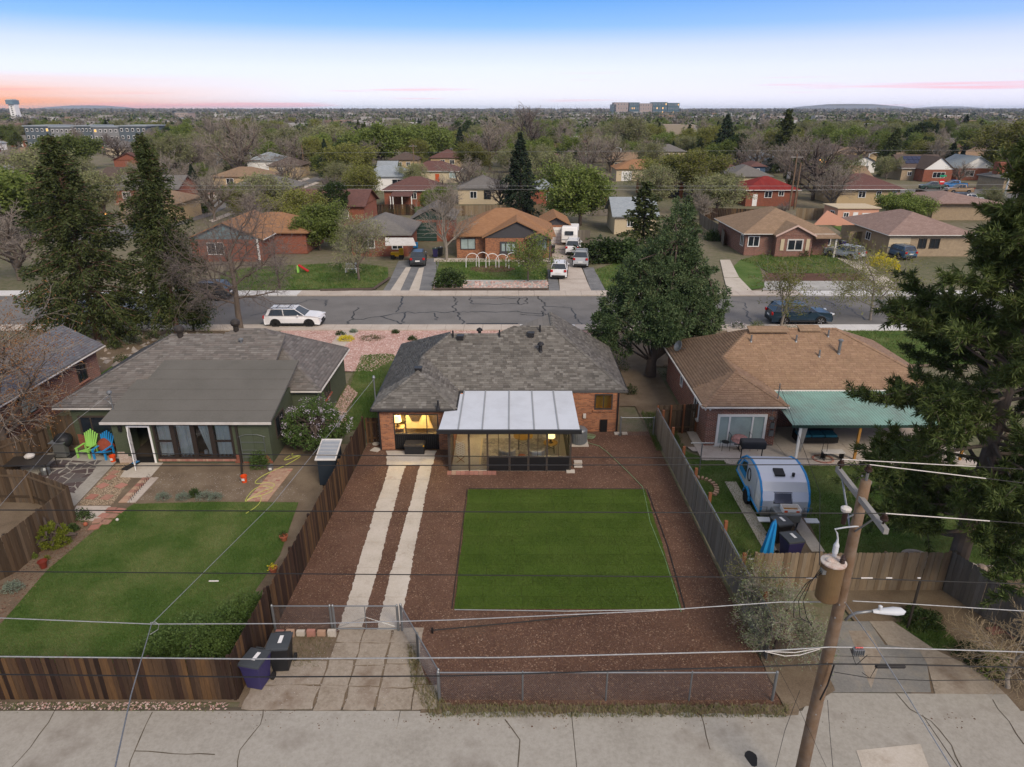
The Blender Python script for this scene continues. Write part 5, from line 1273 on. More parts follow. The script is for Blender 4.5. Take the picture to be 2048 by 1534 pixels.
board_fence('short dark fence run from the alley corner up to the wire gate',[(-8.5,16.0),(-8.42,19.1)],1.75,m_woodd,side=1,post=m_woodd)
board_fence('long dark fence between the green house garden and the mulch yard',[(-8.35,19.2),(-8.15,26),(-7.95,33.2)],1.75,m_woodd,side=1,post=m_woodd)
board_fence('small dark side gate by the left corner of the middle house',[(-7.9,33.6),(-7.15,33.6)],1.5,m_woodd,side=-1,post=m_woodd,post_every=.75)
board_fence('tall weathered board fence at the left edge beside the lawn',[(-22.5,17.2),(-19.6,22.3),(-19.35,25.9)],1.75,m_woodp,side=1,post=m_woodp)
board_fence('weathered board fence turning left behind the small corner yard',[(-19.4,26.0),(-22.2,27.4),(-27,27.6)],1.75,m_woodp,side=1,post=m_woodp)
board_fence('weathered fence between the green house patio and the far left house',[(-26.5,28.4),(-24.8,31.2),(-24.6,32.4)],1.75,m_woodp,side=-1,post=m_woodp)
board_fence('short weathered fence with yellow post closing the green house side yard',[(-24.9,33.3),(-23.45,33.3)],1.75,m_woodp,side=1,post=m_woody,post_every=1.45)
sheet('bare_yard',[(-34,20),(-22.7,17.9),(-19.7,22.5),(-19.5,26),(-22.3,27.3),(-34,27.5)],.006,m_dirt)
fr0,fr1 = np.array([8.45,17.6,0]),np.array([8.02,34.6,0])
rf = board_fence('grey board fence with red brown posts and steel rails between middle and right yards',[fr0[:2],fr1[:2]],1.62,m_woodg,side=-1,rails=0,w=.15)
OFFR = OFF[rf.name]; dR = (fr1-fr0)/np.linalg.norm(fr1-fr0); LR = np.linalg.norm(fr1-fr0)
for k in range(8):
 p = fr0+dR*(LR*(k+.5)/8)+np.array([.12,0,0]); b = MB(); b.cbox((p[0],p[1],.98),(.12,.12,1.96)); b.build('post',m_woodr,rf)
for z,o_ in ((1.62,.06),(1.0,.06),(.4,.06)):
 b = MB(); a = fr0+[o_,0,z]; c = fr1+[o_,0,z]; b.tube([a,c],.035,6); b.build('steel_rail',m_galv,rf)
board_fence('cedar gate and fence panel with orange posts beside the right house',[(8.1,34.7),(10.35,34.9)],1.75,m_woodp,side=-1,post=m_woodr,post_every=.75)
board_fence('tan cedar board fence with a gate facing the patched drive',[(9.1,21.15),(16.35,21.2)],1.7,m_woodt,side=1,post=m_woodt)
board_fence('grey tan cedar fence running from the corner down to the alley',[(16.4,21.15),(17.2,19.2),(17.9,16.8)],1.75,m_woodg,side=1,post=m_woodg)
board_fence('short honey coloured fence at the right edge behind the vine',[(17.0,16.1),(22,16.3)],1.2,m_woody if False else M_random('honey_boards',[(.20,.12,.04),(.26,.16,.06),(.16,.09,.03)],noise=.3,streak=(9,9,.8)),side=1,post=m_woodt)
b = MB(); p = G(1815,1256); b.cbox((p[0],p[1],1.0),(.07,.05,2.0)); tag(b.build('steel_post',m_dark),'dark green steel post in front of the cedar fence','post')
def chain_link(label,pts,h=1.1,cell=.07,top=True,posts=True,name='chain_link_fence',cat='fence',every=2.6):
 p0 = np.array([*pts[0][:2],0.]); t = thing(name,label,cat,p0,world=True)
 V = []; F = []
 for a,c in zip(pts[:-1],pts[1:]):
  a = np.array([*a[:2],0.]); c = np.array([*c[:2],0.]); L = np.linalg.norm(c-a); d = (c-a)/L; nn = np.array([-d[1],d[0],0])
  s = -h
  while s < L:
   for sg in (1,-1):
    x0,x1 = max(s,0),min(s+h,L);
    if x1 <= x0: continue
    z0,z1 = (x0-s),(x1-s)
    if sg < 0: z0,z1 = h-z0,h-z1
    A = a+d*x0+[0,0,z0+.03]; B = a+d*x1+[0,0,z1+.03]; r = .0026; o = len(V)
    for P in (A,B): V += [P+nn*r,P-nn*r*.5+[0,0,r],P-nn*r*.5-[0,0,r]]
    F += [(o,o+1,o+4,o+3),(o+1,o+2,o+5,o+4),(o+2,o,o+3,o+5)]
   s += cell
  b = MB()
  if top: b.tube([a+[0,0,h+.03],c+[0,0,h+.03]],.022,6); b.build('top_rail',m_galv,t)
  if posts:
   m = max(1,round(L/every))
   for k in range(m+1):
    p = a+d*L*k/m; r = .045 if k in (0,m) else .028; b = MB(); b.tube([p,p+[0,0,h+.06],p+[0,0,h+.10]],[r,r,r*.3],8); b.build('post',m_galv,t)
 np_obj('wire_mesh',V,F,m_galv,parent=t,kind='stuff')
 return t
chain_link('galvanised wire mesh fence facing the alley before the mulch yard',[(-2.25,15.95),(8.05,15.95)],1.1)
chain_link('wire mesh fence slanting from the gate down to the alley corner',[(-3.85,19.0),(-3.1,17.6),(-2.25,16.05)],1.1,every=1.6)
chain_link('fixed wire mesh panel left of the driveway gate',[(-8.3,19.0),(-6.3,19.0)],1.05)
gt = chain_link('double wire mesh gate closing the concrete wheel tracks',[(-6.2,19.0),(-3.98,19.0)],1.05,name='driveway_gate',cat='gate',every=2.2)
b = MB(); b.tube([(-6.2,19,.1),(-3.98,19,.1)],.02,6); b.tube([(-5.1,19,.1),(-5.1,19,1.05)],.015,5); b.tube([(-6.1,19,.15),(-5.1,19,.6),(-4.1,19,.2)],.01,4); b.build('gate_bar',m_galv,gt)
chain_link('low wire mesh fence between the middle house corner and the right fence',[(6.05,34.4),(7.9,34.4)],1.1)
for (u,v,l) in ((548,1252,'leftmost'),(566,1250,'second')): pass
bl = thing('stacked_pavers','loose red and grey paving blocks lined up under the fixed mesh panel','blocks',(-7.4,18.8,0),world=True)
for k in range(6): b = MB(); b.cbox((-8.05+k*.36,18.75,.13),(.28,.12,.26 if k % 2 else .2),rz=rnd.uniform(-.1,.1)); b.build('block',(m_paver,m_tanpav,m_conc2)[k % 3],bl)
# UTILITY POLE AND CABLES
PY = 12.65; PX = 7.5
pole = thing('utility_pole','tall brown wooden utility pole with crossarm standing in the alley, right','utility pole',(PX,PY,0),world=True)
b = MB(); b.tube([(PX,PY,-.1),(PX-.01,PY,3),(PX+.02,PY,6),(PX,PY,8),(PX,PY,9.7)],[.165,.15,.135,.118,.105],18); b.build('pole_shaft',m_pole,pole,smooth=True)
b = MB()
for k in range(40):
 a = rnd.uniform(0,6.28); z = rnd.uniform(.5,9.8); r = .16-.0055*z; b.cbox((PX+r*math.cos(a),PY+r*math.sin(a),z),(.03,.03,.035),rz=a)
b.build('knots_and_bolts',m_polex,pole)
ax = PX+.0; arm_z = 9.28; y0a,y1a = PY-1.22,PY+1.22; adx = -.26
b = MB(); d_ = Vector((-.16,-2.44,0)); cA = Vector((PX-.05,PY,arm_z))
angA = math.atan2(d_.y,d_.x); b.cbox(cA,(2.55,.10,.13),rz=angA,ry=0.0); arm = b.build('crossarm',m_polex,pole,bevel=.008)
b = MB(); u_ = d_.normalized()
b.tube([cA-u_*.85+Vector((-.05,0,-.03)),(PX-.1,PY+.05,8.5)],.022,5); b.tube([cA+u_*.75+Vector((0,0,-.03)),(PX-.05,PY-.1,8.5)],.022,5); b.build('arm_brace',m_galv,pole)
def insulator(p,parent):
 b = MB(); b.lathe([(.02,0),(.02,.08),(.075,.09),(.085,.12),(.05,.14),(.07,.16),(.04,.2),(.05,.22),(.02,.24)],12,p); return b.build('insulator',m_porc,parent,smooth=True)
i1 = cA-u_*1.15+Vector((0,0,.07)); i3 = cA+u_*1.1+Vector((0,0,.07)); i2 = Vector((PX,PY,9.84))
for p in (i1,i2,i3): insulator(p,pole)
b = MB(); b.tube([(PX,PY,9.6),(PX,PY,9.88)],.03,6); b.build('ridge_pin',m_galv,pole)
b = MB(); q_ = AY(1690,1030,PY-.2); b.lathe([(.05,-.22),(.055,.05),(.03,.08),(.09,.09),(.10,.16),(.05,.18)],12,tuple(q_)); b.build('arrester',m_porc,pole); b = MB(); b.lathe([(.10,.10),(.11,.17),(.06,.2)],12,tuple(q_)); b.build('arrester_cap',m_offw,pole)
b = MB(); b.tube([q_-[0,0,.1],(PX-.1,PY,q_[2]-.12)],.02,5); b.build('arrester_bracket',m_galv,pole)
ty = PY-.15; tc_ = AY(1668,1130,ty); tb = AY(1660,1190,ty)
tr_r = .25; TX = tc_[0]-.02; TZ1 = AY(1668,1121,ty)[2]; TZ0 = TZ1-1.02
tr = thing('pole_transformer','rust stained cylindrical transformer hung on the utility pole','transformer',(TX,ty,TZ0),world=True)
b = MB(); b.lathe([(tr_r*.9,0),(tr_r,.03),(tr_r,.93),(tr_r*1.03,.94),(tr_r*1.03,.97)],28,(TX,ty,TZ0)); b.build('tank',m_rust,tr,smooth=False)
b = MB(); b.lathe([(tr_r*1.08,.97),(tr_r*1.08,1.0),(tr_r*.8,1.03),(.02,1.05)],28,(TX,ty,TZ0)); b.build('tank_lid',m_rustl,tr)
b = MB(); b.lathe([(.09,1.03),(.09,1.06),(.05,1.09),(.01,1.1)],14,(TX-.1,ty-.02,TZ0)); b.build('lid_dome',m_rustl,tr)
b = MB(); b.lathe([(.05,1.02),(.06,1.05),(.04,1.07),(.06,1.10),(.04,1.12),(.055,1.15),(.03,1.18),(.045,1.2),(.02,1.24)],12,(TX+.13,ty-.1,TZ0)); b.build('bushing',m_porc,tr)
b = MB(); b.lathe([(.04,1.02),(.05,1.12),(.06,1.14),(.06,1.34),(.03,1.42),(.02,1.5)],12,(TX+.05,ty+.12,TZ0)); b.build('bushing_cover',m_lamp,tr)
b = MB(); b.tube([(TX+.05,ty+.12,TZ0+1.5),(TX+.0,ty+.1,TZ0+1.66),(TX-.08,ty+.08,TZ0+1.78),(TX+.1,ty+.08,TZ0+1.82),(TX+.4,ty+.05,TZ0+1.88)],.018,6); b.build('jumper_lead',m_lamp,tr)
for z in (.3,.75): b = MB(); b.tube([(TX+.15,ty+.05,TZ0+z),(PX-.1,PY,TZ0+z)],.03,5); b.build('hanger_bracket',m_galv,tr)
b = MB(); b.cbox((TX-.24,ty-.08,TZ0+.8),(.08,.14,.1)); b.build('terminal_block',m_galv,tr)
for k in range(3):
 b = MB(); b.tube([(TX-.28,ty-.06*k,TZ0+.78),(TX-.42-.05*k,ty,TZ0+.4),(TX-.5-.1*k,ty+.02,TZ0-.1),(TX-.35-.15*k,ty,TZ0-.55),(TX-.2,ty,TZ0-.8+.05*k)],.009,4); b.build('lead_wire',m_wire,tr)
LZ = AY(1720,1226,PY-.1)[2]
sl_ = thing('street_lamp','grey cobra head street lamp reaching right from the utility pole','street lamp',(PX,PY,LZ),world=True)
b = MB(); P0 = AY(1690,1240,PY-.1); P1 = AY(1712,1226,PY-.15); P2 = AY(1745,1222,PY-.2); b.tube([P0,(P0+P1)/2+[0,0,.03],P1,P2],.032,8); b.build('lamp_arm',m_galv,sl_,smooth=True)
hp_ = [AY(u,1223,PY-.22) for u in (1745,1756,1770,1790,1803,1811)]; wid = [.045,.075,.10,.125,.105,.02]; V = []; F = []; n = 12
for i,(p,w_) in enumerate(zip(hp_,wid)):
 for j in range(n):
  a = 2*math.pi*j/n; V.append((p[0],p[1]+w_*math.cos(a),p[2]+(w_*.75 if math.sin(a) > 0 else w_*.45)*math.sin(a)))
 if i: F += [((i-1)*n+j,(i-1)*n+(j+1) % n,i*n+(j+1) % n,i*n+j) for j in range(n)]
F += [tuple(range(n)),tuple(range(6*n-1,5*n-1,-1))]
b = MB(); b.add(V,F); b.build('lamp_head',m_lamp,sl_,smooth=True); b = MB(); b.lathe([(.04,0),(.045,.08),(.02,.1)],12,tuple(hp_[1]+[0.03,0,.07])); b.build('photocell',m_lamp,sl_)
def cable(label,pts,r=.011,mat=None,sag=0,name='overhead_cable',n=10,wrap=None):
 b = MB(); fine = []
 for i in range(len(pts)-1):
  a = np.array(pts[i],float); c = np.array(pts[i+1],float)
  for k in range(n): t_ = k/n; p = a+(c-a)*t_; p[2] -= sag*4*t_*(1-t_); fine.append(p)
 fine.append(np.array(pts[-1],float)); b.tube(fine,r,5)
 o = b.build(name,mat or m_wire); tag(o,label,'cable'); return o
def ext(pl,dz=0): return pl
def wire(label,pixL,att,pixR,r=.012,mat=None,matR=None,rR=None):
 a = AY(*pixL,att[1]); c = AY(*pixR,att[1])
 L = a+(a-np.array(att))*1.3; Rr = c+(c-np.array(att))*1.3
 t = thing('overhead_cable',label,'cable',att,world=True)
 b = MB(); b.tube([L,a,att],r,5); b.build('left_span',mat or m_wire,t); b = MB()
 if matR:
  m_ = np.array(att)+(c-np.array(att))*.75; b.tube([att,m_],rR or r,5); b.build('sleeved_span',matR,t); b = MB(); b.tube([m_,c,Rr],r,5); b.build('right_span',mat or m_wire,t)
 else: b.tube([att,c,Rr],rR or r,5); b.build('right_span',mat or m_wire,t)
 return t
def att(p): return (p[0],p[1],p[2]+.24)
wire('topmost black power line ending in pale sleeving at the far crossarm end',(0,905),att(i1),(2040,938),.011,None,m_offw,.012)
wire('power line tied on the ridge pin at the very top of the pole',(0,932),att(i2),(2048,966),.011,None,m_offw,.012)
wire('power line tied to the near crossarm end',(0,1020),att(i3),(2048,1047),.011,None,m_offw,.012)
NZ = AY(1700,1156,PY)
wire('thin black neutral line crossing at the foot of the transformer',(0,1143),(PX,PY,NZ[2]),(2048,1168),.012)
for (u0,u1) in ((418,437),(1612,1632),(1722,1745),(1772,1784),(1835,1841)):
 a = AY(u0,1156+(u0 < 600)*6,PY); c = AY(u1,1156+(u1 < 600)*6,PY); b = MB(); b.tube([a,c],.016,6); tag(b.build('line_sleeve',m_offw),'small white sleeve on the neutral line '+{418: 'over the left lawn',1612: 'left of the transformer',1722: 'just right of the pole',1772: 'second to the right of the pole',1835: 'furthest right of the pole'}[u0],'sleeve')
def span(label,pl,y,r,mat): return cable(label,[AY(u,v,y) for u,v in pl],r,mat,n=2)
span('silver twisted cable crossing the lawn and passing over the mulch to the pole',[(-300,1229),(0,1236),(300,1248),(640,1247),(900,1240),(1300,1222),(1560,1204),(1690,1204)],PY,.012,m_wires)
span('black and silver cable leaving the pole above the street lamp',[(1705,1202),(1790,1206),(2048,1222),(2400,1240)],PY,.012,m_wires)
span('thick silver cable running the whole width above the alley fence',[(-300,1306),(0,1313),(500,1318),(1000,1315),(1530,1302),(1660,1294),(1790,1296),(2048,1304),(2400,1312)],PY-.2,.016,m_wires)
span('thick black telephone cable below the silver cable',[(-300,1344),(0,1349),(500,1354),(900,1352),(1500,1334),(1660,1328),(1800,1329),(2048,1335),(2400,1344)],PY-.2,.017,m_wire)
span('thin black wire sagging below the telephone cable on the right',[(1668,1344),(1740,1356),(1850,1361),(2000,1360),(2300,1355)],PY-.2,.009,m_wire)
span('thin wire just above the telephone cable right of the pole',[(1672,1312),(1900,1316),(2300,1325)],PY-.2,.006,m_wire)
for k,pl in enumerate(([(1530,1303),(1570,1312),(1600,1310),(1640,1298)],[(1535,1303),(1590,1305),(1645,1295)])):
 span(('lower' if k == 0 else 'upper')+' pale jumper lead hanging left of the pole',pl,PY-.25,.011,m_offw)
a,c = AY(1750,1333,PY-.2),AY(1811,1333,PY-.2); b = MB(); b.tube([a,a+(c-a)*.04,c-(c-a)*.04,c],[.02,.045,.045,.02],10); tag(b.build('splice_case',m_trim),'black splice case strapped under the telephone cable','splice case')
t = thing('cable_box','grey metal cable amplifier box hung on the silver cable','cable box',AY(1716,1302,PY-.25)); b = MB(); b.cbox((0,0,0),(.26,.14,.15)); b.build('box_body',m_galv,t,bevel=.02)
b = MB()
for k in range(5): b.cbox((-.1+k*.05,-.08,0),(.015,.03,.16))
b.build('fins',m_galv,t); b = MB(); b.tube([(-.08,0,.1),(.1,0,.1)],.018,5); b.build('red_tape',m_tail,t)
for i,pl in enumerate(([(1724,1345),(1740,1356),(1755,1330)],[(1700,1296),(1712,1330),(1735,1310)],[(1668,1330),(1655,1370),(1640,1400)])):
 span(('short looped wire under the splice case','short looped wire beside the cable box','black riser cable strapped against the pole')[i],pl,PY-.25,.008 if i < 2 else .02,m_wire)
NL = AY(303,1248,PY)
cable('striped service drop from the silver cable to the mast of the middle house',[NL,AY(545,1008,22),(-7.25,33.3,3.85)],.009,m_wires,.0)
cable('service drop hanging from the silver cable towards the alley, lower left',[NL,AY(262,1390,8.0),AY(228,1545,5.0)],.010,m_wires)
b = MB(); b.tube([NL,NL+[-.02,0,.04],NL+[.1,0,.06],NL+[.17,0,-.02],NL+[.12,0,-.16],NL+[-.03,-.1,-.22]],.008,5); tag(b.build('drop_loop',m_wires),'loop of bare wire where the service drop leaves the silver cable','wire')
cable('service drop from the transformer up to the mast of the brown roofed house',[(TX-.3,ty,TZ0+.9),AY(1640,985,22),(14.1,33.3,3.5)],.010,m_wire)
cable('dark service drop from the lower line over to the green house mast',[AY(-250,1300,PY),AY(140,850,30),(-20.4,31.9,3.6)],.007,m_wires)
cable('diagonal guy cable crossing in front of the driveway at lower right',[AY(1688,1202,PY),AY(1750,1290,11.0),AY(1820,1400,9.5),AY(1912,1550,8)],.012,m_wires)
cable('thin black wire dropping to the left of the pole foot',[AY(1600,1380,13),AY(1570,1460,11.5),AY(1545,1560,10.5)],.006)
cable('thin black wire dropping to the right of the pole foot',[AY(1655,1400,12.3),AY(1660,1470,11.5),AY(1668,1560,10.5)],.006)
cable('thin wire slanting down left of the pole over the weeds',[AY(1500,1230,14.5),AY(1590,1400,12),AY(1660,1550,10.5)],.004)
cable('thin guy wire from the mulch lawn corner to the pole top',[AY(1180,905,28),AY(1300,990,22),AY(1440,1170,16.5)],.004)
def small_pole(u,vb,vt,label,arm=True,lamp=0,mat=None):
 g = G(u,vb); top = AY(u,vt,g[1])[2]; t = thing('utility_pole' if not lamp else 'street_lamp',label,'utility pole' if not lamp else 'street lamp',(g[0],g[1],0))
 b = MB(); b.tube([(0,0,0),(0,0,top)],[.2,.13],8); b.build('pole_shaft',mat or (m_pole if not lamp else m_lamp),t)
 if arm and not lamp: b = MB(); b.box(-1.1,-.06,top-.6,1.1,.06,top-.45); b.build('crossarm',m_polex,t)
 if lamp: b = MB(); b.tube([(0,0,top-.4),(lamp*.6,0,top+.1),(lamp*2.0,0,top+.3)],.06,6); b.build('lamp_arm',m_lamp,t); b = MB(); b.cbox((lamp*2.4,0,top+.3),(.9,.3,.14)); b.build('lamp_head',m_lamp,t,bevel=.05)
 return t
small_pole(1578,420,308,'left one of two tall poles behind the red brick house on the right'); small_pole(1588,418,325,'right one of two tall poles behind the red brick house',arm=False)
t = small_pole(1570,392,316,'short pole with a white transformer tank beside the twin poles',arm=False); b = MB(); b.lathe([(.35,-1),(.35,.2),(.1,.3)],12,(.0,-.4,4.6)); b.build('transformer_tank',m_offw,t)
small_pole(829,352,288,'tall wooden pole among the houses left of centre'); small_pole(1240,335,297,'thin pole with pale lamp behind the yellow green tree',arm=False,lamp=-.6)
small_pole(609,345,290,'dark pole by the left side street',arm=False); small_pole(1732,345,307,'curved arm street lamp near the white garage',lamp=1.1); small_pole(2008,395,345,'street lamp right of the chimney at the far right',lamp=1.2)
small_pole(1962,345,282,'dark pole at the far right beyond the white gabled house'); small_pole(1998,340,262,'tall pole with transformer at the far right skyline')
small_pole(1112,400,320,'pole behind the garage of the orange brick house',arm=False)
for (lbl,L,y) in (('distant power line across the middle of the neighbourhood',[(-100,372),(600,371),(1100,372),(1580,372),(2150,368)],108),('second distant power line slightly lower',[(-100,381),(700,378),(1580,380),(2150,378)],109),('far power line behind the roofs',[(600,306),(1100,303),(1600,301),(2150,300)],150)):
 cable(lbl,[AY(u,v,y) for u,v in L],.017,m_wires,0,n=3)
# BINS, GARDEN THINGS
def wheelie(x,y,rz,label,body,lid,sc=1):
 t = thing('wheeled_bin',label,'bin',(x,y,0),rz); t.scale = (sc,)*3
 b = MB(); V = []
 for z,wx,wy in ((.06,.25,.26),(.9,.32,.36),(1.0,.34,.38),(1.02,.34,.38)): V += [(-wx,-wy,z),(wx,-wy,z),(wx,wy,z),(-wx,wy,z)]
 F = [(3,2,1,0),(12,13,14,15)]
 for i in range(3): F += [(i*4+j,i*4+(j+1) % 4,(i+1)*4+(j+1) % 4,(i+1)*4+j) for j in range(4)]
 b.add(V,F); b.build('bin_body',body,t,bevel=.025)
 b = MB(); b.prism([(-.40,1.03),(.42,1.03),(.38,1.09),(-.2,1.13),(-.38,1.11)],-.36,.36,'x'); b.build('lid',lid,t,bevel=.02)
 b = MB(); b.tube([(-.25,.42,.95),(-.25,.50,1.0),(.25,.50,1.0),(.25,.42,.95)],.02,6); b.build('handle',lid,t)
 for s_ in (-1,1):
  b = MB(); b.tube([(s_*.30,.3,.13),(s_*.37,.3,.13)],.13,12); b.build('wheel',m_tyre,t)
 b = MB(); b.cbox((.05,.02,1.133),(.12,.36,.006),rx=-.06); b.build('lid_sticker',m_label,t)
 b = MB(); b.cbox((0,-.315,.86),(.22,.012,.10),rx=-.1); b.build('number_plate',m_label if body == m_purple else m_trim,t)
 b = MB(); b.tube([(.0,-.33,.74),(.0,-.325,.74)],.05,12); b.build('round_emblem',m_label,t)
 return t
p = G(512,1383); wheelie(p[0],p[1]+.3,R(-12),'purple wheeled bin with black lid against the dark fence corner',m_purple,m_binlid)
p = G(560,1350); wheelie(p[0],p[1]+.35,R(4),'black wheeled bin with grey lid behind the purple bin in the alley',m_blackp,m_binlid)
p = G(1582,1128); wheelie(p[0],p[1]+.3,R(10),'purple wheeled bin with dark lid in front of the teardrop trailer',m_purple,m_binlid)
p = G(1562,1092); wheelie(p[0],p[1]+.35,R(12),'black wheeled bin between the trailer hitch and the purple bin',m_blackp,m_binlid,.95)
for (u,v,l,bo,li) in ((871,514,'purple bin with green lid on the gravel drive across the street',m_purple,m_green),(881,512,'dark bin beside the green lidded bin across the street',m_blackp,m_blackp),(1104,507,'dark bin at the right corner of the orange brick house',m_blackp,m_binlid),
      (272,462,'green bin before the tan fence at the left',m_green,m_green),(284,462,'blue bin before the tan fence at the left',m_purple,m_purple),(1683,498,'purple bin at the porch of the red brick house on the right',m_purple,m_binlid)):
 p = G(u,v); wheelie(p[0],p[1],R(5),l,bo,li)
def adirondack(x,y,rz,label,mt):
 t = thing('adirondack_chair',label,'chair',(x,y,.03),rz)
 b = MB();
 for k in range(7): a = (k-3)*.12; b.cbox((.085*(k-3)*1.15,.32+.12,.72+.04*(3-abs(k-3))),(.075,.025,.74+.07*(3-abs(k-3))),rx=-.32,ry=a*.6)
 b.build('backrest',mt,t)
 b = MB()
 for k in range(5): b.cbox((0,-.2+k*.11,.36-.03*k),(.52,.10,.025))
 b.build('seat',mt,t)
 for s_ in (-1,1):
  b = MB(); b.cbox((s_*.33,.0,.56),(.12,.68,.03)); b.build('arm',mt,t,bevel=.01)
  b = MB(); b.box(s_*.33-.04,-.32,0,s_*.33+.04,-.24,.55); b.build('leg',mt,t); b = MB(); b.box(s_*.33-.03,.3,0,s_*.33+.03,.38,.55); b.build('leg',mt,t)
 return t
p = G(172,916); adirondack(p[0]+.0,p[1]+.2,R(-8),'lime green adirondack chair by the green brick wall',m_limep)
p = G(200,918); adirondack(p[0]+.15,p[1]+.15,R(-8),'blue adirondack chair with a red cloth dumped on it',m_bluep)
p = G(205,890,.55); b = MB(); V = []; n = 14
for i in range(7):
 for j in range(n):
  a = 2*math.pi*j/n; r = (.40,.44,.40,.36,.28,.16,.01)[i]*(1+.12*math.sin(3*a+i)+.08*math.sin(7*a)); V.append((p[0]+.12+r*math.cos(a),p[1]+.1+r*.8*math.sin(a),.32+(0,.12,.22,.34,.46,.55,.6)[i]))
b.add(V,[(i*n+j,i*n+(j+1) % n,(i+1)*n+(j+1) % n,(i+1)*n+j) for i in range(6) for j in range(n)]); tag(b.build('red_cloth',m_cloth,smooth=True),'rust red cloth bundled on the blue adirondack chair','cloth')
def bucket(u,v,label,mt,r=.15,h=.36):
 p = G(u,v); t = thing('bucket',label,'bucket',(p[0],p[1]+r,0)); b = MB(); b.lathe([(r*.8,0),(r,h),(r*1.08,h),(r*1.08,h-.03),(r*.93,h-.02),(r*.74,.03)],16); b.build('bucket_body',mt,t)
 b = MB(); b.tube([(r*1.02*math.cos(a),.0,h-.02-.28*math.sin(a)*0+.0) if False else (r*1.05*math.cos(a),-r*.3*math.sin(a)-r*.7,h-.05-.1*math.sin(a)) for a in np.linspace(0,math.pi,8)],.006,4); b.build('handle',m_galv,t)
 b = MB(); b.cbox((0,-r*.93,h*.55),(.14,.01,.12)); b.build('printed_label',m_label,t)
bucket(224,926,'orange bucket beside the blue chair by the green wall',m_orange); bucket(487,967,'orange bucket on the bare soil near the downspout',m_orange); bucket(541,944,'grey bucket at the right corner of the green house',m_galv,.13,.3)
p = G(128,916); t = thing('barbecue_grill','black kettle grill with grey side cart in the fence corner','grill',(p[0],p[1]+.3,.03)); b = MB(); b.lathe([(.3,.55),(.42,.7),(.45,.9),(.40,1.08),(.24,1.2),(.02,1.24)],18); b.build('lid',m_blackp,t,smooth=True)
b = MB(); b.box(-.35,-.45,.08,.25,-.1,.88); b.build('cart_door',M_plain('grey_cart_steel',(.13,.135,.13),.5,metal=.3),t,bevel=.02); b = MB(); b.box(-.45,-.35,.0,.45,.35,.08); b.build('base',m_blackp,t); b = MB(); b.box(-.5,-.5,.88,.3,-.1,.93); b.build('side_shelf',m_galv,t)
p = G(62,950); t = thing('patio_table','dark rectangular patio table near the left fence','table',(p[0],p[1]+.2,0),R(8)); b = MB(); b.box(-1.0,-.55,.68,1.0,.55,.72); b.build('tabletop',m_dark,t,bevel=.01)
for sx in (-.92,.92):
 for sy in (-.48,.48): b = MB(); b.tube([(sx,sy,0),(sx,sy,.68)],.025,6); b.build('leg',m_dark,t)
b = MB(); V = []
b.lathe([(.05,0),(.22,.05),(.25,.14),(.16,.22),(.03,.26)],9,(p[0]-.15,p[1]+.45,.72)); tag(b.build('plastic_bag',m_offw),'crumpled pale plastic bag lying on the dark patio table','bag')
p = G(85,948); t = thing('metal_drum','small pale metal drum with wire guard beside the patio table','drum',(p[0]+.2,p[1]-.0,0)); b = MB(); b.lathe([(.2,0),(.22,.3),(.16,.42),(.04,.46)],14); b.build('drum_body',m_galv,t); b = MB()
for k in range(8): a = k*.78; b.tube([(.32*math.cos(a),.32*math.sin(a),0),(.3*math.cos(a),.3*math.sin(a),.35)],.008,4)
b.build('wire_guard',m_black,t)
p = G(292,927); b = MB(); b.cbox((p[0]-.15,p[1]+.35,.045),(1.1,.62,.02)); tag(b.build('door_mat',m_trim,bevel=.005),'black doormat on the slab below the open white door','mat')
p = G(258,938); t = thing('boot_tray','long dark boot tray with a blue pad left of the doormat','tray',(p[0],p[1]+.3,.02),R(72)); b = MB(); b.box(-.5,-.18,0,.5,.18,.07); b.build('tray',m_trim,t,bevel=.03); b = MB(); b.box(.1,-.1,.07,.42,.1,.09); b.build('blue_pad',m_bluep,t)
p = G(236,926); t = thing('garden_broom','long handled broom leaning on the green wall by the orange bucket','broom',(p[0],p[1]+.2,0)); b = MB(); b.tube([(0,-.1,.15),(-.03,.12,1.25)],.014,5); b.build('handle',m_lamp,t); b = MB(); b.cbox((0,-.12,.1),(.2,.08,.2)); b.build('brush',m_trim,t)
p = G(640,945); t = thing('tool_shed','narrow black tool shed with a pale ribbed sloping lid','shed',(p[0]+.15,p[1]+1.0,0),world=True); X0,X1,Y0,Y1 = p[0]-.32,p[0]+.6,p[1]-.0,p[1]+1.5
X0,X1 = -9.35,-8.5; Y0,Y1 = 29.0,30.3
b = MB(); b.prism([(Y0,0),(Y1,0),(Y1,1.75),(Y0,1.45)],X0,X1,'x'); b.build('shed_body',M_plain('blue_black_siding',(.018,.026,.036),.6),t)
b = MB()
for k in range(9): b.box(X0-.012,Y0+.05+k*.15,.05,X0-.002,Y0+.1+k*.15,1.4)
b.build('siding_rib',m_trim,t); b = MB(); b.slab([(X0-.08,Y0-.12,1.46),(X1+.08,Y0-.12,1.46),(X1+.08,Y1+.08,1.83),(X0-.08,Y1+.08,1.83)],.05); b.build('lid',m_offw,t)
b = MB()
for k in range(13): y = Y0-.02+k*.1; z = 1.46+(y-Y0+.12)*.247+.003; b.slab([(X0-.02,y,z+.006),(X1+.02,y,z+.006),(X1+.02,y+.055,z+.02),(X0-.02,y+.055,z+.02)],.02)
b.build('lid_rib',M_plain('blue_grey_rib',(.16,.20,.25),.6),t)
p = G(512,930); t = thing('garden_trellis','wire arch trellis against the green wall','trellis',(p[0]-.0,p[1]+.2,0),world=True)
x0,x1,y = p[0]-.65,p[0]+.55,31.15
b = MB()
for x in (x0,x1): b.tube([(x,y,0),(x,y,1.6)],.012,5)
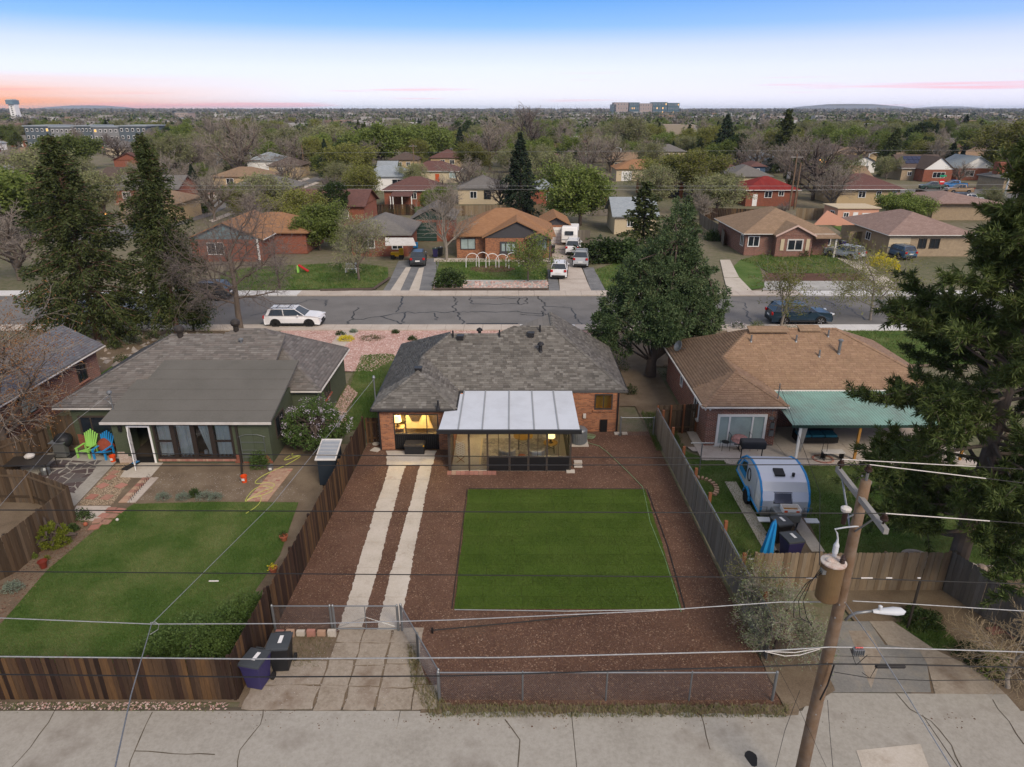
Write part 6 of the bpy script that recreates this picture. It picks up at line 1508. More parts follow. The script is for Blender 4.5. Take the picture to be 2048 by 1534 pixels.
b.tube([(x0-.1,y,1.55),(x0+.3,y,1.68),(x1-.3,y,1.68),(x1+.1,y,1.55)],.012,5)
for z in (1.25,.8,.6,.4): b.tube([(x0,y,z),(x1,y,z)],.01,5)
b.build('wire_frame',m_galv,t)
cr_ = [G(u,v)+[0,0,.03] for u,v in ((600,912),(560,925),(590,905),(580,915),(608,910),(575,930),(545,943),(520,955),(505,970),(545,965),(552,975),(520,985),(510,992),(495,1003),(488,1004),(510,975),(540,972),(548,985),(500,998),(490,1002),(525,990),(520,1010),(492,1028))]
def smooth(P,it=3):
 for _ in range(it):
  Q = [P[0]]
  for a,c in zip(P[:-1],P[1:]): Q += [a*.75+c*.25,a*.25+c*.75]
  Q.append(P[-1]); P = Q
 return P
b = MB(); b.tube(smooth(cr_),.018,5); tag(b.build('garden_hose',m_hose),'yellow green hose in loose loops over the tan brick walk','hose')
b = MB()
pA,pB = G(296,957),G(255,1006)
for k in range(12):
 a = pA+(pB-pA)*k/12; c = pA+(pB-pA)*(k+1.15)/12; b.tube([a+[.12,0,0],a+[.12,0,.22],(a+c)/2+[.12,0,.32],c+[.12,0,.22],c+[.12,0,0]],.007,4)
tag(b.build('hoop_edging',m_black),'black wire hoop edging along the red paver path','edging')
for (u,v,l,mt,r) in ((235,1042,'small black and white ball on the left lawn',m_offw,.07),(172,1052,'dark red ball at the edge of the left bed',m_terra,.1)):
 p = G(u,v); b = MB(); b.lathe([(.01,0),(r*.7,r*.3),(r,r),(r*.7,r*1.7),(.01,r*2)],12,(p[0],p[1],0)); tag(b.build('ball',mt,smooth=True),l,'ball')
def pot(u,v,label,mt=None,r=.16,h=.28,plant=None):
 p = G(u,v); t = thing('plant_pot',label,'plant pot',(p[0],p[1]+r,0)); b = MB(); b.lathe([(r*.7,0),(r,h),(r*1.15,h),(r*1.15,h+.04),(r*.95,h+.04),(r*.9,h-.02),(.01,h-.03)],14); b.build('pot',mt or m_terra,t)
 if plant:
  n = 60; c = rng.normal(0,1,(n,3))*[r*.6,r*.6,.06]+[0,0,h+.1]; np_obj('foliage',*diamonds(c,rng.normal(0,1,(n,3)),.1,.04),plant,parent=t)
 return t
# TREES
def diamonds(C,A,L,Wd,z=None):
 """leaf shaped quads centred on C, pointing along A"""
 n = len(C); A = unit(np.asarray(A,float)); Bv = unit(np.cross(A,rng.normal(0,1,(n,3)))); L = np.asarray(L).reshape(-1,1)*np.ones((n,1)); Wd = np.asarray(Wd).reshape(-1,1)*np.ones((n,1))
 V = np.stack([C-A*L/2,C+Bv*Wd/2-A*L*.05,C+A*L/2,C-Bv*Wd/2-A*L*.05],1).reshape(-1,3)
 return V,np.arange(4*n).reshape(-1,4)
def tubes(P0,P1,R0,R1,n=3):
 P0,P1,R0,R1 = map(np.asarray,(P0,P1,R0,R1)); m = len(P0); d = unit(P1-P0)
 up = np.where(np.abs(d[:,2:3]) < .9,np.array([[0,0,1.]]),np.array([[1.,0,0]])); a = unit(np.cross(d,up)); b = np.cross(d,a)
 V = []
 for P,Rr in ((P0,R0),(P1,R1)):
  for j in range(n):
   t = 2*np.pi*j/n; V.append(P+(a*np.cos(t)+b*np.sin(t))*Rr[:,None])
 V = np.stack(V,1).reshape(-1,3)
 F = np.array([[j,(j+1) % n,(j+1) % n+n,j+n] for j in range(n)])[None]+2*n*np.arange(m)[:,None,None]
 return V,F.reshape(-1,4)
class Skel:
 def __init__(s): s.seg = [[] for _ in range(6)]; s.tips = []
 def branch(s,p,d,L,r,lv,maxlv,cfg):
  n = cfg['n'][lv]; pts = [p]; q = np.array(p,float); d = np.array(d,float); rr = r
  for i in range(n):
   d = d+np.array([rnd.gauss(0,1),rnd.gauss(0,1),rnd.gauss(0,1)])*cfg['wob'][lv]+np.array([0,0,cfg['up'][lv]]); d /= np.linalg.norm(d)
   q2 = q+d*L/n; r2 = r*(1-(i+1)/n*cfg['tap'][lv]); s.seg[lv].append((q,q2,rr,r2)); q,rr = q2,r2; pts.append(q)
  if lv >= maxlv: s.tips.append((q,d)); s.tips.append((pts[-2],d)); return
  k = cfg['k'][lv]; az0 = rnd.uniform(0,6.28)
  for i in range(k):
   t = cfg['t0'][lv]+(1-cfg['t0'][lv])*(i+rnd.random()*.8)/k; f = t*n; j = min(int(f),n-1); pp = pts[j]+(pts[j+1]-pts[j])*(f-j); dd = unit(pts[j+1]-pts[j])
   az0 += 2.4+rnd.gauss(0,.4); ang = R(cfg['ang'][lv]+rnd.gauss(0,9)); u = unit(np.cross(dd,[0.3,.2,1.])+1e-6); w = np.cross(dd,u)
   nd = dd*math.cos(ang)+(u*math.cos(az0)+w*math.sin(az0))*math.sin(ang)
   s.branch(pp,nd,L*cfg['len'][lv]*rnd.uniform(.7,1.2)*(1-.45*t*cfg.get('cone',0)),max(.006,r*cfg['rad'][lv]*(1-t*.4)),lv+1,maxlv,cfg)
  if lv > 0 or cfg.get('lead',1): s.branch(pts[-1],d,L*cfg['len'][lv]*.8,rr,lv+1,maxlv,cfg)
def scatter_tips(tips,per,spread,L,W_):
 C = np.repeat(np.array([t[0] for t in tips]),per,0); D = np.repeat(np.array([t[1] for t in tips]),per,0)
 C = C+rng.normal(0,spread,C.shape); return diamonds(C,D*.6+rng.normal(0,1,C.shape),L*rng.uniform(.6,1.3,len(C)),W_)
BARE = dict(n=[4,4,3,3,2],wob=[.05,.16,.2,.25,.3],up=[.05,.10,.06,.04,.0],tap=[.45,.6,.65,.7,.7],k=[6,6,6,4,0],t0=[.3,.25,.2,.15,0],ang=[46,44,42,40,0],len=[.95,.62,.55,.55,0],rad=[.5,.5,.45,.5,0])
def decid(name,label,seed,H,mats,leaf=None,per=3,spread=.12,lsize=(.16,.08),cfg=None,levels=4,cat='tree',trunkr=.22,loc=(0,0,0),twig=1.0,twist=None,group=None):
 rnd.seed(seed); c = dict(BARE); c.update(cfg or {}); S = Skel(); S.branch(np.zeros(3),(twist or 0,0,1),H*.38,trunkr,0,levels,c)
 t = thing(name,label,cat,loc,group=group)
 top = max(q[2] for _,q,_,_ in [s for l in S.seg for s in l]); k = H/top
 def part(nm,lvls,mt,n):
  s = [x for l in lvls for x in S.seg[l]]
  if not s: return
  P0 = np.array([x[0] for x in s])*k; P1 = np.array([x[1] for x in s])*k; R0 = np.array([x[2] for x in s]); R1 = np.array([x[3] for x in s])
  if nm != 'trunk': R0 = np.maximum(R0*twig,.009*twig); R1 = np.maximum(R1*twig,.007*twig)
  V,F = tubes(P0,P1,R0,R1,n); np_obj(nm,V,F,mt,parent=t,smooth=True)
 part('trunk',[0],mats[0],8); part('limbs',[1,2],mats[0],5); part('twigs',[3,4,5][:levels-2],mats[1],3)
 if leaf is not None:
  tips = [(a*k,b) for a,b in S.tips]; V,F = scatter_tips(tips,per,spread,lsize[0],lsize[1]); np_obj('foliage',V,F,leaf,parent=t)
 return t
def conifer(name,label,seed,H,rad,mat,barkm,base=.08,nb=90,per=70,droop=.35,quad=(.34,.12),power=.85,gap=0.0,hang=.3,loc=(0,0,0),rough=.25,group=None,cat='tree',tr=.2):
 r = np.random.default_rng(seed); t = thing(name,label,cat,loc,group=group)
 b = MB(); b.tube([(0,0,0),(.05,0,H*.5),(0,0,H*.97)],[tr,tr*.55,.03],8); b.build('trunk',barkm,t)
 P0 = []; P1 = []; C = []; A = []
 gaps = r.uniform(0,6.28,12)
 for i in range(nb):
  f = (i+r.uniform(0,1))/nb; z = H*(base+(1-base)*f); az = i*2.4+r.normal(0,.3)
  L = rad*((1-f)**power*(1-.35*max(0,.12-f)/.12)+.03)*(1+r.normal(0,rough));
  if gap and math.sin(3*az+gaps[int(f*11)]) > 1-gap*2: L *= .45
  L = max(L,.25); d = np.array([math.cos(az),math.sin(az),0])
  dr = droop*(1+r.normal(0,.5)); e = d*L+np.array([0,0,-dr*L*(1-f)+.25*L*f]); p = np.array([0,0,z]); mid = p+e*.5+[0,0,.08*L]
  P0 += [p,mid]; P1 += [mid,p+e]
  n = max(6,int(per*(L/rad+.15))); tt = r.uniform(.18,1,n)**.7
  wd = .30*L*(1-tt)*1.3+.10
  side = np.array([-d[1],d[0],0]); s_ = r.normal(0,.55,n)*wd
  pos_ = p+e*tt[:,None]+side*s_[:,None]+np.array([0,0,1])*(.16*L*tt*(1-tt)*2+r.normal(0,.14,n)-.25*np.abs(s_)-hang*r.random(n)**3)[:,None]
  C.append(pos_); A.append(e/L*.8+side*np.sign(s_)[:,None]*.7+r.normal(0,.45,(n,3))+[0,0,-.25])
 V,F = tubes(np.array(P0),np.array(P1),np.full(len(P0),tr*.18),np.full(len(P0),tr*.1),4); np_obj('limbs',V,F,barkm,parent=t)
 C = np.concatenate(C); A = np.concatenate(A); V,F = diamonds(C,A,quad[0]*r.uniform(.6,1.3,len(C)),quad[1]); np_obj('foliage',V,F,mat,parent=t)
 return t
def clumpy(name,label,lobes,mat,barkm,trunk,nclump,per,cr,quad,loc=(0,0,0),inner=True,cat='tree',group=None,flat=1.0,limbs=True,r=None,sub=None):
 """crown of foliage clumps on the surface of several lobes"""
 r = r or np.random.default_rng(len(label)); t = thing(name,label,cat,loc,group=group)
 if trunk: b = MB(); b.tube(*trunk,10); b.build('trunk',barkm,t)
 lobes = np.array(lobes,float)
 if sub:
  L2 = []
  for _ in range(sub[0]):
   l = lobes[r.choice(len(lobes),p=lobes[:,3]**2/np.sum(lobes[:,3]**2))]; d = unit(r.normal(0,1,3)); d[2] = d[2]*.9+.1; q = l[:3]+d*[l[3],l[3],l[4]]*.82; s_ = sub[1]*r.uniform(.6,1.35)
   if sum(np.sum(((q-m[:3])/np.array([m[3],m[3],m[4]]))**2) < .5 for m in lobes) == 0: L2.append([*q,s_,s_*r.uniform(.85,1.3)])
  lobes = np.array(L2)
 w = lobes[:,3]*lobes[:,4]; w = w/w.sum(); idx = r.choice(len(lobes),nclump,p=w); D = unit(r.normal(0,1,(nclump,3))); rr = r.uniform(.55,1.04,nclump)**.5
 cc = lobes[idx,:3]+D*lobes[idx][:,[3,3,4]]*rr[:,None]
 inside = np.zeros(nclump,int)
 for l in lobes: inside += (np.sum(((cc-l[:3])/np.array([l[3],l[3],l[4]]))**2,1) < .45)
 cc = cc[inside == 0]; D = D[inside == 0]; n = len(cc)
 rs = cr*r.uniform(.6,1.35,n); C = np.repeat(cc,per,0); O = unit(r.normal(0,1,(n*per,3))); O[:,2] *= flat; C = C+O*np.repeat(rs,per)[:,None]*r.uniform(.3,1,(n*per,1))
 A = O+np.repeat(D,per,0)*.6+r.normal(0,.3,C.shape); V,F = diamonds(C,A,quad[0]*r.uniform(.7,1.3,len(C)),quad[1])
 keep = C[:,2] > .02; F = F[keep]
 np_obj('foliage',V,F,mat,parent=t)
 if limbs and trunk:
  top = np.array(trunk[0][-1]); k = min(70,n); sel = r.choice(n,k,replace=False); P0 = []; P1 = [];
  for i in sel:
   a = np.array(trunk[0][r.integers(1,len(trunk[0]))]); m = (a*.45+cc[i]*.55)+r.normal(0,.2,3); P0 += [a,m]; P1 += [m,cc[i]]
  V,F = tubes(P0,P1,np.tile([.09,.05],k),np.tile([.05,.02],k),5); np_obj('limbs',V,F,barkm,parent=t)
 return t
def shrub(u,v,w,h,mat,label,name='shrub',cat='shrub',n=500,q=(.09,.05),z=0,blossom=None,loc=None,depth=.8):
 p = loc if loc is not None else G(u,v); t = thing(name,label,cat,(p[0],p[1]+w*.3,z))
 D = unit(rng.normal(0,1,(n,3))); D[:,2] = np.abs(D[:,2]); rr = rng.uniform(.35,1.05,n)[:,None]**.6*(1+.15*np.sin(5*np.arctan2(D[:,1],D[:,0]))[:,None])
 C = D*[w/2,w/2*depth,h]*rr; C[:,2] = np.abs(C[:,2])+.02; V,F = diamonds(C,D+rng.normal(0,.6,C.shape),q[0]*rng.uniform(.6,1.3,n),q[1]); np_obj('foliage',V,F,mat,parent=t)
 k = 9; P1 = D[:k]*[w*.4,w*.4*depth,h*.8]; V,F = tubes(np.zeros((k,3)),P1,np.full(k,.018),np.full(k,.008),4); np_obj('stems',V,F,m_barkd,parent=t)
 if blossom is not None:
  m = n//4; D2 = D[:m]; C = D2*[w/2,w/2*depth,h]*rng.uniform(.9,1.1,(m,1)); C[:,2] = np.abs(C[:,2])+.02; V,F = diamonds(C,D2+rng.normal(0,.8,C.shape),q[0]*1.1,q[1]*1.3); np_obj('blossom',V,F,blossom,parent=t)
 return t
def at(u,v): p = G(u,v); return (p[0],p[1],0)
# big trees near the houses
jl = at(1300,752)
clumpy('juniper_tree','huge dense dark green juniper between the middle and right houses',[(0.1,1.3,3.9,3.4,2.3),(-1.8,.6,3.7,2.0,2.3),(2.6,2.4,3.9,2.6,2.6),(.9,1.8,6.3,2.3,2.5),(1.7,2.3,7.8,1.6,2.6),(1.9,2.4,9.6,.95,2.3),(.1,1.5,7.4,1.05,2.3),(3.2,2.5,7.1,1.05,2.2),(-1.5,.9,5.9,1.1,2.0),(1.6,2.0,6.8,1.9,2.0),(4.1,2.7,4.6,1.2,2.0),(2.6,2.6,2.3,1.8,1.6),(-2.6,.6,2.7,1.3,1.5)],m_lfA,m_barkd,
  ([(0,0,0),(.05,.1,1.0),(.5,.6,2.6),(.9,1.3,5),(1.5,1.9,9)],[.42,.32,.26,.18,.06]),3400,48,.34,(.19,.075),loc=jl,sub=(480,.62))
pl = at(1900,1172)
r5 = np.random.default_rng(5)
def pine(name,label,loc,H,mat,nl=62,seed=5,reach=6.2,lean=(0,0),tuft=(46,.30,.03),z0=.2,skip=None,tr=.36):
 r = np.random.default_rng(seed); t = thing(name,label,'tree',loc); b = MB(); b.tube([(0,0,0),(lean[0]*.3,lean[1]*.3,H*.3),(lean[0]*.7,lean[1]*.7,H*.7),(*lean,H)],[tr,tr*.75,tr*.4,.05],12); b.build('trunk',m_bark,t)
 P0 = []; P1 = []; R0 = []; R1 = []; T = []; TD = []
 for i in range(nl):
  f = z0+(1-z0)*(i+r.uniform(0,1))/nl; p = np.array([lean[0]*f,lean[1]*f,H*f]); az = i*2.4+r.normal(0,.4); L = reach*(1-f*.80)*r.uniform(.7,1.15)*(1 if f > .36 else .62)
  d = np.array([math.cos(az),math.sin(az),r.uniform(-.05,.25)+f*.75-.28])
  if skip and skip(az,f): continue
  pts = [p]; q = p.copy(); m = 6
  for k in range(m): d = d+r.normal(0,.14,3)+[0,0,.02]; d = d/np.linalg.norm(d); q = q+d*L/m; pts.append(q)
  for k in range(m): P0.append(pts[k]); P1.append(pts[k+1]); R0.append(.085*(1-k/m)*(1.15-f)+.012); R1.append(.085*(1-(k+1)/m)*(1.15-f)+.010)
  nsub = int(8+L*4.6)
  for j in range(nsub):
   tt = r.uniform(.28,1)**.8*m; k = min(int(tt),m-1); a = pts[k]+(pts[k+1]-pts[k])*(tt-k); dd = unit(d*.5+r.normal(0,.75,3)*[1,1,.5]+[0,0,.15]); l2 = r.uniform(.35,1.0)*(1.2-.5*tt/m); e = a+dd*l2
   P0.append(a); P1.append(e); R0.append(.016); R1.append(.008)
   for s_ in range(r.integers(2,4)): g_ = a+(e-a)*(1-.32*s_); T.append(g_); TD.append(unit(dd+r.normal(0,.3,3)))
 V,F = tubes(P0,P1,R0,R1,5); np_obj('limbs',V,F,m_bark,parent=t)
 T = np.array(T); TD = np.array(TD); per = tuft[0]; n = len(T)*per; C = np.repeat(T,per,0); D = unit(np.repeat(TD,per,0)*1.0+r.normal(0,.75,(n,3))); L = tuft[1]*r.uniform(.6,1.1,n); C = C+D*(L/2)[:,None]-np.repeat(TD,per,0)*r.uniform(0,.30,n)[:,None]
 V,F = diamonds(C,D,L,tuft[2]); np_obj('needles',V,F,mat,parent=t); return t
pine('pine_tree','huge shaggy dark pine filling the right edge above the cedar fence',pl,15.4,m_lfP,nl=175,seed=12,reach=7.6,tuft=(34,.28,.038),z0=.14)
conifer('fir_tree','wide ragged olive green fir at the far left, the broader of two',21,15.1,4.7,m_lfF,m_barkr,base=.07,nb=250,per=240,droop=.25,quad=(.32,.10),power=.72,gap=.10,hang=.7,loc=at(196,678),rough=.22,tr=.24)
conifer('fir_tree','tall narrow olive fir on a bare reddish trunk before the street',22,15.2,2.5,m_lfF,m_barkr,base=.15,nb=170,per=220,droop=.42,quad=(.32,.10),power=.55,gap=.16,hang=1.2,loc=at(357,676),rough=.30,tr=.26)
rnd.seed(3)
decid('elm_tree','leafless reddish grey tree at the near kerb left of the white car',41,13.0,(m_bark,m_twigr),None,trunkr=.27,loc=at(482,662),cfg=dict(k=[11,9,7,6,0],t0=[.35,.15,.15,.15,0],ang=[68,48,46,42,0],up=[.1,.05,.02,.0,0],len=[.66,.62,.52,.5,0],wob=[.05,.2,.25,.3,.35]),twig=.8)
decid('elm_tree','bare spreading tree with orange brown buds over the far left roof',42,9.4,(m_bark,m_twig),m_lfO,per=2,spread=.15,lsize=(.10,.06),trunkr=.3,loc=(-26.2,31.5,0),cfg=dict(k=[8,7,6,4,0],ang=[58,46,42,40,0],len=[1.1,.66,.55,.5,0],up=[.1,.04,.02,.02,0]))
decid('street_tree','slender young tree with sparse yellow green leaves before the dark blue car',43,6.6,(m_barkp,m_twig),m_lfY,per=3,spread=.12,lsize=(.15,.09),trunkr=.12,levels=3,loc=at(1560,662),cfg=dict(k=[9,6,5,3,0],ang=[52,45,40,40,0],len=[.75,.6,.5,.5,0]))
decid('street_tree','wispy pale green tree arching over the sidewalk left of the big pine',44,7.5,(m_barkp,m_twig),m_lfY,per=3,spread=.14,lsize=(.13,.07),trunkr=.12,loc=at(1740,640),cfg=dict(k=[8,6,5,3,0],ang=[62,50,45,40,0],up=[.05,.02,-.02,-.03,0]))
decid('yard_tree','small leafy green tree before the porch across the street',45,5.2,(m_bark,m_twig),m_lfG,per=4,spread=.16,lsize=(.20,.13),trunkr=.1,levels=3,loc=at(1056,562),cfg=dict(k=[9,6,5,3,0],ang=[60,45,40,40,0]))
decid('yard_tree','leafless pale vase shaped tree beside the green garage door',46,10.0,(m_barkp,m_twig),None,trunkr=.2,loc=at(893,520),cfg=dict(ang=[32,30,34,36,0],up=[.1,.12,.08,.05,0]),twig=1.5)
decid('yard_tree','bare budding tree on the dark lawn across the street, left',47,7.4,(m_bark,m_twig),m_lfB,per=2,spread=.15,lsize=(.15,.08),trunkr=.15,loc=at(718,560),twig=1.3,cfg=dict(ang=[55,45,42,40,0]))
decid('bare_shrub_tree','grey leafless shrubby tree leaning at the kerb left of the dark lawn',48,5.5,(m_barkd,m_twigr),None,trunkr=.1,levels=3,loc=at(560,578),twig=1.3,cfg=dict(ang=[60,48,42,40,0]))
decid('blossoming_shrub','pale leaved shrub tree overhanging the alley end of the right fence',49,3.0,(m_barkd,m_twig),M_leaf('pale_young_leaves',[(.13,.17,.075),(.22,.26,.14),(.36,.38,.28)],trans=.25,big=0),per=2,spread=.09,lsize=(.065,.035),trunkr=.06,levels=4,loc=at(1545,1312),twig=.7,cfg=dict(k=[8,6,5,4,0],ang=[62,48,42,40,0],up=[.05,.04,.02,.0,0]))
decid('willow_shrub','thin bright green shrub at the near end of the right fence',50,2.6,(m_barkd,m_twig),m_lfY,per=3,spread=.07,lsize=(.06,.03),trunkr=.05,levels=3,loc=at(1500,1225),twig=.5,cfg=dict(k=[9,7,5,4,0],ang=[50,40,40,40,0]))
decid('dry_vine','tangle of dry tan vine stems over the fence at the right edge',51,3.0,(m_barkp,M_random('straw_stems',[(.32,.25,.15),(.40,.32,.2),(.25,.19,.11)])),None,trunkr=.08,levels=4,loc=at(2015,1375),twig=.7,twist=-.25,cfg=dict(k=[8,7,5,3,0],ang=[60,50,45,40,0],up=[.05,-.02,-.05,-.05,0],wob=[.2,.25,.3,.3,.3]))
clumpy('lilac_bush','large lilac bush with pale blossom between the green house and the shed',[(0,0,1.5,1.45,1.1),(.8,.5,1.3,1.0,.9),(-.7,.1,1.2,.9,.8),(.2,.3,2.3,.9,.6)],m_lfL,m_barkd,([(0,0,0),(0,0,.7),(.1,.1,1.6)],[.1,.09,.05]),330,44,.26,(.10,.07),loc=(-10.55,32.6,0),cat='shrub')
lil = COL.objects['lilac_bush']; n = 900; D = unit(rng.normal(0,1,(n,3))); D[:,2] = np.abs(D[:,2]); C = D*[1.75,1.35,1.35]+[0.1,.15,1.35]; C += rng.normal(0,.12,C.shape); cl = C[rng.integers(0,n,110)]; C = np.repeat(cl,10,0)+rng.normal(0,.06,(1100,3)); V,F = diamonds(C,rng.normal(0,1,C.shape),.06,.045); np_obj('blossom',V,F,m_lfW,parent=lil)
clumpy('garden_shrub','spreading green shrub in the bottom right corner of the left lawn',[(0,0,.7,1.3,.7),(1.0,.8,.7,.9,.7),(-1.0,-.1,.5,.8,.5),(.6,.1,.9,.7,.6),(1.3,1.7,.6,.7,.7)],m_lfL,m_barkd,([(0,0,0),(0,0,.4),(.1,.1,.8)],[.06,.05,.03]),700,44,.20,(.085,.05),loc=(-10.6,17.5,0),cat='shrub',limbs=False)
clumpy('golden_juniper','bright yellow green rounded juniper by the left fence',[(0,0,.5,.62,.5),(.3,.1,.4,.4,.4),(-.3,0,.6,.35,.4)],M_leaf('golden_needles',[(.09,.12,.012),(.14,.17,.02),(.19,.20,.03)],trans=.2,big=.05),m_barkd,([(0,0,0),(0,0,.2),(0,0,.5)],[.05,.04,.02]),200,46,.14,(.09,.035),loc=at(106,1092),cat='shrub')
shrub(18,1188,.8,.35,m_lfT,'silvery low shrub at the foot of the left fence, nearest',n=900,q=(.06,.03)); shrub(160,1045,.9,.5,m_lfD,'dark grassy clump at the patio corner'); shrub(143,1065,.5,.3,m_lfD,'small dark green plant beside the golden juniper')
for (u,l) in ((322,'leftmost'),(362,'second from left'),(405,'largest'),(428,'rightmost')): shrub(u,1003,.75 if u != 405 else .95,.35,m_lfT,l+' silvery mound along the top edge of the left lawn',name='silver_mound',cat='plant',n=900,q=(.05,.025))
shrub(387,996,.55,.4,m_lfD,'small green and red plant among the silvery mounds',cat='plant'); shrub(515,940,1.0,.9,m_lfL,'leafy climber at the foot of the wire trellis',cat='plant',n=1200); shrub(68,1118,.25,.2,m_lfG,'tiny bright green plant by the left fence',cat='plant',n=150); shrub(93,1120,.22,.15,m_lfY,'tiny yellow green plant above the dark red pot',cat='plant',n=120)
shrub(1995,1360,.9,.9,m_lfG,'bright green shrub at the foot of the dry vine',n=900); shrub(1960,1330,1.3,.35,m_lfD,'low dark green plants at the foot of the grey tan fence',cat='plant',n=900); shrub(1855,1262,1.6,.4,m_lfD,'dark green weeds in the cedar fence corner',cat='plant',n=1500,q=(.14,.04))
shrub(680,672,.9,.35,m_lfD,'low shrub in the pink gravel beside the green house roof'); shrub(706,667,.7,.3,m_lfT,'grey green shrub left in the pink gravel bed'); shrub(690,684,1.3,.4,m_lfX,'yellow flowering shrub by the walk before the middle house',blossom=m_lfX,n=700); shrub(790,668,.7,.3,m_lfD,'small shrub in the middle of the pink gravel'); shrub(824,682,.8,.35,m_lfD,'green shrub nearest the middle house ridge'); shrub(740,683,2.0,.3,m_dry,'dry brown ornamental grasses in the pink gravel')
shrub(1240,745,1.6,.9,m_lfD,'dark green bush against the right side of the middle house'); shrub(1350,760,2.0,.9,m_lfD,'dark bush under the big juniper'); shrub(1262,790,1.0,.6,m_lfD,'small green bush in the side yard'); shrub(1478,660,1.4,.6,m_lfD,'green shrub with white flowers before the brown roofed house',blossom=m_lfW); shrub(1517,660,1.3,.7,m_lfG,'bright green shrub right of the front walk'); shrub(1580,665,2.2,.35,m_dry,'dry low border right of the front walk')
for i,(u,v) in enumerate(((225,700),(260,690),(300,712),(240,730),(330,690),(390,690),(300,680))): shrub(u,v,1.3+.3*(i % 3),.7,(m_lfD,m_lfT,m_dry)[i % 3],('grey green mound in the rocky front garden, furthest left','spiky shrub under the ragged fir','shrub nearest the green house roof corner','low shrub next to the small lawn','round shrub by the reddish trunk','green hedge shrub right of the reddish trunk','shrub at the kerb between the two firs')[i])
decid('evergreen_hedge','dark rounded evergreen beneath the narrow fir at the kerb',60,2.4,(m_barkd,m_twig),m_lfD,per=14,spread=.25,lsize=(.16,.08),trunkr=.1,levels=3,loc=at(388,662),cat='shrub')
pot(83,1140,'dark red pot at the left bed edge',M_plain('dark_red_glaze',(.16,.03,.02),.4)); pot(566,1085,'upper terracotta pot beside the long dark fence',None,.16,.2,m_lfD); pot(545,1150,'lower terracotta pot with yellow flowers beside the long dark fence',None,.15,.2,m_lfX)
pot(1838,955,'small terracotta pot on the right lawn',None,.15,.2)
# HOUSES ACROSS THE STREET AND BEYOND
def gable_end(parent,x0,x1,y,z,s,mat,th=.15,face='y'):
 xm = (x0+x1)/2; b = MB(); zr = z+(xm-x0)*s; b.prism([(x0+.12,z-.1),(x1-.12,z-.1),(xm,zr-.12)],y,y+th,face); return b.build('gable_wall',mat,parent)
def house(name,label,x0,x1,y,dep,ez,roof,wall,roofm,s=.45,ov=.45,wins=(),doors=(),side=(),gmat=None,cat='house',chim=None,trim=None,group=None):
 """wall front (towards the viewer) at y; wins: (u0,u1,v0,v1) fractions of width and height; roof hip / gx / gy"""
 t = thing(name,label,cat,((x0+x1)/2,y+dep/2,0),world=True,group=group)
 b = MB(); b.box(x0,y,-.05,x1,y+dep,ez); b.build('wall',wall,t)
 X0,X1,Y0,Y1 = x0-ov,x1+ov,y-ov,y+dep+ov
 if roof == 'hip': P = hip_polys(X0,X1,Y0,Y1,ez,s)
 elif roof == 'flat': P = [[(X0,Y0,ez+.1),(X1,Y0,ez+.1),(X1,Y1,ez+.1),(X0,Y1,ez+.1)]]
 else: P = gable_polys(X0,X1,Y0,Y1,ez,s,roof[1])
 roof_obj(t,P,roofm)
 if roof == 'gy': gable_end(t,X0,X1,y-.02,ez,s,gmat or wall,.15)
 if roof == 'gx':
  for xx in (x0,x1-.15): gable_end(t,Y0,Y1,xx,ez,s,gmat or wall,.15,'x')
 if trim:
  for a,c in (((X0,Y0-.03,ez-.08),(X1,Y0-.03,ez-.08)),) if roof != 'gy' else (): gutter(t,[(a,c)],trim,.06)
  sx = X0-.03 if x0 > 0 else X1+.03; gutter(t,[((sx,Y0,ez-.08),(sx,Y1,ez-.08))],trim,.06)
 for w in wins:
  a,c,z0,z1 = x0+(x1-x0)*w[0],x0+(x1-x0)*w[1],ez*w[2],ez*w[3]; fm = w[4] if len(w) > 4 else m_white; gm = w[5] if len(w) > 5 else m_glassd
  window(t,a,c,z0,z1,y,frame=fm,glass=gm,nx=2,fw=.09,out=.07)
 for d in doors:
  a,c = x0+(x1-x0)*d[0],x0+(x1-x0)*d[1]; b = MB(); b.box(a,y-.04,.0,c,y-.005,ez*d[2]); dd = b.build('door',d[3],t)
  if c-a > 2:
   b = MB(); n = 5
   for k in range(1,n): b.box(a,y-.055,ez*d[2]*k/n-.015,c,y-.041,ez*d[2]*k/n+.015)
   b.build('door_panel_line',m_awns,dd)
 for w in side:   # on the side wall that faces the viewer's axis
  fx = x0 if x0 > 0 else x1; window(t,y+dep*w[0],y+dep*w[1],ez*w[2],ez*w[3],fx,'W' if x0 > 0 else 'E',frame=m_white,fw=.09)
 if chim: b = MB(); b.box(chim[0]-.4,chim[1]-.3,ez,chim[0]+.4,chim[1]+.3,chim[2]); b.build('chimney',m_brC,t)
 return t
def H(name,label,u0,u1,vb,dep,ez,roof,wall,roofm,**k):
 a,c = G(u0,vb),G(u1,vb); return house(name,label,a[0],c[0],a[1],dep,ez,roof,wall,roofm,**k)
def front_gable(t,x0,x1,yb,yf,ez,s,roofm,gmat,wall=None,ov=.3,fascia=None):
 if wall: b = MB(); b.box(x0+ov,yf,0,x1-ov,yb,ez); b.build('wall',wall,t)
 roof_obj(t,gable_polys(x0,x1,yf-.35,yb+(x1-x0)/2*1.1,ez,s,'y'),roofm,name='gable_roof'); gable_end(t,x0+.05,x1-.05,yf-.05,ez,s,gmat,.1)
 if fascia:
  xm = (x0+x1)/2; zr = ez+(xm-x0)*s
  for a in (x0,x1): b = MB(); b.slab([(a,yf-.42,ez+.01),(xm,yf-.42,zr+.01),(xm,yf-.36,zr+.01),(a,yf-.36,ez+.01)] if a < xm else [(xm,yf-.42,zr+.01),(a,yf-.42,ez+.01),(a,yf-.36,ez+.01),(xm,yf-.36,zr+.01)],.22); b.build('fascia_board',fascia,t)
